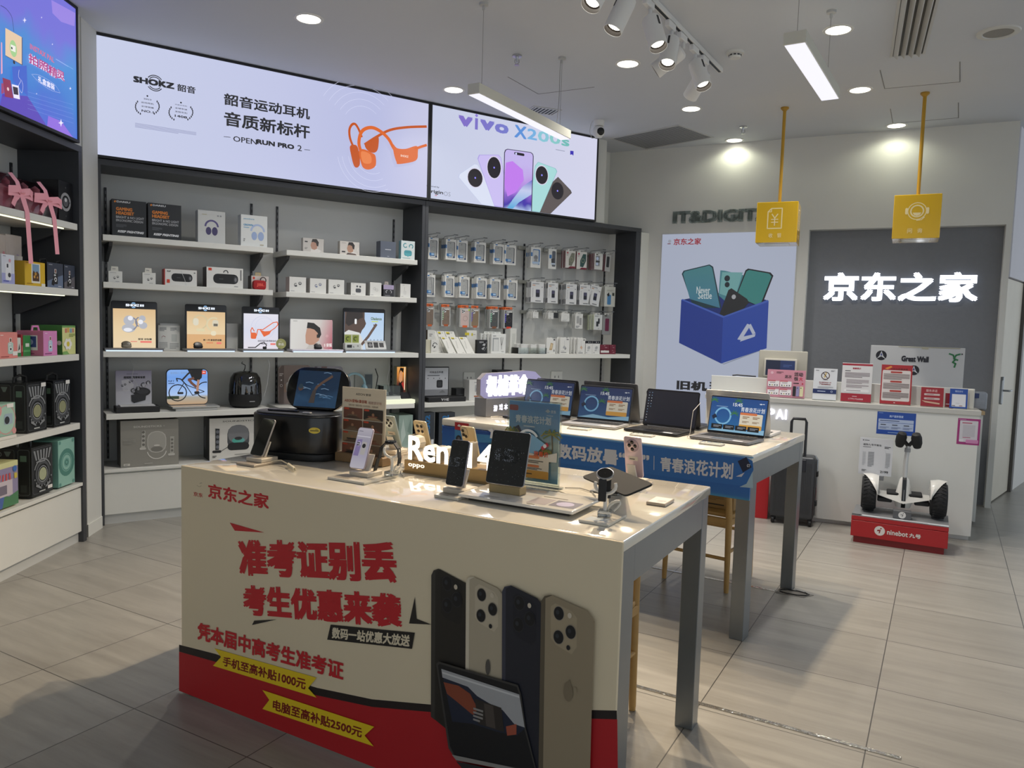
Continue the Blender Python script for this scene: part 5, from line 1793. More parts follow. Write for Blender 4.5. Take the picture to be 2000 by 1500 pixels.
def ccase(c, tag_):
    return [('r', 0, 0, 1, 1, '#a9aba8'), ('R', .12, .05, .9, .95, c, .06), ('R', .2, .72, .52, .93, '#d3d4d4', .05), ('c', .29, .87, .035, '#1a1a1c'), ('c', .43, .83, .035, '#1a1a1c'), ('c', .29, .78, .035, '#1a1a1c'), ('o', .55, .46, .13, .01, '#77695c'), ('R', .3, -.01, .75, .1, tag_, .01), ('r', .5, .86, .85, .93, '#dcdcd8')]


def holo(c, h, tag_):
    return ccase(c, tag_) + [('b', .1, .3, .25, .8, 5, h)]


def redbox(c):
    return [('r', 0, 0, 1, 1, '#d3d1cb'), ('p', [(.35, .15), (.35, .5), (.62, .88), (.92, .88), (.92, .5), (.65, .12)], c), ('o', .62, .5, .12, .02, '#a9a88c'), ('p', [(.3, 0), (1, 0), (1, .1), (.5, .1)], '#7a2033'), ('R', .12, .82, .28, .92, '#a8545e', .01), ('b', .1, .7, .3, .78, 2, '#9a9894')]


WH = '#dadad5'
ROWS = [
    ('top rail by divider', ka, 2.05, [((100, 480, 285, 905), 'clear', 3), ((415, 495, 612, 912), 'clear', 3), ((620, 560, 815, 948), 'clear', 0), ((940, 565, 1150, 965), 'clear', 2), ((1285, 598, 1480, 995), 'clear', 2), ((1488, 628, 1700, 1008), 'clear', 1)]),
    ('second rail by divider', ka, 1.72, [((48, 1160, 225, 1590), 'clear', 2), ((395, 1185, 575, 1595), 'clear', 2), ((665, 1205, 850, 1605), 'clear', 3), ((975, 1215, 1165, 1620), 'clear', 3), ((1225, 1245, 1415, 1635), 'clear', 2), ((1535, 1265, 1725, 1645), 'clear', 2)]),
    ('third rail by divider', kc2, 0, [((40, 340, 207, 722), 'brown', 1), ((335, 342, 502, 720), 'brown_green', 1), ((668, 365, 856, 742), 'pink', 2), ((866, 375, 1030, 745), 'tan', 0), ((1215, 398, 1385, 760), 'grey', 3), ((1475, 402, 1652, 765), 'dark', 4)]),
    ('top rail by corner', kd, 0, [((250, 395, 432, 778), 'ring', 3), ((572, 430, 716, 800), 'strap', 0), ((882, 435, 1062, 780), 'olive', 2), ((1086, 475, 1272, 806), 'teal', 1), ((1410, 478, 1562, 812), 'mirror', 3), ((1612, 500, 1712, 848), 'black', 1)]),
    ('second rail by corner', kd, 0, [((252, 1003, 487, 1412), 'film', 3), ((558, 1025, 748, 1425), 'film', 3), ((888, 1058, 1088, 1448), 'film', 4), ((1138, 1070, 1336, 1460), 'film', 2), ((1345, 1092, 1540, 1475), 'film', 2), ((1598, 1098, 1792, 1488), 'blue', 2)]),
    ('third rail by corner', ke, 0, [((290, 235, 390, 388), 'card', 4), ((570, 260, 668, 403), 'card', 3), ((648, 198, 752, 385), 'pouch', 0), ((806, 295, 957, 448), 'cable', 1), ((1060, 312, 1198, 582), 'bars', 2), ((1398, 330, 1552, 602), 'lime', 4), ((1560, 335, 1710, 690), 'plum', 0)]),
]
KIND = {
    'clear': ('clear phone case in a white and blue pack', WH, CLEAR, None, 'clear phone case packs'), 'brown': ('plain brown phone case in a clear pack', '#a3a5a3', ccase('#7d6d5f', '#c8622c'), '#e0682c', 'clear packed phone cases'),
    'brown_green': ('brown phone case with green lettering in a clear pack', '#a3a5a3', holo('#7d6d5f', '#9ec9a4', '#a8562c'), '#e0682c', 0), 'pink': ('pink phone case in a clear pack', '#a3a5a3', ccase('#c9b3ad', '#d8622c') + [('c', .9, .9, .05, '#b9d43c')], '#e0682c', 0),
    'tan': ('tan phone case with violet lettering in a clear pack', '#a3a5a3', holo('#86745c', '#6a5fc0', '#b0603a'), '#e0682c', 0), 'grey': ('dark grey phone case with mint lettering', '#a3a5a3', holo('#4d5151', '#8ccaa8', '#7d5238'), '#e0682c', 0),
    'dark': ('black phone case with violet lettering in a clear pack', '#a3a5a3', holo('#1f2026', '#6a62c8', '#d8452c'), '#e0682c', 0), 'ring': ('ring holder phone case in a white and blue pack', WH, [('R', .2, .16, .9, .9, '#3f6fa6', .05), ('R', .22, .17, .78, .86, '#c6cac9', .05), ('c', .5, .5, .12, '#7d7f82'), ('p', [(.3, .3), (.7, .3), (.6, .45), (.4, .45)], '#8f9194'), ('r', .15, .2, .9, .3, '#a9bfd8'), ('r', 0, .55, .16, .74, BL)], None, 'white and blue phone accessory packs'),
    'strap': ('narrow white and blue pack with a dark strap', WH, [('R', .45, .12, .9, .9, '#5a5f68', .05), ('p', [(.35, .5), (.75, .55), (.7, .2), (.4, .25)], '#3a3c42'), ('r', .1, .52, .4, .7, BL), ('r', .35, .22, .85, .3, '#b9c7d8')], None, 0), 'olive': ('white and maroon box with an olive phone case window', '#7a2033', redbox('#77796a'), None, 'white and maroon phone case boxes'),
    'teal': ('white and maroon box with a teal phone case window', '#7a2033', redbox('#2c4f4c'), None, 0), 'mirror': ('white and maroon box with a silvery window', '#7a2033', [('r', 0, 0, 1, 1, '#d0d0cc'), ('r', .15, .22, .65, .85, '#8d9095'), ('c', .35, .68, .1, '#c3d0ea'), ('c', .33, .35, .09, '#c3d0ea'), ('r', .15, .45, .65, .54, '#2a2c30'), ('r', .2, .9, .42, .96, '#4a4a3a')], None, 0),
    'black': ('white and maroon box with a black case, nearest the side panel', '#7a2033', [('r', 0, 0, 1, 1, '#a9aaa8'), ('R', .25, .25, .75, .88, '#25272a', .05)], None, 0), 'film': ('white screen film pack with black spine', '#d8d9d8', FILM, None, 'white screen film packs'),
    'blue': ('cream pack printed with a blue phone, nearest the side panel', '#c9cac2', [('R', .25, .1, .6, .6, '#4a7fae', .05), ('p', [(.2, .6), (.4, .72), (.45, .55), (.3, .5)], '#1f2124'), ('r', .7, .55, .9, .7, '#3a4038'), ('b', .2, .75, .8, .85, 2, '#a9a99e')], None, 'cream phone film packs'),
    'card': ('small white accessory card', WH, [('c', .4, .55, .03, '#9a9c9c'), ('b', .2, .1, .7, .2, 1, '#8d8f8f'), ('b', .2, .75, .8, .85, 1, '#c3c3be')], None, 'small white accessory cards'), 'pouch': ('plain black pouch', '#17181a', [('b', .2, .05, .6, .1, 1, '#55585a')], None, 'pouch'),
    'cable': ('white box with a coiled cable print', WH, [('o', .5, .45, .32, .02, '#b9bab6'), ('b', .1, .06, .5, .12, 1, '#9a9c9c')], None, 'white cable boxes'), 'bars': ('white box printed with two grey power banks', WH, [('R', .18, .35, .5, .85, '#a9a9a7', .04), ('R', .55, .25, .85, .73, '#9d9d9b', .04), ('b', .1, .06, .6, .2, 2, '#77797a')], None, 'white power bank boxes'),
    'lime': ('white lime edged box with dark holder print', '#cfd6b8', [('r', .03, 0, 1, 1, '#d3d6d3'), ('p', [(.3, .22), (.3, .55), (.5, .55), (.5, .75), (.7, .75), (.7, .4), (.55, .4), (.55, .22)], '#2b2e30'), ('b', .1, .86, .7, .93, 1, '#8d8f8d'), ('b', .5, .05, .75, .1, 1, '#77797a')], None, 'white and lime boxes'),
    'plum': ('grey pack with a plum coloured phone case', '#8f918f', [('R', .3, .18, .78, .82, '#6a2745', .05), ('r', .2, .92, .5, .99, '#4d4f48')], None, 'grey plum pack'),
}
GRP = {0: None}
_src = {}
_g = None
hk0 = None
for rl, kk, _, packs in ROWS:
    R = [B.rect(*kk(*p[0]), -.20) for p in packs]
    zb = sum(r[3] for r in R) / len(R) - .006
    m = MB()
    m.box(R[0][0] - .05, R[-1][2] - .01, .352, .366, zb - .022, zb + .012, C('#a5a59c', .35, m=.3), .002)
    mk('hook_rail', m, sB2)
    for i, (pk_, r) in enumerate(zip(packs, R)):
        kd_, nb = pk_[1], pk_[2]
        lb, body, ops, tagc, grp = KIND[kd_]
        w, h = r[2] - r[0], zb - .006 - r[1]
        hk = '%s hook, %s' % (ORD[i], rl)
        uc = (r[0] + r[2]) / 2
        if hk0 is None:
            t = thing('display_hook', 'double wire hook, ' + hk, 'hook', B.mat(uc, -.352, zb))
            m = MB()
            m.tube([(0, -.001, 0), (0, -.205, -.001), (0, -.222, .002), (0, -.23, .015)], .0022, '#8f9292', 6)
            m.tube([(0, -.001, .01), (0, -.02, .03), (0, -.24, .03)], .0018, '#3a3c3e', 6)
            mk('wire', m, t)
            m = MB()
            m.box(-.022, .022, -.244, -.241, .024, .034, '#55585a', .001)
            mk('tag_holder', m, t)
            m = MB()
            m.box(-.012, .012, -.012, -.001, -.03, .018, '#9a9c98', .002)
            mk('clip', m, t)
            hk0 = t
        else:
            dup(hk0, B.mat(uc, -.352, zb), 'double wire hook, ' + hk)
        m = MB()
        dp = .014 if kd_ not in ('film', 'card', 'cable', 'bars', 'lime') else .011
        sd = body if kd_ not in ('film',) else '#d8d9d8'
        m.box(-w / 2, w / 2, 0, dp, -h, 0, C(sd, .35), .001)
        A = Art(m, (-w / 2, 0, -h), (1, 0, 0), (0, 0, 1), w, h)
        A.draw(ops)
        S = Art(m, (-w / 2, dp, -h), (0, -1, 0), (0, 0, 1), dp, h)
        if kd_ == 'clear':
            S.draw([('r', 0, .56, 1, .74, '#2f5f96')])
        if kd_ == 'film':
            S.draw([('r', 0, .72, 1, .98, '#20232c'), ('r', 0, .02, 1, .25, '#20232c')])
        tilt = {('film', 4): -9, ('black', 5): -3}.get((kd_, i), 0)
        M = B.mat(uc, -.20, zb - .006) @ roty(-tilt)
        o = solo('pack' if 0 else {'film': 'film_pack', 'blue': 'film_pack', 'card': 'accessory_card', 'pouch': 'pouch', 'cable': 'cable_box', 'bars': 'power_bank_box', 'lime': 'holder_box'}.get(kd_, 'phone_case_pack'),
                 lb.split(',')[0] + ', ' + hk, {'film': 'screen film pack', 'blue': 'screen film pack', 'card': 'card', 'pouch': 'pouch', 'cable': 'box', 'bars': 'box', 'lime': 'box'}.get(kd_, 'phone case pack'), M, m)
        if tagc:
            mb = MB()
            for a in ((-w * .42, -.006, 0, .026), (.006, w * .35, 0, .026), (-.006, .006, .012, .026)):
                mb.box(a[0], a[1], -.001, .002, a[2], a[3], C(tagc, .5))
            Art(mb, (-w * .42, -.001, 0), (1, 0, 0), (0, 0, 1), w * .77, .026).draw([('b', .1, .3, .9, .7, 1, '#5a2a16')])
            mk('header_tag', mb, o)
        else:
            mb = MB()
            for a in ((-w * .26, -w * .1, 0, .018), (w * .1, w * .26, 0, .018), (-w * .1, w * .1, .012, .018)):
                    mb.box(a[0], a[1], dp * .4, dp * .4 + .002, a[2], a[3], '#d3d3ce')
            mk('hang_tab', mb, o)
        if nb:
            g = lb.split(',')[0] + ' packs behind, ' + hk
            o['group'] = g[:110]
            lb2 = ' '.join(lb.split(',')[0].split()[:6])
            bl = '%s behind the front one, %s' % (' '.join(lb2.split()[:4]), hk)
            for q in range(nb):
                M2 = M @ tr(random.uniform(-.004, .004), .026 * (q + 1), random.uniform(-.004, .002))
                dup(o, M2, bl, g[:110])

# --- goods standing on the shelf under the hooks
Z2 = 1.275
carton('charger_box', 'plain cream charger box beside the divider on the charger shelf', 'box', B, Z2, (28, 968, 148, 1196), .06, '#cfcbb4', [('b', .3, .06, .7, .1, 1, '#8d8a77')], k=kc2, d=-.05)
carton('adapter_box', 'white box printed with a looped black adapter cable', 'box', B, Z2, (152, 972, 288, 1186), .03, '#dadad4', [('o', .5, .6, .2, .05, '#2b2c2e', 10, 200), ('R', .15, .5, .3, .62, '#222325', .02), ('p', [(.3, .45), (.5, .55), (.6, .48), (.4, .36)], '#222325'), ('b', .2, .1, .7, .2, 2, '#b9b9b4'), ('b', .2, .84, .5, .88, 1, '#a9a9a4')], k=kc2, d=-.03)
carton('adapter_box', 'taller white box behind the looped adapter box', 'box', B, Z2, (84, 790, 212, 965), .03, '#d5d5cf', [('b', .25, .7, .7, .85, 2, '#8a8b8a')], k=kc2, d=-.12, side='#7d6a55')


def sloped(px, lb, d):
    u0, _, u1, z1 = B.rect(*kc2(*px), d)
    w, h = u1 - u0, z1 - Z2
    m = MB()
    sh = -.055
    w -= .004
    m.add([(sh, .07, h), (sh + w, .07, h), (w, 0, 0), (0, 0, 0), (sh, .09, h), (sh + w, .09, h), (w, .02, 0), (0, .02, 0)], [(3, 2, 1, 0), (4, 5, 6, 7), (0, 1, 5, 4), (2, 3, 7, 6), (1, 2, 6, 5), (3, 0, 4, 7)], '#d9d9d2')
    A = Art(m, (0, 0, 0), (1, 0, 0), Vector((sh, .07, h)), 1, 1)
    A.N = A.N.normalized()
    A.w, A.h = w, 1
    A.draw([('r', .12, .88, .48, .97, '#c9b92e'), ('r', .14, .86, .46, .9, '#55502a'), ('b', .58, .9, .85, .94, 1, '#8a8a85'), ('l', [(.3, .3), (.45, .6), (.5, .75)], .012, '#c6c6c0'), ('b', .6, .03, .85, .06, 1, '#8a8a85')])
    solo('cable_box', lb, 'box', B.mat(u0, d, Z2), m, 'leaning white and yellow cable boxes')


for i, px in enumerate(((265, 812, 400, 1195), (400, 818, 545, 1195), (545, 822, 720, 1195))):
    sloped(px, 'white and yellow cable box leaning in the back row, %s from the divider' % ORD[i], -.13)
for i, px in enumerate(((475, 925, 620, 1205), (640, 925, 800, 1205), (805, 925, 955, 1205))):
    sloped(px, 'white and yellow cable box leaning in the front row, %s from the divider' % ORD[i], -.03)
carton('cable_box', 'tall white and yellow cable pack beside the black box', 'box', B, Z2, (800, 800, 980, 1215), .02, '#dcdcd5', [('r', -.2, .78, .22, .9, '#c9b92e'), ('r', .45, .76, .6, .88, '#c9b92e'), ('b', .65, .8, .95, .84, 1, '#8a8a85')], k=kc2, d=-.16)
carton('adapter_box', 'little black box printed with a folded gadget', 'box', B, Z2, (990, 972, 1175, 1203), .04, '#17181a', [('t', 'BASEUS', .22, .8, .62, .88, '#cfcfcf', .03), ('b', .22, .74, .5, .78, 1, '#8a8a8a'), ('p', [(.5, .6), (.75, .55), (.8, .7), (.65, .75)], '#b9bbbd'), ('p', [(.42, .35), (.7, .5), (.75, .42), (.6, .25)], '#a9abad'), ('l', [(.75, .6), (.92, .85)], .02, '#9a9c9e'), ('l', [(.7, .2), (.95, .5)], .02, '#9a9c9e')], k=kc2, d=-.03)
o, w, h = carton('cable_box', 'white cable box printed with a three headed cable', 'box', B, Z2, (1250, 862, 1512, 1216), .03, '#dcdeda', [('r', .08, .12, .5, .8, '#9fa3a3'), ('r', .16, .12, .48, .72, '#d3d5d2'), ('b', .1, .85, .4, .92, 1, '#8a8c8c'), ('l', [(.6, .82), (.66, .55), (.7, .4)], .015, '#2c2d2f'), ('l', [(.7, .84), (.71, .55), (.7, .4)], .015, '#2c2d2f'), ('l', [(.8, .82), (.76, .55), (.7, .4), (.71, .22)], .015, '#2c2d2f'), ('b', .7, .08, .95, .12, 1, '#8a8c8c')], k=kc2, d=-.03, tab=(.25, .7, .02, '#d0d3cf'))
for q in range(3):
    dup(o, o.matrix_basis @ tr(-.012 - .02 * q, .04 + .035 * q, 0), 'white cable box standing behind the three headed cable box', 'cable boxes behind the three headed cable box')
carton('cable_box', 'pale tall carton behind the clear bin', 'box', B, Z2, (1595, 765, 1708, 1040), .03, '#d3d4cd', [('r', .3, .2, .85, .8, '#c3c5be')], k=kc2, d=-.14)
for i, (px, nb) in enumerate((((75, 862, 187, 1022), 2), ((250, 870, 357, 1022), 2), ((402, 868, 514, 1025), 1))):
    o, w, h = carton('plug_box', 'small white plug box, %s in the clear bin' % ORD[i], 'box', B, Z2 + .004, px, .035, '#dadad6', [('p', [(.4, .35), (.6, .35), (.5, .6)], '#c3c5c4'), ('b', .4, .06, .9, .12, 1, '#77797a'), ('b', .1, .85, .3, .9, 1, '#b5b5b0')], k=ke, d=-.03)
    for q in range(nb):
        dup(o, o.matrix_basis @ tr(-.014, .045 * (q + 1), .02 * 0), 'small white plug box behind the %s one in the clear bin' % ORD[i], 'plug boxes behind the %s one' % ORD[i])
u0, u1 = B.hit(*ke(15, 960), -.02)[0], B.hit(*ke(530, 960), -.02)[0]
m = MB()
for a in ((u0, u1, .012, .015, .0005, .06), (u0, u0 + .003, .015, .2, .0005, .06), (u1 - .003, u1, .015, .2, .0005, .06), (u0, u1, .015, .2, .0005, .003)):
    m.box(*a, glass())
solo('clear_bin', 'clear acrylic bin holding the small white plug boxes', 'bin', B.mat(0, 0, Z2), m)
for px, lb, nb, ops in (((535, 762, 706, 1032), 'white box printed with a gold phone stand', 0, [('p', [(.3, .25), (.45, .72), (.72, .68), (.6, .25)], '#b59b72'), ('p', [(.38, .35), (.48, .66), (.64, .62), (.55, .34)], '#d3c09a'), ('r', .72, .88, .92, .97, '#4a4a48'), ('b', .1, .06, .4, .1, 1, '#8d8f8f'), ('r', .75, .15, .88, .28, '#8d8f8f')]),
                        ((786, 757, 957, 1020), 'white box printed with a silver plug adapter', 1, [('p', [(.28, .4), (.5, .28), (.62, .42), (.42, .56)], '#a9abad'), ('p', [(.5, .28), (.62, .42), (.66, .36), (.54, .24)], '#6a6c6e'), ('l', [(.45, .55), (.42, .85)], .02, '#b9bbbd'), ('b', .1, .06, .9, .12, 1, '#55585a'), ('b', .1, .16, .6, .2, 1, '#9a9c9c'), ('r', .65, .9, .88, .96, '#77797a')]),
                        ((1105, 762, 1252, 1036), 'white box printed with a peach plug adapter', 3, [('p', [(.3, .42), (.5, .28), (.62, .42), (.44, .56)], '#cfae94'), ('l', [(.45, .55), (.42, .85)], .02, '#b9bbbd'), ('b', .1, .04, .9, .1, 1, '#55585a'), ('b', .1, .16, .6, .2, 1, '#9a9c9c'), ('r', .65, .88, .88, .94, '#55585a')])):
    o, w, h = carton('adapter_box', lb + ' on the charger shelf', 'box', B, Z2, px, .025, '#dbdbd6', ops, k=ke, d=-.03, tab=(.1, .7, .012, '#dadad6'))
    for q in range(nb):
        dup(o, o.matrix_basis @ tr(-.02 * (q + 1), .034 * (q + 1), 0), 'white box standing behind the one ' + ' '.join(lb.split()[2:]), 'adapter boxes behind the one ' + ' '.join(lb.split()[2:]))
for i, px in enumerate(((1240, 802, 1372, 1032), (1375, 805, 1512, 1032))):
    carton('charger_box', ('white and black charger box with a round plug print, beside the peach adapter box', 'white and black charger box with a round plug print, beside the maroon boxes')[i], 'box', B, Z2, px, .08, '#dcdcd8', [('r', 0, .8, 1, 1, '#1b1c1f'), ('c', .5, .9, .04, '#c9c9c9'), ('c', .75, .9, .03, '#c9c9c9'), ('c', .5, .46, .13, '#b9bcbc'), ('c', .56, .5, .1, '#a5a8a8'), ('b', .3, .25, .7, .3, 1, '#8a8c8c'), ('b', .15, .06, .35, .14, 1, '#8a8c8c')], k=ke, d=-.03)
for i, (px, z, lb) in enumerate((((1520, 958, 1685, 1040), Z2, 'maroon box, lower of two beside the charger boxes'), ((1520, 876, 1685, 955), Z2 + .044, 'maroon box, upper of two beside the charger boxes'), ((1690, 958, 1800, 1040), Z2, 'maroon box, lower of two nearest the side panel'), ((1690, 880, 1800, 955), Z2 + .044, 'maroon box, upper of two nearest the side panel'))):
    if z > Z2:
        u0, _, u1, z1 = B.rect(*ke(*px), -.03)
    z = z if z == Z2 else Z2 + hlow_ + .0005
    o, w, hlow_ = carton('phone_case_pack', lb, 'box', B, z, px[:1] + (958 if z == Z2 else 875,) + px[2:], .09, '#6d1a2c', [('b', .4, .7, .6, .85, 1, '#c9a5aa')] + ([('r', .04, .3, .95, .75, '#d9d6d2')] if i == 0 else [('b', .5, .3, .85, .45, 1, '#c9a5aa')]), k=ke, d=-.03)
# lower shelf of this bay
k9 = crop(480, 680, 4.1667)
u0, _, u1, z1 = B.rect(*k9(1452, 152, 1652, 402), -.16)
t = thing('product_display', 'black framed watch poster on a black base', 'display stand', B.mat(u0, -.16, .82))
w, h = u1 - u0, z1 - .82
m = MB()
m.box(-.02, w + .12, -.13, .02, 0, .045, '#17181a', .004)
Art(m, (w * .4, -.13, .008), (1, 0, 0), (0, 0, 1), .1, .03).draw([('t', 'V·HE', .1, .1, .9, .9, '#c9cacb', .02)])
mk('base', m, t)
m = MB()
m.box(0, w, 0, .012, .045, h, '#141517', .002)
A = Art(m, (.008, 0, .05), (1, 0, 0), (0, 0, 1), w - .016, h - .06)
A.draw([('r', 0, 0, 1, 1, '#c3c6ca'), ('r', 0, 0, 1, .22, '#8f9194'), ('t', '时尚血压手表', .2, .8, .78, .88, '#2a2b2d', .02), ('b', .1, .7, .85, .75, 1, '#55585b'), ('R', .5, .28, .76, .56, '#222325', .05), ('R', .55, .33, .71, .5, '#3a3c3e', .03), ('p', [(.76, .2), (.9, .1), (.6, .1)], '#77797b')] + [('c', .12 + .25 * i, .62, .02, '#55585b') for i in range(4)])
mk('poster', m, t)
t = thing('smart_watch', 'black smart watch on a clear post before the watch poster', 'watch', B.mat(u0 + w * .3, -.22, .865))
m = MB()
m.box(-.02, .02, -.015, .015, 0, .09, glass(), .002)
mk('post', m, t)
m = MB()
m.lathe([(.036, -.018), (.040, -.01), (.040, .01), (.036, .018)], C('#1d1e20', .4), 24, tr(0, 0, .115) @ roty(90) @ rotz(0), caps=False)
mk('strap', m, t)
m = MB()
m.prism(rr(-.024, .1, .024, .16, .012), -.03, -.04, C('#0e0f11', .15), 'y', .003)
mk('watch_case', m, t)
carton('watch_box', 'small black watch box beside the watch poster', 'box', B, .82, (1712, 328, 1812, 425), .1, '#1b1c1e', [('r', .7, .75, .98, .95, '#d3d3cf'), ('b', .2, .4, .7, .5, 1, '#4a4b4d')], k=k9, d=-.19, side='#121315')
carton('air_fryer_box', 'white box printed with a small appliance beside the black watch box', 'box', B, .82, (1818, 258, 1950, 426), .12, '#d6d6d2', [('R', .35, .4, .7, .75, '#a9abac', .04), ('R', .42, .45, .62, .6, '#6d6f72', .03), ('r', .3, .16, .75, .22, '#9c5a3a'), ('b', .3, .85, .8, .9, 1, '#8a8c8c')], k=k9, d=-.1)
carton('flat_box', 'small black box behind the glowing game sign', 'box', B, .82, (970, 723, 1000, 790), .1, '#1a1b1d', [('b', .2, .6, .6, .7, 1, '#3a3b3d')], d=-.2)
for px, lb in (((857, 806, 888, 868), 'dark blue grey mouse box with vertical lettering by the table poster'), ((818, 806, 848, 868), 'dark blue grey mouse box with vertical lettering by the divider')):
    o, w, h = carton('mouse_box', lb, 'box', B, .41, px, .08, '#2f353c', [('r', .75, .05, .97, .2, '#d3d5d7')], d=-.04, side='#20252b')
    v, f, a = text_mesh('G502', .03)
    me = MB()
    me.add([(w * (.62 - .42 * p[1]), -.001, h * (.3 + .62 * p[0])) for p in v], f, '#3f8fce')
    mk('lettering', me, o)

# ================================================================ display tables
TW, TD, TZ = 1.889, .929, .95
GREY = C('#7d8285', .3, m=.55, n=.06, sc=8, name='grey_metal_film')
DGREY = C('#474b4e', .4, m=.3)
TOPM = C('#e2dccd', .07, n=.015, sc=5, coat=.5, name='glossy_cream_top')


def table(lab, fr, u0, u1, D, th):
    t = thing('display_table', lab, 'table', fr.mat())
    m = MB()
    m.box(u0, u1, 0, D, TZ - th, TZ, TOPM, .006, 2)
    mk('tabletop', m, t)
    for x in (u0 + .005, u1 - .075):
        for y in (.012, D - .085):
            m = MB()
            m.box(x, x + .07, y, y + (.10 if y < .1 else .075), 0, TZ - th, GREY, .002)
            mk('leg', m, t)
    z0, z1 = TZ - th - .115, TZ - th
    m = MB()
    for a in ((u0 + .076, u1 - .076, .02, .05), (u0 + .076, u1 - .076, D - .06, D - .03), (u0 + .012, u0 + .04, .113, D - .086), (u1 - .04, u1 - .006, .113, D - .086)):
        m.box(*a, z0, z1, GREY, .001)
    mk('apron', m, t)
    return t


t = table('near cream topped display table with a big printed front', T1, 0, TW, TD, .035)
k8p = crop(340, 900, 2.2222)
m = MB()
m.box(-.002, TW + .002, -.012, -.001, .004, TZ - .001, C('#dccdae', .45, n=.02, sc=4, name='beige_print'), .002)
A = PA(m, T1, .012, k8p)
A.zmin = .006
RED, RB = '#c0222a', '#b01c23'
A.poly((22, 798, 180, 838, 400, 918, 620, 985, 860, 1035, 1115, 1058, 1500, 1075, 1922, 1084, 1922, 1122, 1500, 1110, 1110, 1090, 860, 1068, 620, 1018, 400, 950, 200, 878, 22, 828), '#231a19')
A.poly((22, 828, 200, 878, 400, 950, 620, 1018, 860, 1068, 1110, 1090, 1500, 1110, 1924, 1122, 1924, 1900, 22, 1020), RB)
A.text('京东之家', 148, 97, 412, 212, RED, .025)
A.text('京东', 85, 133, 125, 160, RED, .01)
A.line((112, 98, 122, 96), 1.2, '#3a3634')
A.line((100, 106, 110, 112, 120, 108), 1.2, '#8a8070')
A.poly((243, 268, 393, 311, 265, 303), RED)
A.textq('准考证别丢', (278, 340), (962, 352), (971, 532), (286, 497), RED, .045)
A.textq('考生优惠来袭', (297, 537), (986, 577), (993, 727), (305, 669), RED, .045)
A.poly((350, 693, 448, 688, 340, 712), '#26221f')
A.poly((1047, 590, 1055, 685, 1120, 710, 1022, 705), '#26221f')
A.textq('凭本届中高考生准考证', (105, 698), (739, 872), (736, 953), (103, 774), RED, .03)
A.poly((682, 710, 1047, 745, 1035, 815, 667, 775), '#1f1c1a')
A.textq('数码一站优惠大放送', (690, 721), (1028, 755), (1024, 806), (687, 769), '#dccfb2', .03)
for P, tx, b in (((178, 813, 621, 940, 585, 985, 622, 1026, 172, 888, 207, 850), '手机至高补贴1000元', ((217, 846), (577, 944), (573, 993), (214, 887))), ((387, 993, 872, 1152, 830, 1190, 870, 1237, 387, 1075, 417, 1036), '电脑至高补贴2500元', ((434, 1032), (822, 1156), (817, 1201), (431, 1079)))):
    A.poly(P, '#e6c61f')
    A.textq(tx, *b, '#7d1a14', .025)


def bannerphone(body, edge, bump, P, E_, bp, lens, lr, flash, fr_):
    A.poly(E_, edge)
    A.poly(P, body)
    A.poly(bp, bump)
    for x, y in lens:
        A.circ(x, y, lr + 3, '#8d8476' if body in ('#b0a48d', '#94866d') else '#2b2b30', .8)
        A.circ(x, y, lr, '#121214', .8)
        A.circ(x - 5, y - 5, lr * .35, '#2d3036', .8)
    A.circ(*flash, fr_, '#c9bda8', .8)


bannerphone('#27241f', '#3a3732', '#201e1b', (1138, 478, 1160, 470, 1272, 530, 1275, 1175, 1190, 1165, 1135, 1120), (1120, 495, 1130, 474, 1150, 467, 1160, 470, 1138, 478, 1135, 1122, 1118, 1108), (1160, 505, 1180, 497, 1235, 520, 1254, 545, 1254, 690, 1240, 708, 1180, 680, 1162, 655), ((1190, 530), (1190, 625), (1232, 600)), 30, (1228, 545), 11)
bannerphone('#b0a48d', '#d0c5ae', '#bdb199', (1288, 512, 1310, 502, 1410, 550, 1430, 575, 1430, 1005, 1285, 960), (1273, 520, 1283, 503, 1308, 499, 1310, 502, 1288, 512, 1285, 962, 1270, 955), (1312, 545, 1330, 532, 1395, 565, 1412, 590, 1412, 715, 1395, 738, 1330, 700, 1312, 675), ((1341, 578), (1339, 668), (1390, 640)), 27, (1388, 580), 11)
A.circ(1381, 713, 10, '#1a1a1b', .8)
A.circ(1370, 890, 34, '#54504a', .35)
bannerphone('#23242d', '#3b3c48', '#1c1d26', (1448, 548, 1475, 538, 1585, 592, 1602, 615, 1600, 1330, 1445, 1290), (1432, 562, 1442, 542, 1470, 536, 1475, 538, 1448, 548, 1445, 1292, 1430, 1280), (1478, 580, 1500, 570, 1560, 600, 1580, 625, 1580, 770, 1560, 795, 1500, 760, 1480, 735), ((1507, 612), (1503, 705), (1553, 680)), 30, (1552, 622), 11)
bannerphone('#94866d', '#5d5342', '#a39479', (1622, 590, 1650, 578, 1805, 645, 1833, 690, 1812, 1420, 1610, 1420), (1603, 602, 1618, 580, 1648, 576, 1650, 578, 1622, 590, 1610, 1420, 1590, 1420), (1645, 625, 1665, 612, 1735, 645, 1758, 675, 1757, 800, 1735, 832, 1665, 790, 1645, 760), ((1680, 655), (1679, 757), (1732, 735)), 29, (1728, 664), 12)
A.circ(1722, 802, 11, '#1a1a1b', .8)
A.circ(1722, 992, 42, '#7d705a', .5)
A.circ(1728, 950, 12, '#7d705a', .4)
A.circ(1752, 985, 14, '#94866d', .5)
A.poly((1152, 872, 1164, 862, 1505, 962, 1518, 1000, 1540, 1150, 1588, 1340, 1240, 1290, 1205, 1235), '#3b3936')
A.poly((1160, 878, 1168, 872, 1500, 970, 1510, 1000, 1533, 1150, 1580, 1330, 1235, 1275, 1212, 1225), '#151517')
A.poly((1175, 893, 1512, 1003, 1535, 1150, 1500, 1180, 1420, 1165, 1310, 1130, 1222, 1120), '#1d2436')
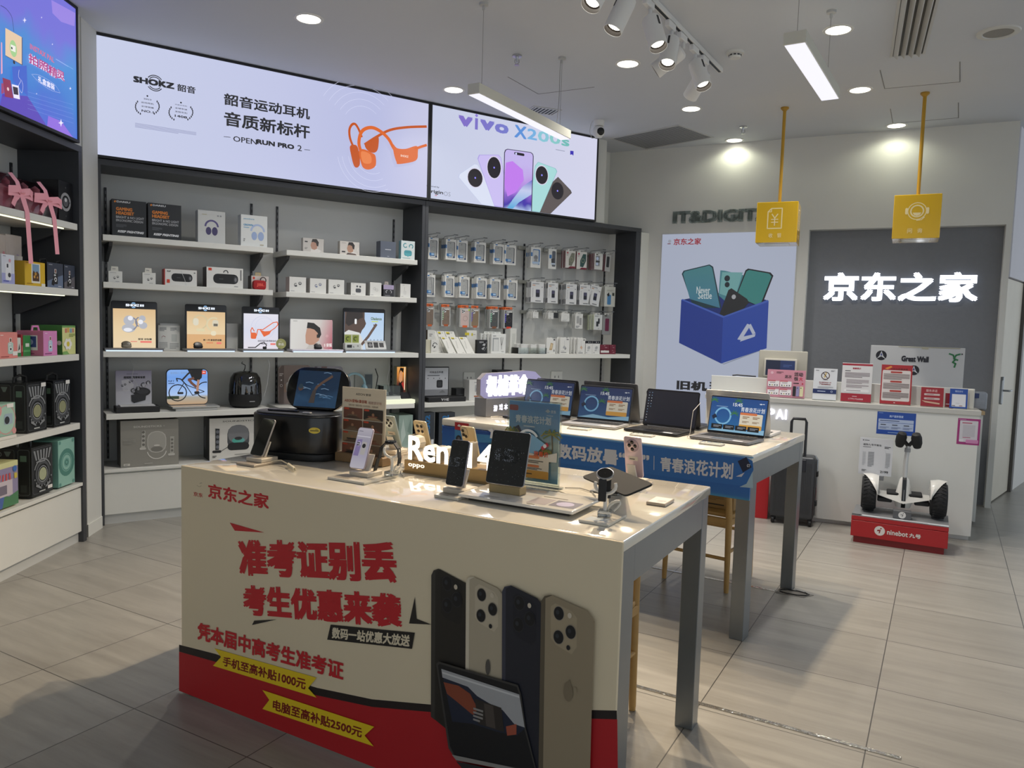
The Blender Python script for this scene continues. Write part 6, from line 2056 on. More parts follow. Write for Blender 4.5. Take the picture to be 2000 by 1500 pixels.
A.poly((1175, 893, 1512, 1003, 1535, 1145, 1490, 1130, 1440, 1070, 1380, 1040, 1330, 1010, 1290, 970, 1180, 930), '#a5a5a6')
A.poly((1178, 905, 1512, 1010, 1513, 1018, 1180, 913), '#c9c9c8')
A.poly((1185, 950, 1250, 965, 1300, 1000, 1320, 1040, 1390, 1060, 1310, 1090, 1250, 1040, 1200, 1000), '#87432c')
A.poly((1455, 1140, 1500, 1130, 1500, 1175, 1460, 1180), '#a0503a')
A.poly((1320, 1020, 1435, 1060, 1448, 1165, 1335, 1130), '#2e2824')
A.poly((1360, 1040, 1400, 1052, 1410, 1150, 1370, 1138), '#4a423c')
A.bars(1315, 1055, 1355, 1130, 4, '#8d8984')
A.poly((1222, 1262, 1590, 1338, 1590, 1352, 1240, 1285), '#8d8a85')
A.poly((1240, 1290, 1590, 1365, 1590, 1500, 1420, 1500), '#2a2a2c')
mk('printed_front', m, t)

t2 = table('far cream topped display table carrying four open laptops', T2, -1.97, 0, 1.055, .043)
ORIG2 = T2
m = MB()
m.box(-1.96, -.004, -.006, .009, .722, .904, grad('sea_print', [(0, '#3f86a8'), (.1, '#2a66a6'), (.5, '#1f5ea6'), (.85, '#1a54a0'), (1, '#133f86')], 'Z', .722, .904), .001)
A = PA(m, T2, .0062, crop(880, 700, 2.941))
A.poly((620, 440, 1705, 572, 1735, 590, 1740, 640, 1710, 720, 1690, 735, 620, 600), '#2a68ad')
A.poly((620, 440, 1740, 575, 1740, 568, 620, 432), '#5a93c4')
A.poly((1660, 738, 1700, 720, 1735, 650, 1738, 745), '#9fb8c4')
WT = '#c9ccd0'
A.textq('数码放暑“价”', (612, 488), (1143, 542), (1140, 640), (612, 572), WT, .03)
A.poly((1168, 560, 1171, 560, 1170, 640, 1167, 640), WT)
A.textq('青春浪花计划', (1205, 564), (1627, 600), (1620, 696), (1207, 646), WT, .025)
A.poly((1650, 590, 1700, 566, 1730, 625, 1680, 655), '#16223c')
A.text('GT', 1703, 606, 1722, 626, WT, .03)
A.poly((1640, 678, 1690, 655, 1672, 680), WT)
A2 = PA(m, T2, .0064, crop(880, 700, 5.768))
A2.poly((48, 716, 205, 735, 205, 820, 140, 815, 48, 800), '#a8242c')
A2.poly((75, 760, 95, 740, 120, 760, 100, 772), '#dcd6d2')
A2.poly((48, 800, 205, 840, 600, 880, 600, 960, 48, 930), '#3f82b4')
A2.text('青春浪花计划', 272, 780, 372, 806, '#9fbcdc', .0)
A2.circ(92, 905, 40, '#23262c')
A2.circ(95, 905, 18, '#55585f')
A2.poly((470, 790, 492, 830, 470, 900, 445, 900, 455, 830, 415, 805, 440, 800), '#dcdedf')
A2.poly((495, 930, 565, 870, 585, 900, 520, 955), '#b83a44')
A2.circ(525, 920, 16, '#e3e3e0')
for i in range(6):
    a = R_(20 + 30 * i)
    A2.line((465, 975, 465 + 45 * math.cos(a), 975 - 40 * math.sin(a)), 4, '#3f7c3a')
mk('banner', m, t2)


def pal(A, x, y, s, sp=1):
    """palm print"""
    A.line((x, y, x + .02 * s * sp, y - .4 * s * sp, x - .05 * s, y + 1.1 * s), .03 * s, '#5b4a2c')
    for i in range(7):
        a = R_(-30 + 40 * i)
        A.line((x, y, x + .3 * s * math.cos(a), y - .22 * s * math.sin(a) + .02 * s, x + .5 * s * math.cos(a), y - .25 * s * math.sin(a) + .12 * s), .06 * s, '#4d6a2c' if i % 2 else '#7a7a34')


# ---------------------------------------------------------------- things on the near table
def ton(u, y, z=TZ, rot=0., fr=T1):
    return fr.mat(u, -y, z, rot)


def phone(lab, M, lean, body='#1b1c1e', scr=None, ops=(), cam='tri', w=.075, h=.163, th=.0085, sticker=False, name='smartphone', camc='#2a2b2e'):
    t = thing(name, lab, 'tablet' if name == 'tablet' else 'phone', M @ rotx(-lean))
    m = MB()
    m.prism(rr(-w / 2, 0, w / 2, h, .011, 6), 0, th, C(body, .28, m=.2), 'y', .002)
    mk('body', m, t)
    m = MB()
    m.prism(rr(-w / 2 + .002, .002, w / 2 - .002, h - .002, .009, 6), -.0006, .0003, scr or C('#08090b', .08, coat=.6), 'y')
    if ops:
        Art(m, (-w / 2 + .002, -.0006, .002), (1, 0, 0), (0, 0, 1), w - .004, h - .004, .00015).draw(ops)
    mk('screen', m, t)
    m = MB()
    zc = h - .034
    if cam == 'round':
        m.prism(circ(0, h - .034, .026, 36), th - .001, th + .003, C(camc, .2, m=.4), 'y', .001)
    else:
        m.prism(rr(.0, h - .05, .033, h - .006, .01), th - .001, th + .003, C(camc, .2, m=.3), 'y', .001)
    b = mk('camera_module', m, t)
    spots = [(-.011, h - .022), (.011, h - .022), (-.011, h - .045), (.011, h - .045)] if cam == 'round' else ([(0, h - .020), (.0125, h - .034), (-.0125, h - .034), (0, h - .048)] if cam == 'dia' else [(.022, h - .018), (.022, h - .036), (.01, h - .042)])
    if cam == 'dia':
        m = MB()
        m.prism(circ(0, h - .034, .026, 36), th - .001, th + .003, C(camc, .2, m=.4), 'y', .001)
        b.data = mk('camera_module', m).data
        bpy.data.objects.remove(bpy.data.objects[[o.name for o in bpy.data.objects if o.data == b.data and o != b][0]])
    for x, z in spots:
        m = MB()
        m.prism(circ(x, z, .0072, 20), th + .0028, th + .0048, C('#0b0c0e', .1), 'y', .0006)
        mk('lens', m, b)
    if sticker:
        m = MB()
        m.box(-.02, .02, th, th + .0006, h * .42, h * .52, '#c9bfae')
        Art(m, (.02, th + .0006, h * .42), (-1, 0, 0), (0, 0, 1), .04, .016).draw([('b', .12, .15, .9, .55, 1, '#4a463e')])
        mk('sticker', m, t)
    return t


def stand(lab, M, w, d, clear=False, block=True):
    """price plate with a block that a phone leans on"""
    t = thing('phone_stand', lab, 'stand', M)
    pl = C('#b5a897', .25) if not clear else C('#d8d2c4', .1)
    m = MB()
    m.box(-w / 2, w / 2, -d / 2, d / 2, 0, .009, pl, .001)
    Art(m, (-w / 2, -d / 2, .009), (1, 0, 0), (0, 1, 0), w, d).draw([('b', .1, .05, .7, .3, 3, '#8d8272')])
    mk('price_plate', m, t)
    if block:
        m = MB()
        m.box(-.045, .045, -.03, .06, .0092, .026, C('#c9bfae', .4), .002)
        m.prism([(.012, .026), (.024, .026), (.05, .085), (.044, .085)], -.016, .016, C('#c9c3b8', .4), 'x')
        mk('block', m, t)
    return t


def coil(lab, pts, c='#c9c0a8', r=.0022, turns=None):
    m = MB()
    m.tube(pts, r, c, 6)
    if turns:
        (x0, y0), (x1, y1), n = turns
        P = []
        for i in range(n * 8 + 1):
            f = i / (n * 8)
            a = f * n * 2 * PI
            P.append((x0 + (x1 - x0) * f + 0, y0 + (y1 - y0) * f + .007 * math.cos(a), .010 + .007 * math.sin(a)))
        m.tube(P, .0022, c, 5)
    return tag(mk('coiled_cable', m, None, ton(0, 0)), lab, 'cable')


LK15 = [('c', random.uniform(.03, .97), random.uniform(.03, .97), random.uniform(.0015, .004), E(random.choice(('#8d949e', '#565c66', '#c9ced6')), .6)) for _ in range(70)]


def dots(s, x0, z0, x1, z1, n=170):
    """lock screen numerals made of speckles"""
    v, f, a = text_mesh(s, -.01)
    o = []
    fw = [abs(sum(v[p[i - 1]][0] * v[p[i]][1] - v[p[i]][0] * v[p[i - 1]][1] for i in range(len(p)))) for p in f]
    for _ in range(n):
        q = random.choices(f, fw)[0]
        w_ = [random.random() for _ in q]
        sw = sum(w_)
        o.append(('c', x0 + (x1 - x0) * sum(v[i][0] * c for i, c in zip(q, w_)) / sw, z0 + (z1 - z0) * sum(v[i][1] * c for i, c in zip(q, w_)) / sw, random.uniform(.0025, .005), E(random.choice(('#4a5059', '#616872', '#858d98')), .6)))
    return o


stand('beige price plate stand under the leaning black phone near the corner', ton(.205, .205), .105, .15)
phone('black screened phone leaning on a stand near the table corner', ton(.19, .20, .9815), 26, '#9a9694')
t = thing('karaoke_speaker', 'large glossy black oval karaoke speaker with an opened screen lid', 'speaker', ton(.203, .425, TZ, 13))
sta = [(x, y) for x, y in rr(-.20, -.105, .20, .105, .1, 9)]
m = MB()
m.prism([(x * .97, y * .96) for x, y in sta], .0, .03, C('#101113', .5), 'z', .004)
m.prism(sta, .03, .192, C('#0d0e10', .3, coat=.12, name='glossy_black'), 'z', .008, 3)
m.prism([(x * .94, y * .92) for x, y in sta], .192, .198, C('#1a1b1d', .35), 'z', .002)
mk('cabinet', m, t)
m = MB()
m.box(-.13, .02, -.04, -.02, .198, .206, C('#222326', .2), .003)
m.box(.06, .1, -.07, -.05, .198, .206, C('#b9babc', .2, m=.6), .003)
mk('controls', m, t)
Ml = tr(.03, .075, .20) @ rotz(0) @ rotx(-18)
m = MB()
m.prism(rr(-.155, 0, .155, .195, .085, 9), 0, .022, C('#0b0c0e', .2, coat=.2), 'y', .005, 3)
lid = mk('lid', m, t, Ml)
m = MB()
m.box(-.105, .105, -.0008, .0002, .012, .178, grad('sea_screen', [(0, '#17304e'), (.35, '#27507c'), (.6, '#3a6791'), (1, '#1f4266')], 'Z', 0, .19, .3, wob=.9))
A = Art(m, (-.105, -.0008, .012), (1, 0, 0), (0, 0, 1), .21, .166)
for i in range(16):
    x, z = random.random() * .8, random.random() * .9 + .05
    A.draw([('l', [(x, z), (x + .08, z + .02), (x + .18, z - .01)], .02, E(random.choice(('#5c86ab', '#18344f', '#7d9cba')), .5))])
sk = E('#6b5244', .5)
A.draw([('l', [(.42, .3), (.5, .55), (.62, .68), (.82, .86)], .075, sk), ('c', .12, .5, .08, E('#5a4238', .5)), ('c', .12, .55, .07, E('#30434f', .5)), ('p', [(.36, .1), (.5, .1), (.5, .5), (.42, .45)], E('#4d4440', .5))])
mk('screen', m, lid)
m = MB()
m.prism(circ(0, 0, .024, 24, .013), 0, .0012, C('#c9b22c', .3), 'y')
front(m, 1, 1).draw([('r', -.018, -.003, .018, .001, '#4a4520'), ('r', .004, .003, .014, .006, '#8a7d20')])
mk('yellow_sticker', m, t, tr(.14, -.0985, .135) @ rotz(18) @ tr(0, -.0035, 0))
coil('cream coiled cable beside the karaoke speaker', [(.26, .22, .012), (.3, .232, .02), (.36, .215, .012)], turns=((.36, .215), (.45, .16), 11))
FR = Frame((T1.pt(.405, -.475, 0).x, T1.pt(.405, -.475, 0).y), -29.36)
t = thing('menu_sign', 'tall beige picture menu sign in a wooden foot', 'sign', ton(.527, .475))
m = MB()
m.box(-.13, .13, -.03, .035, 0, .038, C('#8a6f4e', .5, n=.15, sc=30, name='brown_wood'), .003)
mk('wooden_foot', m, t)
m = MB()
m.box(-.118, .118, 0, .005, .038, .318, C('#cfc3ac', .45), .001)
A = front(m, .236, .28, 0, -.118, .038)
A.draw([('t', 'AISON', .32, .885, .53, .92, '#4a4640', .01), ('t', '爱颂', .55, .885, .67, .92, '#4a4640', .01), ('t', 'AISON爱畅K歌音箱', .06, .77, .58, .82, '#a05a44', .02), ('t', '唱歌更好听', .62, .765, .92, .81, '#a8897a', .0), ('t', 'K歌点歌 / 智能点歌 / 5小时续航 / 海量曲库', .16, .715, .84, .745, '#77695a', -.005)])
cols = ('#6b4436', '#2c2622', '#5d3c2a', '#4a3a30', '#8a7458', '#6d5a46', '#7a4a38', '#5d4a3a')
for i in range(4):
    for j in range(2):
        x0, z1 = .045 + j * .47, .69 - i * .18
        c0 = random.choice(cols)
        A.draw([('R', x0, z1 - .165, x0 + .44, z1, cols[i * 2 + j], .015), ('p', [(x0 + .02, z1 - .16), (x0 + .2, z1 - .1), (x0 + .42, z1 - .16)], cols[(i * 2 + j + 3) % 8]), ('c', x0 + .22, z1 - .08, .025, '#9c7458'), ('r', x0 + .1, z1 - .12, x0 + .32, z1 - .1, cols[(i * 2 + j + 5) % 8]), ('r', x0 + .02, z1 - .03, x0 + .13, z1 - .004, '#b8442c')])
mk('board', m, t)
stand('clear white price plate stand under the lilac screened phone', ton(.735, .235), .18, .2, True)
phone('phone with a lilac product picture on its screen, beside a watch', ton(.70, .235, .9815), 20, '#b5a8b0', grad('lilac_screen', [(0, '#d9d4de'), (.3, '#c3bdd0'), (.7, '#b3aebf'), (1, '#cfc9d4')], 'Z', 0, .16, .55),
      [('r', .03, .78, .97, .8, E('#e3dfe8', .6)), ('p', [(.05, .3), (.4, .3), (.45, .72), (.12, .7)], E('#8e7fae', .6)), ('R', .5, .34, .82, .66, E('#bdb7b4', .6), .03), ('c', .27, .6, .06, E('#cfc6dc', .6))] + [('c', .2 + .1 * i, .57 + .05 * j, .02, E('#2a2a30', .5)) for i in range(2) for j in range(2)] + [('c', .66, .56, .055, E('#26262a', .5)), ('b', .1, .9, .5, .93, 1, E('#8d8899', .5))])


def watch_stand(lab, M, lab2, round_):
    t = thing('watch_stand', lab, 'stand', M)
    m = MB()
    m.box(-.02, .02, -.015, .03, 0, .018, glass('clear_block', '#e4e8ea', .2), .002)
    m.tube([(0, .01, .018), (0, .012, .05), (.004, .0, .075)], .006, C('#d8d6d0', .15), 8)
    mk('post', m, t)
    m = MB()
    m.tube([(.033 * math.cos(R_(q)), .004, .098 + .027 * math.sin(R_(q))) for q in range(-200, 21, 20)], .0055, C('#dddad2', .15), 8)
    mk('cradle', m, t)
    m = MB()
    P = [(.02 * math.sin(q * 1.3) + .03, -.005 + .004 * q, .02 + .03 * abs(math.sin(q * .9))) for q in [i * .5 for i in range(12)]]
    m.tube(P, .003, C('#d5d1c6', .3), 6)
    mk('tether', m, t)
    w = thing('smart_watch', lab2, 'watch', M @ tr(0, 0, .105))
    m = MB()
    if round_:
        m.lathe([(.025, 0), (.0275, .004), (.0275, .01), (.0235, .012)], SILV, 32, tr(0, -.012, .026) @ rotx(30), caps=True)
        mk('case', m, w)
        m = MB()
        m.lathe([(.0005, .0125), (.0238, .0124)], C('#0c0d0f', .08), 32, tr(0, -.012, .026) @ rotx(30), caps=False)
        mk('dial', m, w)
        m = MB()
        for s_ in (-1, 1):
            m.box(-.0125 + .004 * s_, .0125 + .004 * s_, -.012 + s_ * .026 - .003, -.012 + s_ * .026 + .003, -.05, .02, C('#15171a', .6), .002)
        mk('strap', m, w)
    else:
        m.prism(rr(-.02, -.02, .02, .02, .012), .02, .031, C('#1b1c1f', .2, m=.5), 'z', .003)
        mk('case', m, w)
        m = MB()
        m.prism(rr(-.018, -.018, .018, .018, .01), .0308, .0314, C('#08090a', .08), 'z')
        mk('dial', m, w)
        m = MB()
        for P in ([(-.018, 0, .024), (-.038, -.004, .006), (-.048, -.012, -.04), (-.062, -.02, -.088)], [(.018, 0, .024), (.034, .004, .006), (.038, .006, -.03), (.034, .006, -.06)]):
            for p, q in zip(P[:-1], P[1:]):
                d = Vector(q) - Vector(p)
                m.X = tr(*p) @ Matrix.Rotation(math.atan2(d.x, d.z), 4, 'Y')
                m.box(-.002, .002, -.011, .011, 0, d.length + .002, C('#131417', .6), .001)
            m.X = Matrix()
        mk('strap', m, w)


watch_stand('clear stand with tether beside the lilac screened phone', ton(.822, .29, TZ + .0095, 5), 'square black watch with long strap beside the lilac screened phone', False)
stand('grey price plate stand under the silver green phone', ton(.497, .738, TZ, 180), .1, .12)
phone('silver green phone seen from behind with a round diamond camera', ton(.495, .745, .9815, 180), 22, '#8f9a98', cam='dia', camc='#b9c0be', sticker=True)
# glowing letters
t = thing('letter_sign', 'glowing white letter sign on a gold base', 'sign', ton(.80, .42))
m = MB()
m.box(-.012, .408, 0, .10, 0, .052, C('#a98f62', .35, m=.45, name='champagne_gold'), .002)
m.box(-.016, .412, -.003, .103, 0, .007, C('#8f7a55', .4, m=.4))
A = front(m, .42, .052, 0, -.012, 0)
A.draw([('t', 'oppo', .05, .42, .24, .78, E('#fff6e0', 1.4), .02)])
mk('base', m, t)
for s_, x0, x1 in (('Reno', 0, .268), ('14', .282, .400)):
    v, f, a = text_mesh(s_, .02, .5)
    m = MB()
    FACE, SIDE = E('#fff4df', 3.2), C('#d9ceb8', .4)
    P = [(x0 + (x1 - x0) * p[0], .05 - (p[2] + .5) * .04, .052 + .098 * p[1]) for p in v]
    fr_, sd_ = [], []
    for q in f:
        ys = [P[i][1] for i in q]
        (fr_ if max(ys) - min(ys) < 1e-5 and ys[0] < .02 else sd_).append(q)
    m.add(P, fr_, FACE)
    m.add(P, sd_, SIDE)
    mk('letters', m, t)
for u, y, lab, cm, rt in ((.735, .655, 'pale gold phone seen from behind the glowing letters, round camera', 'round', 172), (.985, .64, 'pale gold phone with a corner camera behind the glowing letters', 'tri', 172)):
    stand('price plate stand under the ' + ('round camera' if cm == 'round' else 'corner camera') + ' pale gold phone', ton(u, y - .007, TZ, 180), .1, .12)
    phone(lab, ton(u, y, .9815, rt), 18, '#c9b892', cam=cm, camc='#cfc0a0' if cm == 'round' else '#b9ad94')
stand('clear price plate stand under the speckled lock screen phone', ton(1.19, .205), .10, .15, True)
phone('phone with a speckled dark lock screen in front of the letters', ton(1.175, .20, .9815), 14, '#8d8a92', None, LK15 + dots('15', .22, .40, .82, .62))
t = thing('display_tray', 'white glossy raised tray under the speckled tablet', 'tray', ton(1.45, .235))
m = MB()
m.prism(rr(-.215, -.10, .215, .13, .006), .014, .024, C('#dfdbd2', .06, coat=.6), 'z', .001)
A = Art(m, (-.215, -.10, .024), (1, 0, 0), (0, 1, 0), .43, .23)
A.draw([('r', .58, .12, .74, .5, '#8a8288'), ('r', .76, .14, .97, .5, '#4a4862'), ('c', .86, .32, .13, '#a59fc0'), ('b', .2, .1, .4, .16, 1, '#b9b4aa'), ('b', .6, .58, .9, .64, 1, '#9a948c'), ('b', .6, .04, .7, .09, 1, '#9a948c')])
mk('tray_top', m, t)
m = MB()
m.box(-.19, .19, -.07, .10, 0, .014, '#3a3733')  # dark filler block, its colour painting in the shadow beneath the raised tray
mk('plinth', m, t)
m = MB()
m.box(-.062, .062, 0, .045, .0, .028, C('#a39068', .4, m=.35), .002)
solo('tablet_stand', 'small gold block stand holding up the speckled tablet', 'stand', ton(1.365, .225, TZ + .0243), m)
phone('square folding tablet with a speckled dark lock screen', ton(1.362, .228, TZ + .024 + .03), 14, '#8d8f94', None, LK15 + dots('15', .3, .42, .72, .66, 240), w=.152, h=.186, th=.006, name='tablet')
# acrylic poster stand
pp_ = T1.pt(1.335, -.487, 0)
t = thing('poster_stand', 'clear acrylic stand with a blue beach holiday poster', 'poster stand', ton(1.335, .487))
m = MB()
m.box(-.112, .112, -.0045, -.002, .016, .324, glass(), .0008)
m.box(-.112, .112, .002, .0045, .016, .324, glass(), .0008)
m.box(-.112, .112, -.045, .04, .0, .006, glass(), .001)
m.box(-.112, .112, -.004, .004, .006, .016, glass())
mk('acrylic', m, t)
m = MB()
m.box(-.105, .105, -.0015, .0015, .022, .318, grad('beach_print', [(0, '#a5d2ee'), (.3, '#cfe2e6'), (.5, '#e3e8dd'), (.62, '#86bbe4'), (1, '#4f93d0')], 'Z', .02, .318))
A = front(m, .21, .296, -.0015, -.105, .022)
W2 = '#dfe3e4'
A.draw([('R', .0, .88, .18, .95, '#b0282f', .02), ('p', [(.72, .9), (.77, .93), (.82, .9), (.77, .88)], W2), ('t', '京东', .83, .88, .93, .92, W2, .02), ('b', .75, .84, .93, .855, 1, W2), ('t', '青春浪花计划', .13, .73, .84, .83, W2, .03), ('b', .3, .68, .62, .705, 1, W2), ('p', [(.1, .66), (.2, .7), (.26, .62), (.15, .57)], '#1d2a44')])
for x, z, s_ in ((.07, .62, 1), (.87, .62, 1.2), (.68, .42, .6), (.8, .4, .6)):
    A.draw([('l', [(x, z), (x + .02, z - .15 * s_), (x - .02, z - .3 * s_)], .012, '#6b5834')])
    for i in range(8):
        a = R_(-40 + 37 * i)
        A.draw([('l', [(x, z), (x + .12 * s_ * math.cos(a), z + .05 * s_ * math.sin(a)), (x + .17 * s_ * math.cos(a), z + .04 * s_ * math.sin(a) - .03)], .014, '#6d7a3c' if i % 2 else '#8a8040')])
A.draw([('p', [(.2, .55), (.5, .6), (.75, .5), (.6, .36), (.2, .36)], '#7fb0cf'), ('o', .42, .5, .16, .03, '#dbe3e6', 30, 200), ('p', [(0, .3), (.3, .38), (.7, .34), (1, .4), (1, .28), (0, .26)], '#d9d3c4'), ('p', [(.68, .45), (.8, .52), (.84, .48), (.72, .41)], '#b83a44'), ('c', .76, .47, .025, W2),
        ('p', [(.05, .05), (.85, .05), (.85, .32), (.05, .33)], '#d9cfba'), ('R', .05, .05, .85, .15, '#cf9a45', .02), ('R', .42, .3, .66, .335, '#cf7a4a', .01), ('b', .44, .24, .74, .28, 2, '#55504a'), ('R', .42, .19, .66, .22, '#cf7a4a', .01), ('b', .42, .155, .72, .185, 2, '#55504a'), ('b', .12, .09, .7, .115, 1, '#55452a'), ('t', '放暑价', .55, .33, .84, .4, '#c9562c', .02)])
mk('poster', m, t)
# dark tablet on a metal laptop stand
Lc, Tc, Rc, Bc = gz(1136, 931, 1.035), gz(1192, 911, 1.075), gz(1275.5, 945, 1.062), gz(1222, 968, 1.022)
o_ = T1.pt(1.60, -.60, TZ)
Mi = ton(1.60, .60).inverted()
P = [Mi @ q for q in (Bc, Rc, Tc, Lc)]
n_ = (P[1] - P[0]).cross(P[3] - P[0]).normalized()


def rquad(P, r):
    o = []
    for i in range(4):
        a, b, c = P[i - 1], P[i], P[(i + 1) % 4]
        d0, d1 = (a - b).normalized(), (c - b).normalized()
        for f in (0, .33, .67, 1):
            o.append(b + d0 * r * (1 - f) ** 2 + d1 * r * f ** 2)
    return o


Q = rquad(P, .014)
m = MB()
k_ = len(Q)
m.add([q for q in Q] + [q - n_ * .007 for q in Q], [tuple(range(k_)), tuple(range(2 * k_ - 1, k_ - 1, -1))] + [(i, k_ + i, k_ + (i + 1) % k_, (i + 1) % k_) for i in range(k_)], C('#202325', .75))
solo('tablet', 'dark grey tablet lying tilted on a metal stand', 'tablet', ton(1.60, .60), m)
cq = sum(P, Vector()) / 4 - n_ * .0085
m = MB()
m.box(-.055, .055, -.06, .08, 0, .006, STEEL, .002)
m.X = tr(0, 0, 0)
f0, f1 = Vector((-.035, .06, .006)), Vector((cq.x - .03, cq.y, cq.z - .009))
m.add([f0 + Vector((-.0, 0, 0)), f0 + Vector((.07, 0, 0)), f1 + Vector((.07, 0, 0)), f1, f0 + Vector((0, .006, 0)), f0 + Vector((.07, .006, 0)), f1 + Vector((.07, .006, 0)), f1 + Vector((0, .006, 0))], [(0, 1, 2, 3), (7, 6, 5, 4), (0, 3, 7, 4), (1, 5, 6, 2), (3, 2, 6, 7)], STEEL)
solo('tablet_stand', 'silver folding metal stand under the dark grey tablet', 'stand', ton(1.60, .60), m)
stand('pale price plate stand under the pink phone', ton(1.637, .768, TZ, 176), .1, .12)
phone('pale pink phone seen from behind at the far table corner', ton(1.635, .775, .9815, 172), 12, '#c9b2b6', cam='dia', camc='#b59ea2', sticker=True)
t = thing('price_plate', 'white price plate with a ring of tethered watch parts', 'price plate', ton(1.745, .19))
m = MB()
m.box(-.05, .05, -.075, .075, 0, .008, C('#dcd7cb', .2), .001)
Art(m, (-.05, -.075, .008), (1, 0, 0), (0, 1, 0), .1, .15).draw([('b', .15, .08, .8, .4, 4, '#a9bccb'), ('b', .15, .45, .6, .5, 1, '#8d8a84')])
mk('plate', m, t)
watch_stand('clear stand with white tether at the table front corner', ton(1.745, .20, TZ + .0085, 15), 'round silver watch with a black strap at the table front corner', True)
m = MB()
m.box(-.034, .034, -.05, .05, 0, .01, C('#b3a594', .35), .001)
Art(m, (-.03, -.046, .01), (1, 0, 0), (0, 1, 0), .06, .092).draw([('r', 0, 0, 1, 1, '#d9d9d6'), ('b', .4, .2, .9, .5, 3, '#b3b6b8')])
solo('price_tag', 'small white price tag in a beige holder near the table end', 'price tag', ton(1.82, .525, TZ), m)
coil('thin grey cable from the poster stand to the metal tablet stand', [(1.45, .53, .004), (1.5, .56, .004), (1.56, .53, .004), (1.6, .47, .004)], '#8d8a82', .0018)
coil('white cable running behind the glossy tray', [(1.44, .385, .012), (1.5, .39, .012), (1.52, .42, .006), (1.46, .46, .006)], '#dad3c0', .003)
coil('cream coiled cable behind the speckled lock screen phone', [(1.2, .27, .01), (1.215, .27, .01)], turns=((1.215, .27), (1.235, .33), 6))
coil('grey cable between the watch plate and the letter sign', [(.86, .33, .004), (.81, .37, .004), (.765, .43, .004), (.75, .5, .004), (.72, .53, .004)], '#8d8a82', .0018)
coil('cream cable behind the beige menu sign', [(.40, .52, .003), (.38, .58, .003), (.42, .64, .003), (.5, .68, .003)], '#c9c0a8', .0022)

# ---------------------------------------------------------------- laptops and the game sign on the far table
def on2(u, y, rot=0., z=TZ):
    return T2.mat(u, -y, z, rot)


SEA = grad('sea_wallpaper', [(0, '#2d80b8'), (.5, '#1f62a8'), (1, '#1c4f98')], 'Z', 0, .22, .62)
SEA2 = grad('sea_wallpaper_dim', [(0, '#2a5d8c'), (.5, '#1d4478'), (1, '#152f66')], 'Z', 0, .22, .45)


def wall(e, strip=False):
    w_ = E('#e6eaf0', e)
    o = [('t', '15:45', .40, .76, .57, .86, w_, .02), ('t', '青春浪花计划', .55, .62, .97, .76, w_, .01), ('b', .1, .72, .4, .74, 1, E('#a9c3e0', e)), ('p', [(.86, .88), (.89, .9), (.92, .88), (.89, .86)], w_), ('b', .92, .87, .97, .9, 1, w_),
         ('o', .24, .45, .26, .05, E('#7fb8dc', e)), ('p', [(0, .0), (.3, .12), (.6, .06), (1, .14), (1, 0)], E('#8fbcd6', e)),
         ('R', .55, .12, .95, .58, E('#e0d6c0', e), .03), ('R', .55, .12, .95, .25, E('#d9a046', e), .03), ('R', .55, .53, .85, .6, E('#d97a48', e), .02), ('b', .6, .42, .72, .5, 2, E('#8a6a4a', e)), ('b', .78, .42, .9, .5, 2, E('#8a6a4a', e)), ('b', .6, .3, .72, .36, 2, E('#8a6a4a', e)), ('b', .78, .3, .9, .36, 2, E('#8a6a4a', e)), ('p', [(.04, .42), (.1, .5), (.14, .4), (.07, .33)], E('#14203a', e))]
    for x, z in ((.45, .55), (.5, .92), (.06, .9)):
        for i in range(6):
            a = R_(-20 + 44 * i)
            o.append(('l', [(x, z), (x + .07 * math.cos(a), z + .1 * math.sin(a) - .02)], .025, E('#3d7a3c', e)))
    if strip:
        for i in range(4):
            o += [('r', .06 + .22 * i, .06, .26 + .22 * i, .2, E('#16181c', .5)), ('b', .1 + .22 * i, .1, .24 + .22 * i, .17, 2, E('#9aa0aa', .6))]
    return o


def laptop(lab, M, w, d, hs, lean, body, lid, scr, ops, keys='#1d1e20'):
    """front edge along local x from 0 to w at y=0, hinge at y=d"""
    t = thing('laptop', lab, 'laptop', M)
    m = MB()
    m.prism(rr(0, 0, w, d, .012), .003, .016, C(body, .35, m=.4), 'z', .002)
    mk('base', m, t)
    m = MB()
    m.box(.02, w - .02, d * .42, d - .03, .016, .0168, C('#2a2b2d', .6) if keys else C(body))
    q = (w - .05) / 14
    for r in range(5):
        for c in range(14):
            m.box(.025 + c * q, .025 + c * q + q * .82, d * .44 + r * (d * .44 / 5), d * .44 + r * (d * .44 / 5) + d * .068, .0168, .0182, C(keys, .5))
    mk('keyboard', m, t)
    m = MB()
    m.box(w * .34, w * .66, d * .06, d * .36, .016, .0164, C(body, .2, m=.2))
    mk('touchpad', m, t)
    m = MB()
    m.box(w * .72, w * .88, d * .06, d * .16, .016, .0164, '#c9cbd0')
    mk('sticker', m, t)
    Ml = tr(0, d - .004, .016) @ rotx(-lean)
    m = MB()
    m.prism(rr(0, 0, w, hs, .012), 0, .006, C(lid, .35, m=.3), 'y', .0015)
    l = mk('lid', m, t, Ml)
    m = MB()
    m.box(.004, w - .004, -.0008, .0, .004, hs - .004, '#0c0d0f')
    m.box(.007, w - .007, -.0012, -.0008, .016, hs - .01, scr)
    if ops:
        Art(m, (.007, -.0012, .016), (1, 0, 0), (0, 0, 1), w - .014, hs - .026).draw(ops)
    mk('screen', m, l)
    m = MB()
    m.tube([(w * .1, d - .002, .014), (w * .9, d - .002, .014)], .006, C('#1a1b1d', .4), 10)
    mk('hinge', m, t)
    return t


def pxM(ax, ay, bx, by):
    a, b = gz(ax, ay, TZ), gz(bx, by, TZ)
    d = b - a
    return Matrix.Translation(a) @ rotz(math.degrees(math.atan2(d.y, d.x))), d.length


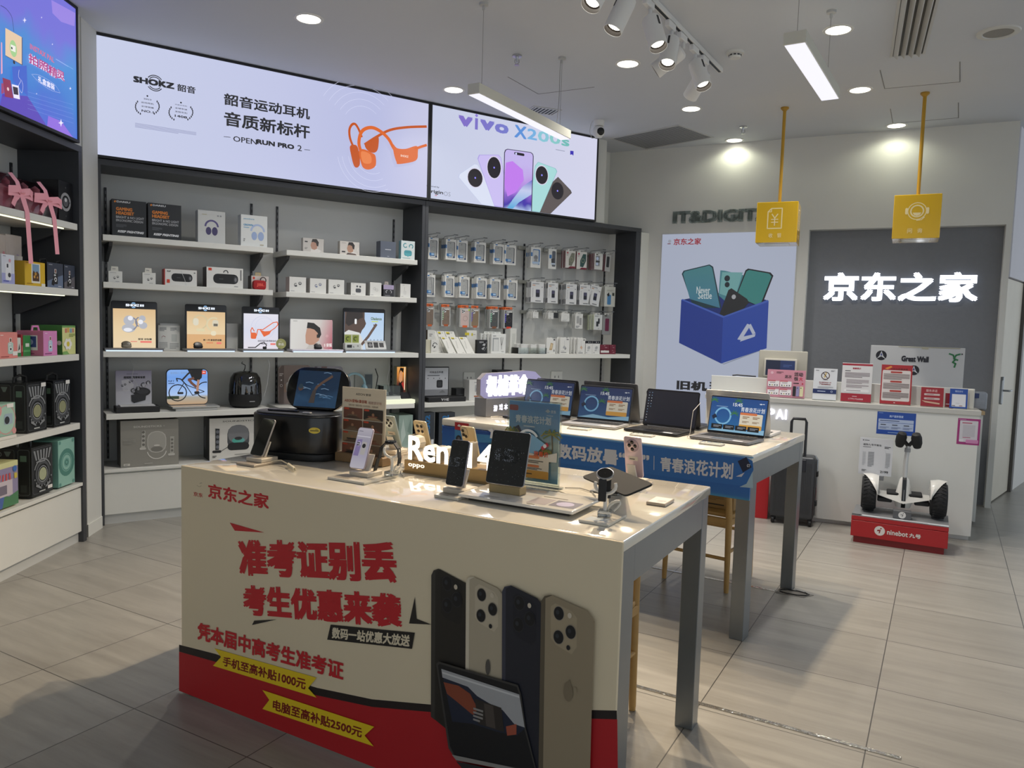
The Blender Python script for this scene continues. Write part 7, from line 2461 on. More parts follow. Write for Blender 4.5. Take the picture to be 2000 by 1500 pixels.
dark_ops = [('c', .04 + .06 * i, .93 - .085 * j, .014, E(random.choice(('#c9d6e0', '#8fb0d0', '#d9d9d9', '#7fa0c0')), .6)) for i in range(2) for j in range(11) if i == 0 or j < 6]
M_, w_ = pxM(1345, 857, 1461, 871.5)
laptop('grey laptop with a bright beach screen, nearest the table end', M_, w_, .235, .222, 12, '#6f6f72', '#77787a', SEA, wall(.8, True))
M_, w_ = pxM(1216.4, 841.6, 1321.7, 854.6)
laptop('black laptop with desktop icons on a dark screen', M_, w_, .24, .228, 12, '#202124', '#1d1e21', E('#0a1022', .6), dark_ops)
M_, w_ = pxM(1094.5, 830, 1201, 840.6)
laptop('silver laptop with a dim beach screen, third from the table end', M_, w_, .235, .225, 14, '#a5a5a6', '#3a3c40', SEA2, wall(.5))
M_, w_ = pxM(980, 817, 1077, 828)
laptop('dark laptop with a beach screen next to the glowing game sign', M_, w_, .24, .235, 12, '#2b2c30', '#2b2c30', SEA2, wall(.45))
for (x0, y0, x1, y1), lab, c in (((1050, 738, 1131, 741), 'dark laptop with its back to us behind the one by the game sign', '#3b3c40'), ((1142, 742, 1247, 749), 'grey laptop with its back to us behind the silver one', '#55565a'), ((1263, 761, 1366, 768), 'black laptop with its back to us behind the icon screen one', '#232427'), ((1380, 760, 1505, 766), 'white laptop with its back to us nearest the table end', '#c9c7c4')):
    f2 = T2
    ua, za = f2.hit(x0, y0, -.66)
    ub, zb_ = f2.hit(x1, y1, -.66)
    wl = ub - ua
    hs = min((za + zb_) / 2 - TZ - .02, .30) / math.cos(R_(14))
    laptop(lab, on2(ub, .715 + .23, 180), wl, .235, hs, 14, c, c, E('#20304e', .4), ())
for i, ((x0, y0), (x1, y1)) in enumerate((((1107, 838), (1148, 842)), ((1229, 850.5), (1272, 855)), ((1364, 867.5), (1408, 872.5)))):
    M_, w_ = pxM(x0, y0, x1, y1)
    m = MB()
    m.box(0, w_, 0, .07, 0, .008, C('#c9c7c0', .3), .001)
    m.box(.004, w_ - .004, .004, .066, .008, .012, glass(), .0005)
    Art(m, (0, 0, .0085), (1, 0, 0), (0, 1, 0), w_, .07).draw([('r', .06, .08, .94, .92, '#e0deda'), ('b', .15, .2, .8, .8, 3, '#b5b6b8')])
    solo('price_tag', 'clear price tag in front of the ' + ('silver laptop', 'icon screen laptop', 'bright beach screen laptop')[i], 'price tag', M_, m)
# game sign: box base with a glowing layered word
s0, s1 = gz(926, 811, TZ), gz(949, 814.8, TZ)
ang = math.degrees(math.atan2((s1 - s0).y, (s1 - s0).x)) + 90
GS = Frame(s1, ang)
t = thing('game_sign', 'glowing layered letter sign on a silver box', 'sign', GS.mat(0, 0, TZ))
dl_ = (s1 - s0).length
m = MB()
m.box(0, .46, 0, dl_, 0, .12, C('#8d8d90', .35, m=.5, n=.05, sc=20), .002)
kg = crop(880, 700, 5.768)


def gu(*xy, d=0.):
    q = kg(*xy)
    u, z = GS.hit(q[0], q[1], d)
    return u, z - TZ


A = Art(m, (0, 0, 0), (1, 0, 0), (0, 0, 1), 1, 1, absolute=True)
lw = E('#f3f0ff', 1.6)
(a, b), (c, d) = gu(482, 600), gu(530, 525)
A.text('游', a, b, c, d, lw, .03)
(a, b), (c, d) = gu(545, 588), gu(590, 513)
A.text('戏', a, b, c, d, lw, .03)
A.text('本', c + (c - a) * .3, b, c + (c - a) * 1.3, d, lw, .03)
mk('box_base', m, t)
(a, zb_), (c, zt_) = gu(345, 480, d=-.01), gu(900, 165, d=-.01)
(xa, za), (xb, zb2) = gu(398, 470), gu(525, 200)
cw = xb - xa
z0, z1 = .125, .125 + (zb2 - za) * .98
m = MB()
hal = E('#aaa3cc', .7)
out = [(-.045, z0 + .02), (-.01, z0 - .003), (.46, z0 - .003), (.5, z0 + .03), (.5, z1 - .03), (.44, z1 + .012), (.36, z1 + .02), (.2, z1 + .012), (.0, z1 + .008), (-.045, z1 - .03)]
m.prism(out, .012, .05, C('#8f8a8c', .4), 'y')
m.prism([(x * 1.0, z) for x, z in out], .002, .011, hal, 'y', .002)
mk('backing', m, t)
m = MB()
A = Art(m, (0, 0, 0), (1, 0, 0), (0, 0, 1), 1, 1, absolute=True)
for i, ch in enumerate('机械革命'):
    x = xa + i * cw * 1.03
    v, f, q = text_mesh(ch, .05, .5)
    m.add([(x + cw * p[0], -.012 + .012 * (p[2] + .5), z0 + .01 + (z1 - z0 - .015) * p[1]) for p in v], f, E('#f1f0ff', 3))
    v, f, q = text_mesh(ch, .13)
    m.add([(x + cw * p[0], .0015, z0 + .01 + (z1 - z0 - .015) * p[1]) for p in v], f, C('#5a5878', .5))
mk('letters', m, t)
for i, (pts, lab) in enumerate(((((.0, .05, .003), (.06, .02, .003), (.16, .03, .004), (.2, .1, .003)), 'white cable looped before the game sign'), (((1.50, .34, .004), (1.53, .30, .03), (1.55, .28, .16), (1.56, .36, .2)), 'thin white tether beside the bright beach screen laptop'))):
    m = MB()
    if i == 0:
        m.tube([tuple(GS.pt(p[0] * .45, p[1] * .6 + .015, p[2] + TZ)) for p in pts], .003, '#cfc8b8', 6)
    else:
        m.tube([tuple(T2.pt(-(1.97 - p[0]) + .0, -p[1], p[2] + TZ)) for p in pts], .002, '#b9b6b0', 5)
    solo('white_cable', lab, 'cable', Matrix(), m)

# ================================================================ sign wall, cash counter and what stands by it
kw = crop(1260, 360, 2.857)
pu0, pz0 = W.hit(*kw(97, 280), .02)
pu1, pz1 = W.hit(*kw(849, 262), .02)
t = thing('poster_lightbox', 'tall pale lightbox poster of phones in a blue box', 'lightbox', W.mat())
m = MB()
m.box(pu0 - .01, pu1 + .01, -.012, 0, .55, pz0 + .01, '#c9cac8', .002)
mk('frame', m, t)
m = MB()
m.box(pu0, pu1, -.016, -.012, .56, pz0, E('#c3cbe0', .62))
A = PA(m, W, .0165, kw)
e = .55
A.text('京东之家', 160, 303, 312, 336, E('#b32a36', e), .02)
A.circ(137, 318, 9, E('#b9bcc8', e))
A.bars(125, 328, 150, 336, 1, E('#8f5a64', e))
A.poly((200, 880, 440, 1000, 680, 910, 640, 930, 440, 1005, 230, 905), E('#9aa3b8', e))
A.poly((202, 645, 440, 742, 690, 650, 500, 590), E('#1c2f78', e))
A.poly((420, 480, 445, 482, 600, 520, 560, 640, 480, 680, 410, 620), E('#4f8f9a', e))
A.poly((430, 490, 545, 492, 500, 640, 415, 610), E('#7db8b8', e))
A.circ(458, 525, 17, E('#15232c', e), .9)
A.circ(458, 560, 15, E('#15232c', e), .9)
A.poly((205, 500, 215, 482, 360, 447, 380, 460, 425, 690, 270, 690), E('#1d3c44', e))
A.poly((212, 500, 222, 486, 358, 453, 374, 466, 418, 690, 250, 640), grad('teal_wall', [(0, '#2f4f7c'), (.5, '#4a86a0'), (1, '#4f8f96')], 'Z', 1.5, 2.2, e))
A.text('Never', 288, 570, 362, 610, E('#dfe9ea', e), .0)
A.text('Settle', 297, 600, 372, 640, E('#dfe9ea', e), .0)
A.poly((560, 480, 575, 470, 700, 492, 716, 510, 650, 680, 500, 640), E('#17191c', e))
A.poly((566, 486, 580, 478, 692, 498, 706, 514, 640, 680, 510, 625), grad('green_wall', [(0, '#2a6f8a'), (.45, '#3f9a74'), (.7, '#8fb83e'), (1, '#3f8f8a')], 'X', -2.75, -2.3, e, wob=.4))
A.poly((465, 590, 482, 580, 570, 640, 580, 660, 520, 730, 410, 740), E('#232527', e))
A.circ(495, 628, 13, E('#b9bcc0', e), .9)
A.poly((202, 645, 435, 742, 425, 1000, 190, 885), E('#26409a', e))
A.poly((435, 742, 690, 650, 678, 915, 425, 1000), E('#2f4fb0', e))
A.poly((202, 645, 210, 640, 440, 735, 435, 745), E('#4a68c4', e))
A.poly((435, 745, 440, 735, 685, 645, 690, 655), E('#4a68c4', e))
A.poly((570, 778, 590, 785, 537, 870, 515, 865), E('#c9d0e4', e))
A.poly((590, 778, 617, 832, 600, 838, 575, 790), E('#c9d0e4', e))
A.poly((545, 850, 617, 835, 612, 850, 530, 878), E('#c9d0e4', e))
A.text('旧机', 178, 1092, 345, 1155, E('#23252b', e), .045)
A.text('换新', 360, 1092, 530, 1155, E('#23252b', e), .045)
mk('film', m, t)
# raised letters on the wall
uA, zA = W.hit(*kw(152, 222), .012)
uB_, zB_ = W.hit(*kw(628, 142), .012)
v, f, a = text_mesh('IT&DIGITAL', .055, .5)
v2, _, a2 = text_mesh('IT&DIGIT', .055, .5)
hL = W.hit(*kw(400, 142), .012)[1] - W.hit(*kw(400, 212), .012)[1]
m = MB()
zl_ = W.hit(*kw(400, 212), .012)[1]
wl_ = (uB_ - uA) * a / a2 * 1.0
m.add([(uA + wl_ * p[0], -.012 * (p[2] + .5) - .0005, zl_ + hL * p[1]) for p in v], f, C('#7f8a86', .6))
solo('wall_lettering', 'raised grey letter word on the wall above the blue box poster', 'lettering', W.mat(), m)
(ua, za), (ub, zb_) = W.hit(*kw(992, 650), -.08), W.hit(*kw(1866, 490), -.08)
v, f, a = text_mesh('京东之家', .028, .5)
t = thing('wall_sign', 'big glowing white four letter sign on the grey panel', 'sign', W.mat())
m = MB()
P = [(ua + (ub - ua) * p[0], .115 - .035 * (p[2] + .5), za + (zb_ - za) * p[1]) for p in v]
fr_ = [q for q in f if max(P[i][1] for i in q) < .081]
sd_ = [q for q in f if max(P[i][1] for i in q) >= .081]
m.add(P, fr_, E('#f4f8ff', 3.5))
m.add(P, sd_, E('#dfeaff', .8))
mk('letters', m, t)

# counter
cl, cr_ = -2.05, 0.0
t = thing('cash_counter', 'long white cash counter with an upstand and ledge', 'counter', K.mat())
m = MB()
m.box(cl, cr_, 0, .02, .035, .972, WHT, .001)
m.box(cr_ - .02, cr_, .02, .5, .035, .972, WHT, .001)
m.box(cl, cl + .02, .02, .5, .035, .972, WHT, .001)
m.box(cl + .02, cr_ - .01, .03, .5, 0, .06, WHT2)
mk('front_panel', m, t)
m = MB()
m.box(cl - .01, cr_ + .008, -.012, .26, .972, 1.01, C('#c5c3bb', .35, n=.02, sc=6), .002)
mk('ledge', m, t)
m = MB()
m.box(cl, cr_ - .02, .20, .222, 1.0102, 1.162, WHT, .002)
mk('upstand', m, t)
m = MB()
m.box(cl + .02, cr_ - .03, .26, .57, .72, .75, WHT2)
mk('desk_board', m, t)
kc5 = crop(1450, 660, 3.3333)
(x0, z0), (x1, z1) = K.hit(*kc5(217, 527), .006), K.hit(*kc5(290, 468), .006)
m = MB()
wq = (x1 - x0)
for s_, xa_, xb_ in (('P', x0 - wq * .85, x0 - wq * .12), ('A', x0, x0 + wq * .72), ('I', x0 + wq * .86, x0 + wq * 1.0)):
    v, f, a = text_mesh(s_, .02, .5)
    m.add([(xa_ + (xb_ - xa_) * p[0], -.0005 - .012 * (p[2] + .5), z0 + (z1 - z0) * p[1]) for p in v], f, E('#e9e8ff', 2.2))
mk('glowing_letters', m, t)
bd = thing('back_desk', 'grey white back desk with a wooden top behind the counter end', 'desk', K.mat())
m = MB()
uE = K.hit(1932, 900, -.55)[0]
m.box(-1.2, uE - .06, .60, 1.0, .03, .93, WHT2, .002)
mk('body', m, bd)
m = MB()
m.box(-1.2, uE - .05, .58, 1.0, .93, .96, C('#b39a74', .5, n=.1, sc=10), .002)
mk('top', m, bd)


def standee(name, lab, cat, TL, TR, BR, col, ops, z=1.0105, d=-.06, lean=8, th=.004, foot=True, fr=K, clear=True):
    u0, zt_ = fr.hit(*TL, d)
    u1, zt2 = fr.hit(*TR, d)
    ub, zb_ = fr.hit(*BR, d)
    w, h = ((u1 - u0) + 0), (zt_ + zt2) / 2 - z
    t = thing(name, lab, cat, fr.mat(u0 - (u1 - ub) * .5, d, z) @ rotx(-lean))
    m = MB()
    m.box(0, w, 0, th, .004, h, C(col, .3), .0008)
    A = front(m, w, h - .004, 0, 0, .004)
    A.draw(ops)
    mk('sheet', m, t)
    if foot:
        m = MB()
        m.box(0, w, -.01, .05, -.0, .003, glass() if clear else col, .0005)
        mk('foot', m, t, rotx(lean))
    return t


px5 = lambda *a: [kc5(a[i], a[i + 1]) for i in range(0, len(a), 2)]
INK = '#2c2828'
standee('promotion_sign', 'pink promotion card with little phones on the counter ledge', 'sign', *px5(163, 202, 413, 215, 403, 393), '#c98a98',
        [('t', '活动', .70, .78, .93, .93, INK, .03), ('t', '很', .70, .62, .81, .76, INK, .03), ('t', '大', .83, .62, .93, .76, '#c03048', .03), ('t', '这次', .46, .70, .64, .82, INK, .02), ('b', .24, .86, .42, .93, 2, '#5a3640'), ('c', .12, .88, .05, '#dcb3bd'), ('b', .69, .5, .9, .56, 1, INK), ('c', .93, .52, .03, '#c03048')]
        + sum([[('R', x, z, x + .3, z + .2, '#e3dfdf', .02), ('R', x, z + .18, x + .2, z + .23, '#c06a72', .01), ('b', x + .05, z + .12, x + .25, z + .16, 1, '#8d7a7d')] + [('c', x + .05 + .065 * i, z + .05, .022, ('#1f1f22', '#a9a94a', '#3a3a40', '#22242a')[i]) for i in range(4)] for x in (.03, .35) for z in (.08, .38)], [])
        + [('R', .69, .06, .77, .42, '#1f2023', .02), ('R', .78, .06, .86, .42, '#8f8ab0', .02), ('R', .87, .06, .96, .42, '#d5cfa5', .02), ('c', .72, .36, .02, '#3a3a3d'), ('c', .81, .36, .02, '#3a3a3d'), ('c', .9, .36, .02, '#3a3a3d')])
standee('warning_sign', 'white round cornered warning card with a crossed circle', 'sign', *px5(468, 195, 622, 204, 606, 410), '#d6d8da',
        [('o', .5, .77, .13, .025, '#3a1c1f'), ('p', [(.42, .72), (.5, .88), (.56, .86), (.5, .7)], '#c9b27a'), ('l', [(.40, .86), (.61, .68)], .022, '#3a1c1f'), ('r', .4, .63, .62, .64, '#3a1c1f'), ('t', '请勿携带食品入店', .24, .535, .76, .575, '#8a2a2e', .02), ('t', '严禁踩踏商品', .26, .475, .74, .515, '#8a2a2e', .02), ('b', .2, .36, .85, .43, 3, '#a9abb0'), ('r', 0, .2, 1, .34, '#1c2c5c'), ('b', .2, .25, .68, .29, 1, '#b9c3da'), ('o', .8, .27, .03, .01, '#c9d3e6'), ('b', .08, .92, .28, .95, 1, '#6a6d75'), ('b', .72, .91, .9, .95, 2, '#6a6d75')])
standee('notice_sign', 'white notice card with a red foot band and phone number', 'sign', *px5(652, 158, 850, 170, 836, 420), '#d5d3d1',
        [('r', 0, .935, 1, .985, '#9c1f30'), ('t', '温馨提示', .34, .84, .62, .885, '#a02438', .03), ('b', .1, .78, .36, .81, 1, INK), ('b', .1, .62, .92, .76, 4, '#8a8083'), ('b', .16, .46, .9, .58, 4, '#9a9093'), ('b', .16, .36, .9, .44, 2, '#9a9093'), ('R', .1, .25, .92, .32, '#e3e1e0', .03), ('b', .17, .27, .85, .3, 1, '#8a8083'), ('r', 0, 0, 1, .21, '#9c1f30'), ('t', '17791726888', .26, .05, .74, .09, '#d9b9bc', .01), ('b', .38, .125, .6, .15, 1, '#d9b9bc')])
standee('notice_sign', 'red framed notice sheet in front of the leaning white board', 'sign', *px5(910, 170, 1113, 182, 1094, 438), '#a32a2f',
        [('R', .04, .08, .95, .86, '#d5cdc8', .03), ('t', '三包与质量承诺', .3, .875, .85, .915, '#3a1c1a', .01), ('p', [(.1, .9), (.3, .97), (.35, .94), (.2, .88)], '#d98a3c')]
        + sum([[('R', .3, z, .68, z + .045, '#a8382f', .02), ('b', .08, z - .17, .92, z - .015, 5, '#7d706d')] for z in (.79, .55, .31)], []) + [('b', .45, .02, .52, .05, 1, '#e3d3d0')])
standee('promise_sign', 'small dark red sign with two pale label bars', 'sign', *px5(1168, 320, 1316, 328, 1304, 455), '#98222b', [('t', '服务承诺', .22, .76, .72, .9, '#d9b3b0', .01), ('R', .14, .58, .84, .68, '#c9b5b2', .04), ('R', .14, .36, .84, .46, '#c9b5b2', .04), ('b', .25, .61, .7, .65, 1, '#8a5a58'), ('b', .25, .39, .75, .43, 1, '#8a5a58'), ('p', [(.04, .3), (.84, .2), (.84, .12), (.2, .2)], '#c9a58c')])
standee('promise_sign', 'narrow dark red card half hidden by the blue payment stand', 'sign', *px5(1322, 360, 1375, 362, 1372, 462), '#8a1f2a', [('b', .1, .15, .8, .25, 1, '#d9c9c9')], d=-.12)
standee('payment_stand', 'small blue payment code stand at the counter end', 'sign', *px5(1355, 330, 1472, 335, 1462, 478), '#244a9a', [('t', '微信支付', .28, .82, .72, .92, '#b9c9e6', .01), ('R', .12, .08, .9, .72, '#d9dade', .02), ('b', .14, .1, .4, .16, 1, INK), ('b', .55, .1, .8, .16, 1, '#8a4a4a'), ('b', .35, .25, .65, .28, 1, '#b9bcc4')], d=-.04)
u0, zt_ = K.hit(*kc5(1475, 337), -.08)
u1 = K.hit(*kc5(1512, 337), -.08)[0]
m = MB()
m.box(0, u1 - u0, 0, .07, 0, zt_ - 1.0105, '#cfcbbf', .004)
solo('receipt_printer', 'narrow cream box beside the blue payment stand', 'printer', K.mat(u0, -.08, 1.0105), m)
u0, zt_ = K.hit(*kc5(1516, 352), -.66)
u1 = K.hit(*kc5(1600, 352), -.66)[0]
m = MB()
m.box(0, u1 - u0, 0, .12, 0, zt_ - .96, C('#8e949c', .45, n=.15, sc=18, bump=.6), .02, 3)
m.box(.0, .03, -.002, .06, .10, .14, '#2b3a66')
solo('plastic_parcel', 'grey plastic wrapped parcel on the wooden desk top', 'parcel', K.mat(u0, -.66, .9605), m)

kc4 = crop(1470, 670, 8.696)
u0, zt_ = K.hit(*kc4(115, 118), -.42)
u1 = K.hit(*kc4(940, 145), -.42)[0]
t = thing('cash_register', 'beige point of sale monitor with a small customer screen', 'cash register', K.mat(u0, -.42, .7505))
w, h = u1 - u0, zt_ - .7505
m = MB()
m.prism(rr(0, h - .30, w, h, .012), 0, .03, C('#b9b5a6', .45), 'y', .006)
mk('monitor_back', m, t)
m = MB()
m.box(w * .35, w * .65, .03, .12, 0, h - .12, '#a5a194', .006)
m.box(w * .1, w * .9, -.06, .16, 0, .02, '#a5a194', .006)
mk('stand', m, t)
m = MB()
m.prism(rr(w * .12, h - .235, w * .80, h - .07, .01), -.03, -.001, C('#cfcabb', .4), 'y', .004)
Art(m, (w * .16, -.03, h - .22), (1, 0, 0), (0, 0, 1), w * .60, .135).draw([('r', 0, 0, 1, 1, E('#1f2c4c', .45)), ('r', .5, 0, 1, 1, E('#22376a', .6)), ('b', .6, .55, .9, .75, 2, E('#4a64a0', .5))])
mk('customer_screen', m, t)
m = MB()
u0, z_ = K.hit(1436, 731, -.24)
m.tube([(0, 0, .0065), (.04, .01, .012), (.1, .0, .01), (.17, .005, .0075), (.2, .008, .007)], .006, '#1c1c1f', 6)
solo('black_cable', 'black cable end lying on the upstand near the monitor', 'cable', K.mat(u0 - .02, -.212, 1.1625), m)

u0, zt_ = K.hit(*kc5(838, 42), -.72)
u1, zt2 = K.hit(*kc5(1452, 74), -.72)
t = thing('display_board', 'large white board with two round emblems and a green emblem', 'board', K.mat(u0, -.72, .9605))
w, h = u1 - u0, (zt_ + zt2) / 2 - .9605
m = MB()
m.box(0, w, .0, .02, 0, h, C('#c3c4c4', .5, n=.03, sc=5), .003)
A = front(m, w, h)
for x, z in ((.12, .83), (.48, .60)):
    A.draw([('c', x, z, .085, '#1c1d24'), ('p', [(x - .02, z), (x, z + .08), (x + .02, z)], '#c9cacc'), ('p', [(x, z - .015), (x - .05, z - .06), (x - .008, z + .02)], '#c9cacc'), ('p', [(x, z - .015), (x + .05, z - .06), (x + .008, z + .02)], '#c9cacc'), ('p', [(x - .012, z), (x, z + .05), (x + .012, z)], '#3f4a86')])
A.draw([('t', 'Great Wall', .34, .74, .63, .84, '#26262e', .05), ('l', [(.84, .90), (.88, .88), (.90, .80), (.88, .76), (.91, .74), (.90, .68)], .025, '#2f7a48'), ('l', [(.95, .90), (.91, .88), (.89, .82), (.93, .8)], .025, '#2f7a48'), ('c', .97, .9, .012, '#2c2c2e'), ('r', .3, .985, .95, .998, '#a9a58c'), ('r', .55, .96, .62, .99, '#b5b19a')])
mk('sheet', m, t)
m = MB()
m.box(.0, w - .01, -.06, -.001, 0, h * .27, C('#b9bbbd', .5), .002)
m.box(.0, w - .01, -.062, -.001, h * .27, h * .30, C('#d3d4d4', .5), .002)
m.box(w * .74, w * .78, -.064, -.0, h * .265, h * .30, '#c9b93a')
m.box(w * .42, w * .45, -.064, -.062, h * .1, h * .2, '#55585c')
mk('folded_base', m, t)

for nm, lab, TL, BR, col, ops in (('notice_sticker', 'blue landscape notice stuck on the counter front', (880, 478), (1122, 642), '#1f4aa0',
                                   [('t', '商户服务管家', .32, .76, .68, .87, '#b9cbea', .02), ('R', .04, .2, .95, .68, '#b5c3dc', .02), ('b', .08, .58, .8, .64, 1, '#3a4a76'), ('r', .04, .52, .95, .535, '#1f4aa0'), ('b', .1, .4, .3, .46, 1, '#26262e'), ('b', .4, .4, .6, .46, 1, '#26262e'), ('b', .7, .4, .9, .46, 1, '#26262e'), ('b', .08, .25, .32, .35, 2, '#8a97b8'), ('b', .38, .25, .62, .35, 2, '#8a97b8'), ('b', .68, .25, .92, .35, 2, '#8a97b8'), ('b', .3, .06, .7, .12, 1, '#8fb0e0'), ('b', .04, .93, .2, .96, 1, '#8fb0e0')]),
                                  ('notice_sticker', 'pink framed code notice stuck near the counter corner', (1405, 522), (1540, 702), '#a02a74',
                                   [('R', .1, .1, .9, .92, '#d3cfd3', .02), ('b', .2, .8, .82, .86, 1, '#b03a58'), ('r', .24, .3, .78, .76, '#c3bfc4'), ('b', .25, .25, .75, .29, 1, '#b03a68'), ('R', .4, .06, .95, .2, '#cf8ab5', .03), ('R', .1, .1, .3, .2, '#e3dfe3', .03), ('b', .04, .94, .5, .97, 1, '#cf9abf')])):
    (u0, zt_), (u1, zb_) = K.hit(*kc5(*TL), .001), K.hit(*kc5(*BR), .001)
    m = MB()
    m.box(0, u1 - u0, -.0012, -.0002, 0, zt_ - zb_, C(col, .35))
    front(m, u1 - u0, zt_ - zb_, -.0012).draw(ops)
    solo(nm, lab, 'sticker', K.mat(u0, 0, zb_), m)

# red podium and the balance scooter
g0, g1 = gz(1666, 1057.5), gz(1843, 1083.6)
dq = g1 - g0
PF = Frame(g0, math.degrees(math.atan2(dq.y, dq.x)))
pw = dq.length
t = thing('display_podium', 'low red podium with a grey top and white logo', 'podium', PF.mat())
kp = crop(1640, 820, 5.358)
m = MB()
m.box(0, pw, 0, .36, 0, .05, C('#7d1418', .5))
m.box(-.02, pw + .02, -.02, .38, .05, .17, C('#a3191f', .4, n=.03, sc=6), .002)
m.box(-.02, pw + .02, -.02, .38, .173, .205, C('#a3191f', .4, n=.03, sc=6), .002)
A = PA(m, PF, .0205, kp)
A.circ(418, 1162, 50, '#d6d2ce')
A.poly((395, 1150, 430, 1150, 420, 1185, 408, 1190, 412, 1165, 390, 1165), '#8a1a20')
A.circ(432, 1138, 7, '#8a1a20')
A.text('ninebot', 498, 1146, 712, 1230, '#d6d2ce', .02, 0, 0)
A.text('九号', 728, 1186, 848, 1248, '#d6d2ce', .035)
mk('body', m, t)
m = MB()
m.box(-.02, pw + .02, -.02, .38, .205, .211, C('#7d7f81', .5), .001)
Art(m, (-.02, -.02, .211), (1, 0, 0), (0, 1, 0), pw + .04, .40).draw([('r', .0, .0, .1, .1, '#2b2c2f'), ('r', .11, .0, 1, .1, '#c3c7cc'), ('b', .3, .02, .5, .05, 1, '#4a4c50'), ('b', .55, .02, .9, .05, 1, '#7d8086')])
mk('top_sheet', m, t)
sc_ = thing('balance_scooter', 'white two wheeled balance scooter with black knee pads', 'scooter', PF.mat(pw / 2 + .012, -.21, .2145, 3))
TY = C('#191a1c', .7, n=.15, sc=80, bump=.6)
WS = C('#d9d8d2', .25, coat=.4)
for s_ in (-1, 1):
    X = s_ * .235
    m = MB()
    pr = [(.07, -.045), (.115, -.052), (.133, -.03), (.137, 0), (.133, .03), (.115, .052), (.07, .045)]
    m.lathe(pr, TY, 40, tr(X, 0, .137) @ roty(90))
    for q in range(30):
        a = 2 * PI * q / 30
        m.X = tr(X, 0, .137) @ Matrix.Rotation(a, 4, 'X') @ tr(0, 0, .135)
        m.prism([(-.04, -.006), (0, .006), (.04, -.006), (.04, .002), (0, .014), (-.04, .002)], -.002, .0035, TY, 'z')
    m.X = Matrix()
    wh = mk('wheel', m, sc_)
    m = MB()
    m.lathe([(.001, .053), (.05, .05), (.072, .04)], C('#3a3b3d', .4), 24, tr(X, 0, .137) @ roty(90 * s_), caps=False)
    mk('hub', m, wh)
    m = MB()        # fender hugging the upper inner half of the wheel
    vs, fs = [], []
    n = 16
    for i in range(n + 1):
        a = R_(8 + 150 * i / n)
        f = min(1, max(0, (math.degrees(a) - 12) / 75)) * min(1, max(.2, (170 - math.degrees(a)) / 60))
        xi, xo = X - s_ * .062, X + s_ * (-.056 + .105 * f)
        for x, r in ((xi, .07), (xi, .139), ((xi + xo) / 2, .150), (xo, .143)):
            vs.append((x, -r * math.cos(a), .137 + r * math.sin(a)))
    for i in range(n):
        for j in range(3):
            fs.append((i * 4 + j, i * 4 + j + 1, (i + 1) * 4 + j + 1, (i + 1) * 4 + j))
    m.add(vs, fs, WS)
    mk('fender', m, sc_)
    m = MB()
    m.box(X - s_ * .165 - .045, X - s_ * .165 + .055 * 1, -.075, .075, .150, .168, C('#1c1d1f', .8), .006)
    mk('foot_pad', m, sc_)
    m = MB()
    m.box(min(X - s_ * .06, X - s_ * .16), max(X - s_ * .06, X - s_ * .16), -.05, .05, .085, .118, C('#222325', .6), .006)
    mk('underside', m, sc_)
m = MB()
m.add([(-.175, -.08, .149), (-.175, .08, .149), (.175, .08, .149), (.175, -.08, .149), (-.17, -.085, .14), (0, -.10, .095), (.17, -.085, .14), (-.17, .08, .13), (.17, .08, .13), (0, .09, .09)],
      [(0, 3, 2, 1), (4, 5, 6, 3, 0), (1, 2, 8, 9, 7), (4, 0, 1, 7), (6, 8, 2, 3), (4, 7, 9, 5), (5, 9, 8, 6)], WS)
m.lathe([(.05, .06), (.062, .10), (.058, .15), (.045, .21), (.032, .27), (.022, .285)], WS, 28, tr(0, -.03, 0))
mk('body', m, sc_)
m = MB()
for (z0, y0), (z1, y1) in zip(((.062, -.083), (.10, -.094), (.15, -.090), (.21, -.077), (.27, -.064)), ((.10, -.094), (.15, -.090), (.21, -.077), (.27, -.064), (.287, -.05))):
    m.add([(-.014, y0, z0), (.014, y0, z0), (.014, y1, z1), (-.014, y1, z1)], [(0, 1, 2, 3)], C('#17181a', .3))
m.box(-.002, .002, -.097, -.093, .12, .2, '#8d9094')
mk('stripe', m, sc_)
m = MB()
m.tube([(0, -.03, .26), (0, -.02, .40), (.01, -.01, .52)], [.019, .017, .016], C('#b9bab8', .3, m=.3), 14)
m.tube([(.007, -.013, .475), (.008, -.011, .505)], .021, C('#8d8f90', .4), 14)
mk('steering_column', m, sc_)
for s_ in (-1, 1):
    m = MB()
    m.tube([(.01, -.01, .52), (.01 + s_ * .03, -.02, .56), (.01 + s_ * .05, -.05, .585)], .014, '#1b1c1e', 10)
    m.lathe([(.002, -.07), (.026, -.062), (.036, -.03), (.037, .02), (.028, .05), (.002, .058)], C('#17181a', .65), 20, tr(.01 + s_ * .052, -.045, .575) @ rotz(s_ * -18) @ rotx(25))
    mk('knee_pad', m, sc_)
m = MB()
m.box(-.06, .06, -.09, -.02, 0, .06, C('#55575a', .5), .003)
Art(m, (-.06, -.09, 0), (1, 0, 0), (0, 0, 1), .12, .06).draw([('c', .5, .5, .42, '#d3d3d0'), ('l', [(.42, .55), (.55, .55), (.5, .3)], .06, '#2a2b2d'), ('c', .56, .72, .05, '#2a2b2d')])
solo('scooter_rest', 'small grey rest block with a round logo under the scooter', 'support', PF.mat(pw / 2 + .012, -.115, .2115, 3), m)
(u0, zt_), (u1, zb_) = PF.hit(*kc5(768, 646), -.345), PF.hit(*kc5(968, 906), -.345)
t = thing('price_sheet', 'white price sheet reading 2199 behind the scooter', 'price sheet', PF.mat(u0, -.345, .2115))
w, h = u1 - u0, zt_ - .2115
m = MB()
m.box(0, w, 0, .003, zb_ - .2115, h, '#cfd1d4', .0005)
A = front(m, w, zt_ - zb_, 0, 0, zb_ - .2115)
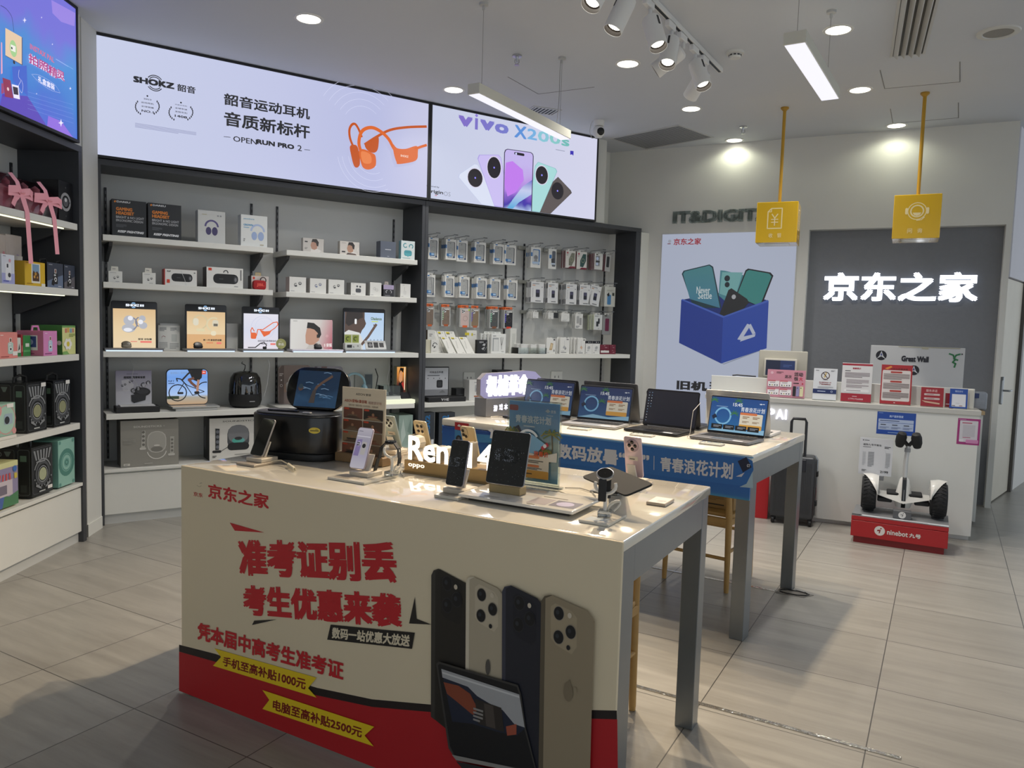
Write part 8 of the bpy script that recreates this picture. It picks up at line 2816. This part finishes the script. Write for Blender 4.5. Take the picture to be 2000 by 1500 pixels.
A.draw([('c', .1, .93, .015, '#2a2b2d'), ('b', .14, .915, .35, .945, 1, '#55585c'), ('t', '迷你九号平衡车', .1, .79, .66, .845, '#2a2b2d', .01), ('b', .1, .74, .45, .765, 1, '#55585c'), ('b', .75, .74, .93, .8, 2, '#3a3b3e'), ('b', .1, .25, .2, .62, 9, '#b9bcc0'), ('b', .27, .22, .45, .63, 10, '#8d9094'), ('b', .8, .22, .93, .63, 10, '#a9acb0'), ('t', '2199', .66, .08, .9, .14, '#2a2b2d', .02), ('b', .1, .08, .24, .14, 2, '#77797c')])
mk('sheet', m, t)
m = MB()
m.box(w * .4, w * .78, -.012, .012, zb_ - .2115 - .035, zb_ - .2115, C('#77797b', .4), .002)
m.box(w * .45, w * .52, .004, .012, 0, zb_ - .2115 - .03, C('#77797b', .4), .002)
mk('holder', m, t)

# suitcase
g0, g1 = gz(1503, 1021), gz(1588, 1032)
dq = g1 - g0
SF = Frame(g0, math.degrees(math.atan2(dq.y, dq.x)) + 2)
sw = dq.length
t = thing('suitcase', 'dark grey ribbed suitcase with its pull handle up', 'suitcase', SF.mat(0, .0, 0))
SH = .565
body = C('#3f4144', .38, m=.35, n=.06, sc=20)
m = MB()
m.prism(rr(-.01, .055, sw - .005, SH, .03), 0, .19, body, 'y', .02, 3)
for i in range(22):
    x = .02 + (sw - .06) * i / 21
    m.box(x - .0022, x + .0022, -.0025, .002, .10, SH - .05, body, .001)
for i in range(6):
    y = .03 + .025 * i
    m.box(sw - .0075, sw - .003, y - .0022, y + .0022, .1, SH - .05, body)
mk('shell', m, t)
m = MB()
m.tube([(sw - .02, .11, SH + .002), (sw + .001, .11, SH - .03), (sw + .001, .11, .08), (sw - .03, .11, .054)], .008, C('#8d9093', .25, m=.8), 8)
for z in (.16, .40):
    m.box(sw - .004, sw + .014, .085, .135, z, z + .045, '#1b1c1e', .004)
mk('frame', m, t)
m = MB()
m.box(sw * .42, sw * .74, .05, .12, SH - .002, SH + .012, '#1a1b1d', .004)
m.box(sw * .34, sw * .76, -.006, .004, SH - .12, SH - .02, '#1d2129', .004)
mk('handle_plate', m, t)
m = MB()
x0, x1 = sw * .37, sw * .71
m.tube([(x0, .06, SH - .05), (x0, .06, .84), (x0 + .012, .06, .865), (x1 - .012, .06, .865), (x1, .06, .84), (x1, .06, SH - .05)], .0115, C('#26282b', .4), 10)
mk('pull_handle', m, t)
for x in (.02, sw - .03):
    for y in (.03, .16):
        m = MB()
        m.lathe([(.001, -.014), (.02, -.014), (.0265, -.008), (.0265, .008), (.02, .014), (.001, .014)], C('#141517', .5), 20, tr(x, y, .0268) @ roty(90))
        m.box(x - .018, x + .018, y - .018, y + .018, .04, .058, '#141517', .004)
        mk('caster', m, t)

# red shopping bag
g0, g1 = gz(1430, 1003), gz(1499, 1009)
BF = Frame(g0 + Vector((-.02, -.05, 0)), -22)
m = MB()
w = (g1 - g0).length
m.add([(0, 0, 0), (w, 0, 0), (w, .055, 0), (0, .055, 0), (.0, .01, .38), (w, .01, .385), (w, .045, .385), (0, .045, .38)], [(0, 1, 5, 4), (1, 2, 6, 5), (2, 3, 7, 6), (3, 0, 4, 7), (0, 3, 2, 1)], C('#b01a22', .45))
m.add([(0, .011, .375), (w, .011, .38), (w, .044, .38), (0, .044, .375)], [(0, 1, 2, 3)], '#6d1216')
o = solo('shopping_bag', 'red paper shopping bag standing beside the suitcase', 'bag', BF.mat(), m)
m = MB()
m.tube([(w * .3, .008, .375), (w * .33, .016, .45), (w * .5, .016, .475), (w * .67, .016, .45), (w * .7, .008, .38)], .004, '#d9b9b5', 6)
mk('handle', m, o)


# wooden chairs
def chair(lab, M, w=.40):
    t = thing('wooden_chair', lab, 'chair', M, None)
    WD = C('#b08c52', .45, n=.12, sc=18, name='oak_wood')
    bw = C('#8f7140', .5)
    dp = .40
    for i, (x, y) in enumerate(((0, 0), (w, 0), (w, dp), (0, dp))):
        tx, ty = (.012 if x == 0 else -.012), (.012 if y == 0 else -.012)
        m = MB()
        top = .77 if y == 0 else .44
        m.tube([(x, y, .0), (x, y, .02), (x + tx * .6, y + ty * .4, .45), (x + tx, y - (.02 if y == 0 else -ty), top)], [.0135, .015, .020, .014], WD, 12)
        mk('leg', m, t)
    m = MB()
    for a, b, z in (((0, 0), (w, 0), .20), ((w, 0), (w, dp), .245), ((0, 0), (0, dp), .245), ((0, dp), (w, dp), .29)):
        m.tube([(a[0], a[1], z), (b[0], b[1], z)], .0105, WD, 10)
    mk('rungs', m, t)
    m = MB()
    for a in ((.0, w, -.012, .012), (.0, w, dp - .012, dp + .012), (-.012, .012, 0, dp), (w - .012, w + .012, 0, dp)):
        m.box(*a, .405, .445, WD, .004)
    m.prism(rr(-.012, .018, w + .012, dp + .02, .03), .445, .47, WD, 'z', .008)
    mk('seat', m, t)
    m = MB()
    m.tube([(.012, -.018, .735), (w * .3, -.035, .74), (w * .7, -.035, .74), (w - .012, -.018, .735)], .018, WD, 12)
    m.box(.014, w - .014, -.022, -.01, .58, .62, WD, .004)
    mk('backrest', m, t)
    return t


g0, g1 = gz(1297, 1129), gz(1418, 1158)
dq = g1 - g0
CFm = Frame(g0, math.degrees(math.atan2(dq.y, dq.x)))
ch = chair('oak chair under the far table holding a brown carton', CFm.mat(), dq.length)
m = MB()
m.box(.06, .385, .10, .33, .0, .20, C('#a1814f', .6, n=.06, sc=12), .003)
A = front(m, .325, .2, .10, .06, 0)
A.draw([('o', .6, .55, .28, .015, '#8a6c40'), ('b', .5, .1, .95, .17, 1, '#2f2a22'), ('b', .3, .25, .8, .4, 3, '#8a6c40')])
solo('carton', 'brown carton standing on the oak chair seat', 'box', CFm.mat(0, 0, .4705), m)
g2 = gz(1240, 1388)
u2, d2 = T1.loc(g2)
dup(ch, T1.mat(u2 - .012, d2 + .0, 0, 176), 'oak chair tucked under the near table, one leg showing')

# a little clearance so that nothing shares a face with what carries it
for i, o in enumerate([o for o in SC.objects if o.parent is None and o.type in ('MESH', 'EMPTY') and o.get('kind') != 'structure']):
    if not o.name.startswith(('shelving_unit', 'advert_lightbox', 'display_table', 'cash_counter', 'back_desk', 'poster_lightbox', 'downlight', 'hanging', 'linear', 'light', 'track', 'air_grille', 'ceiling', 'sprinkler', 'smoke', 'security', 'display_hook', 'display_podium')):
        o.location.z += .0006 + i * 1e-6
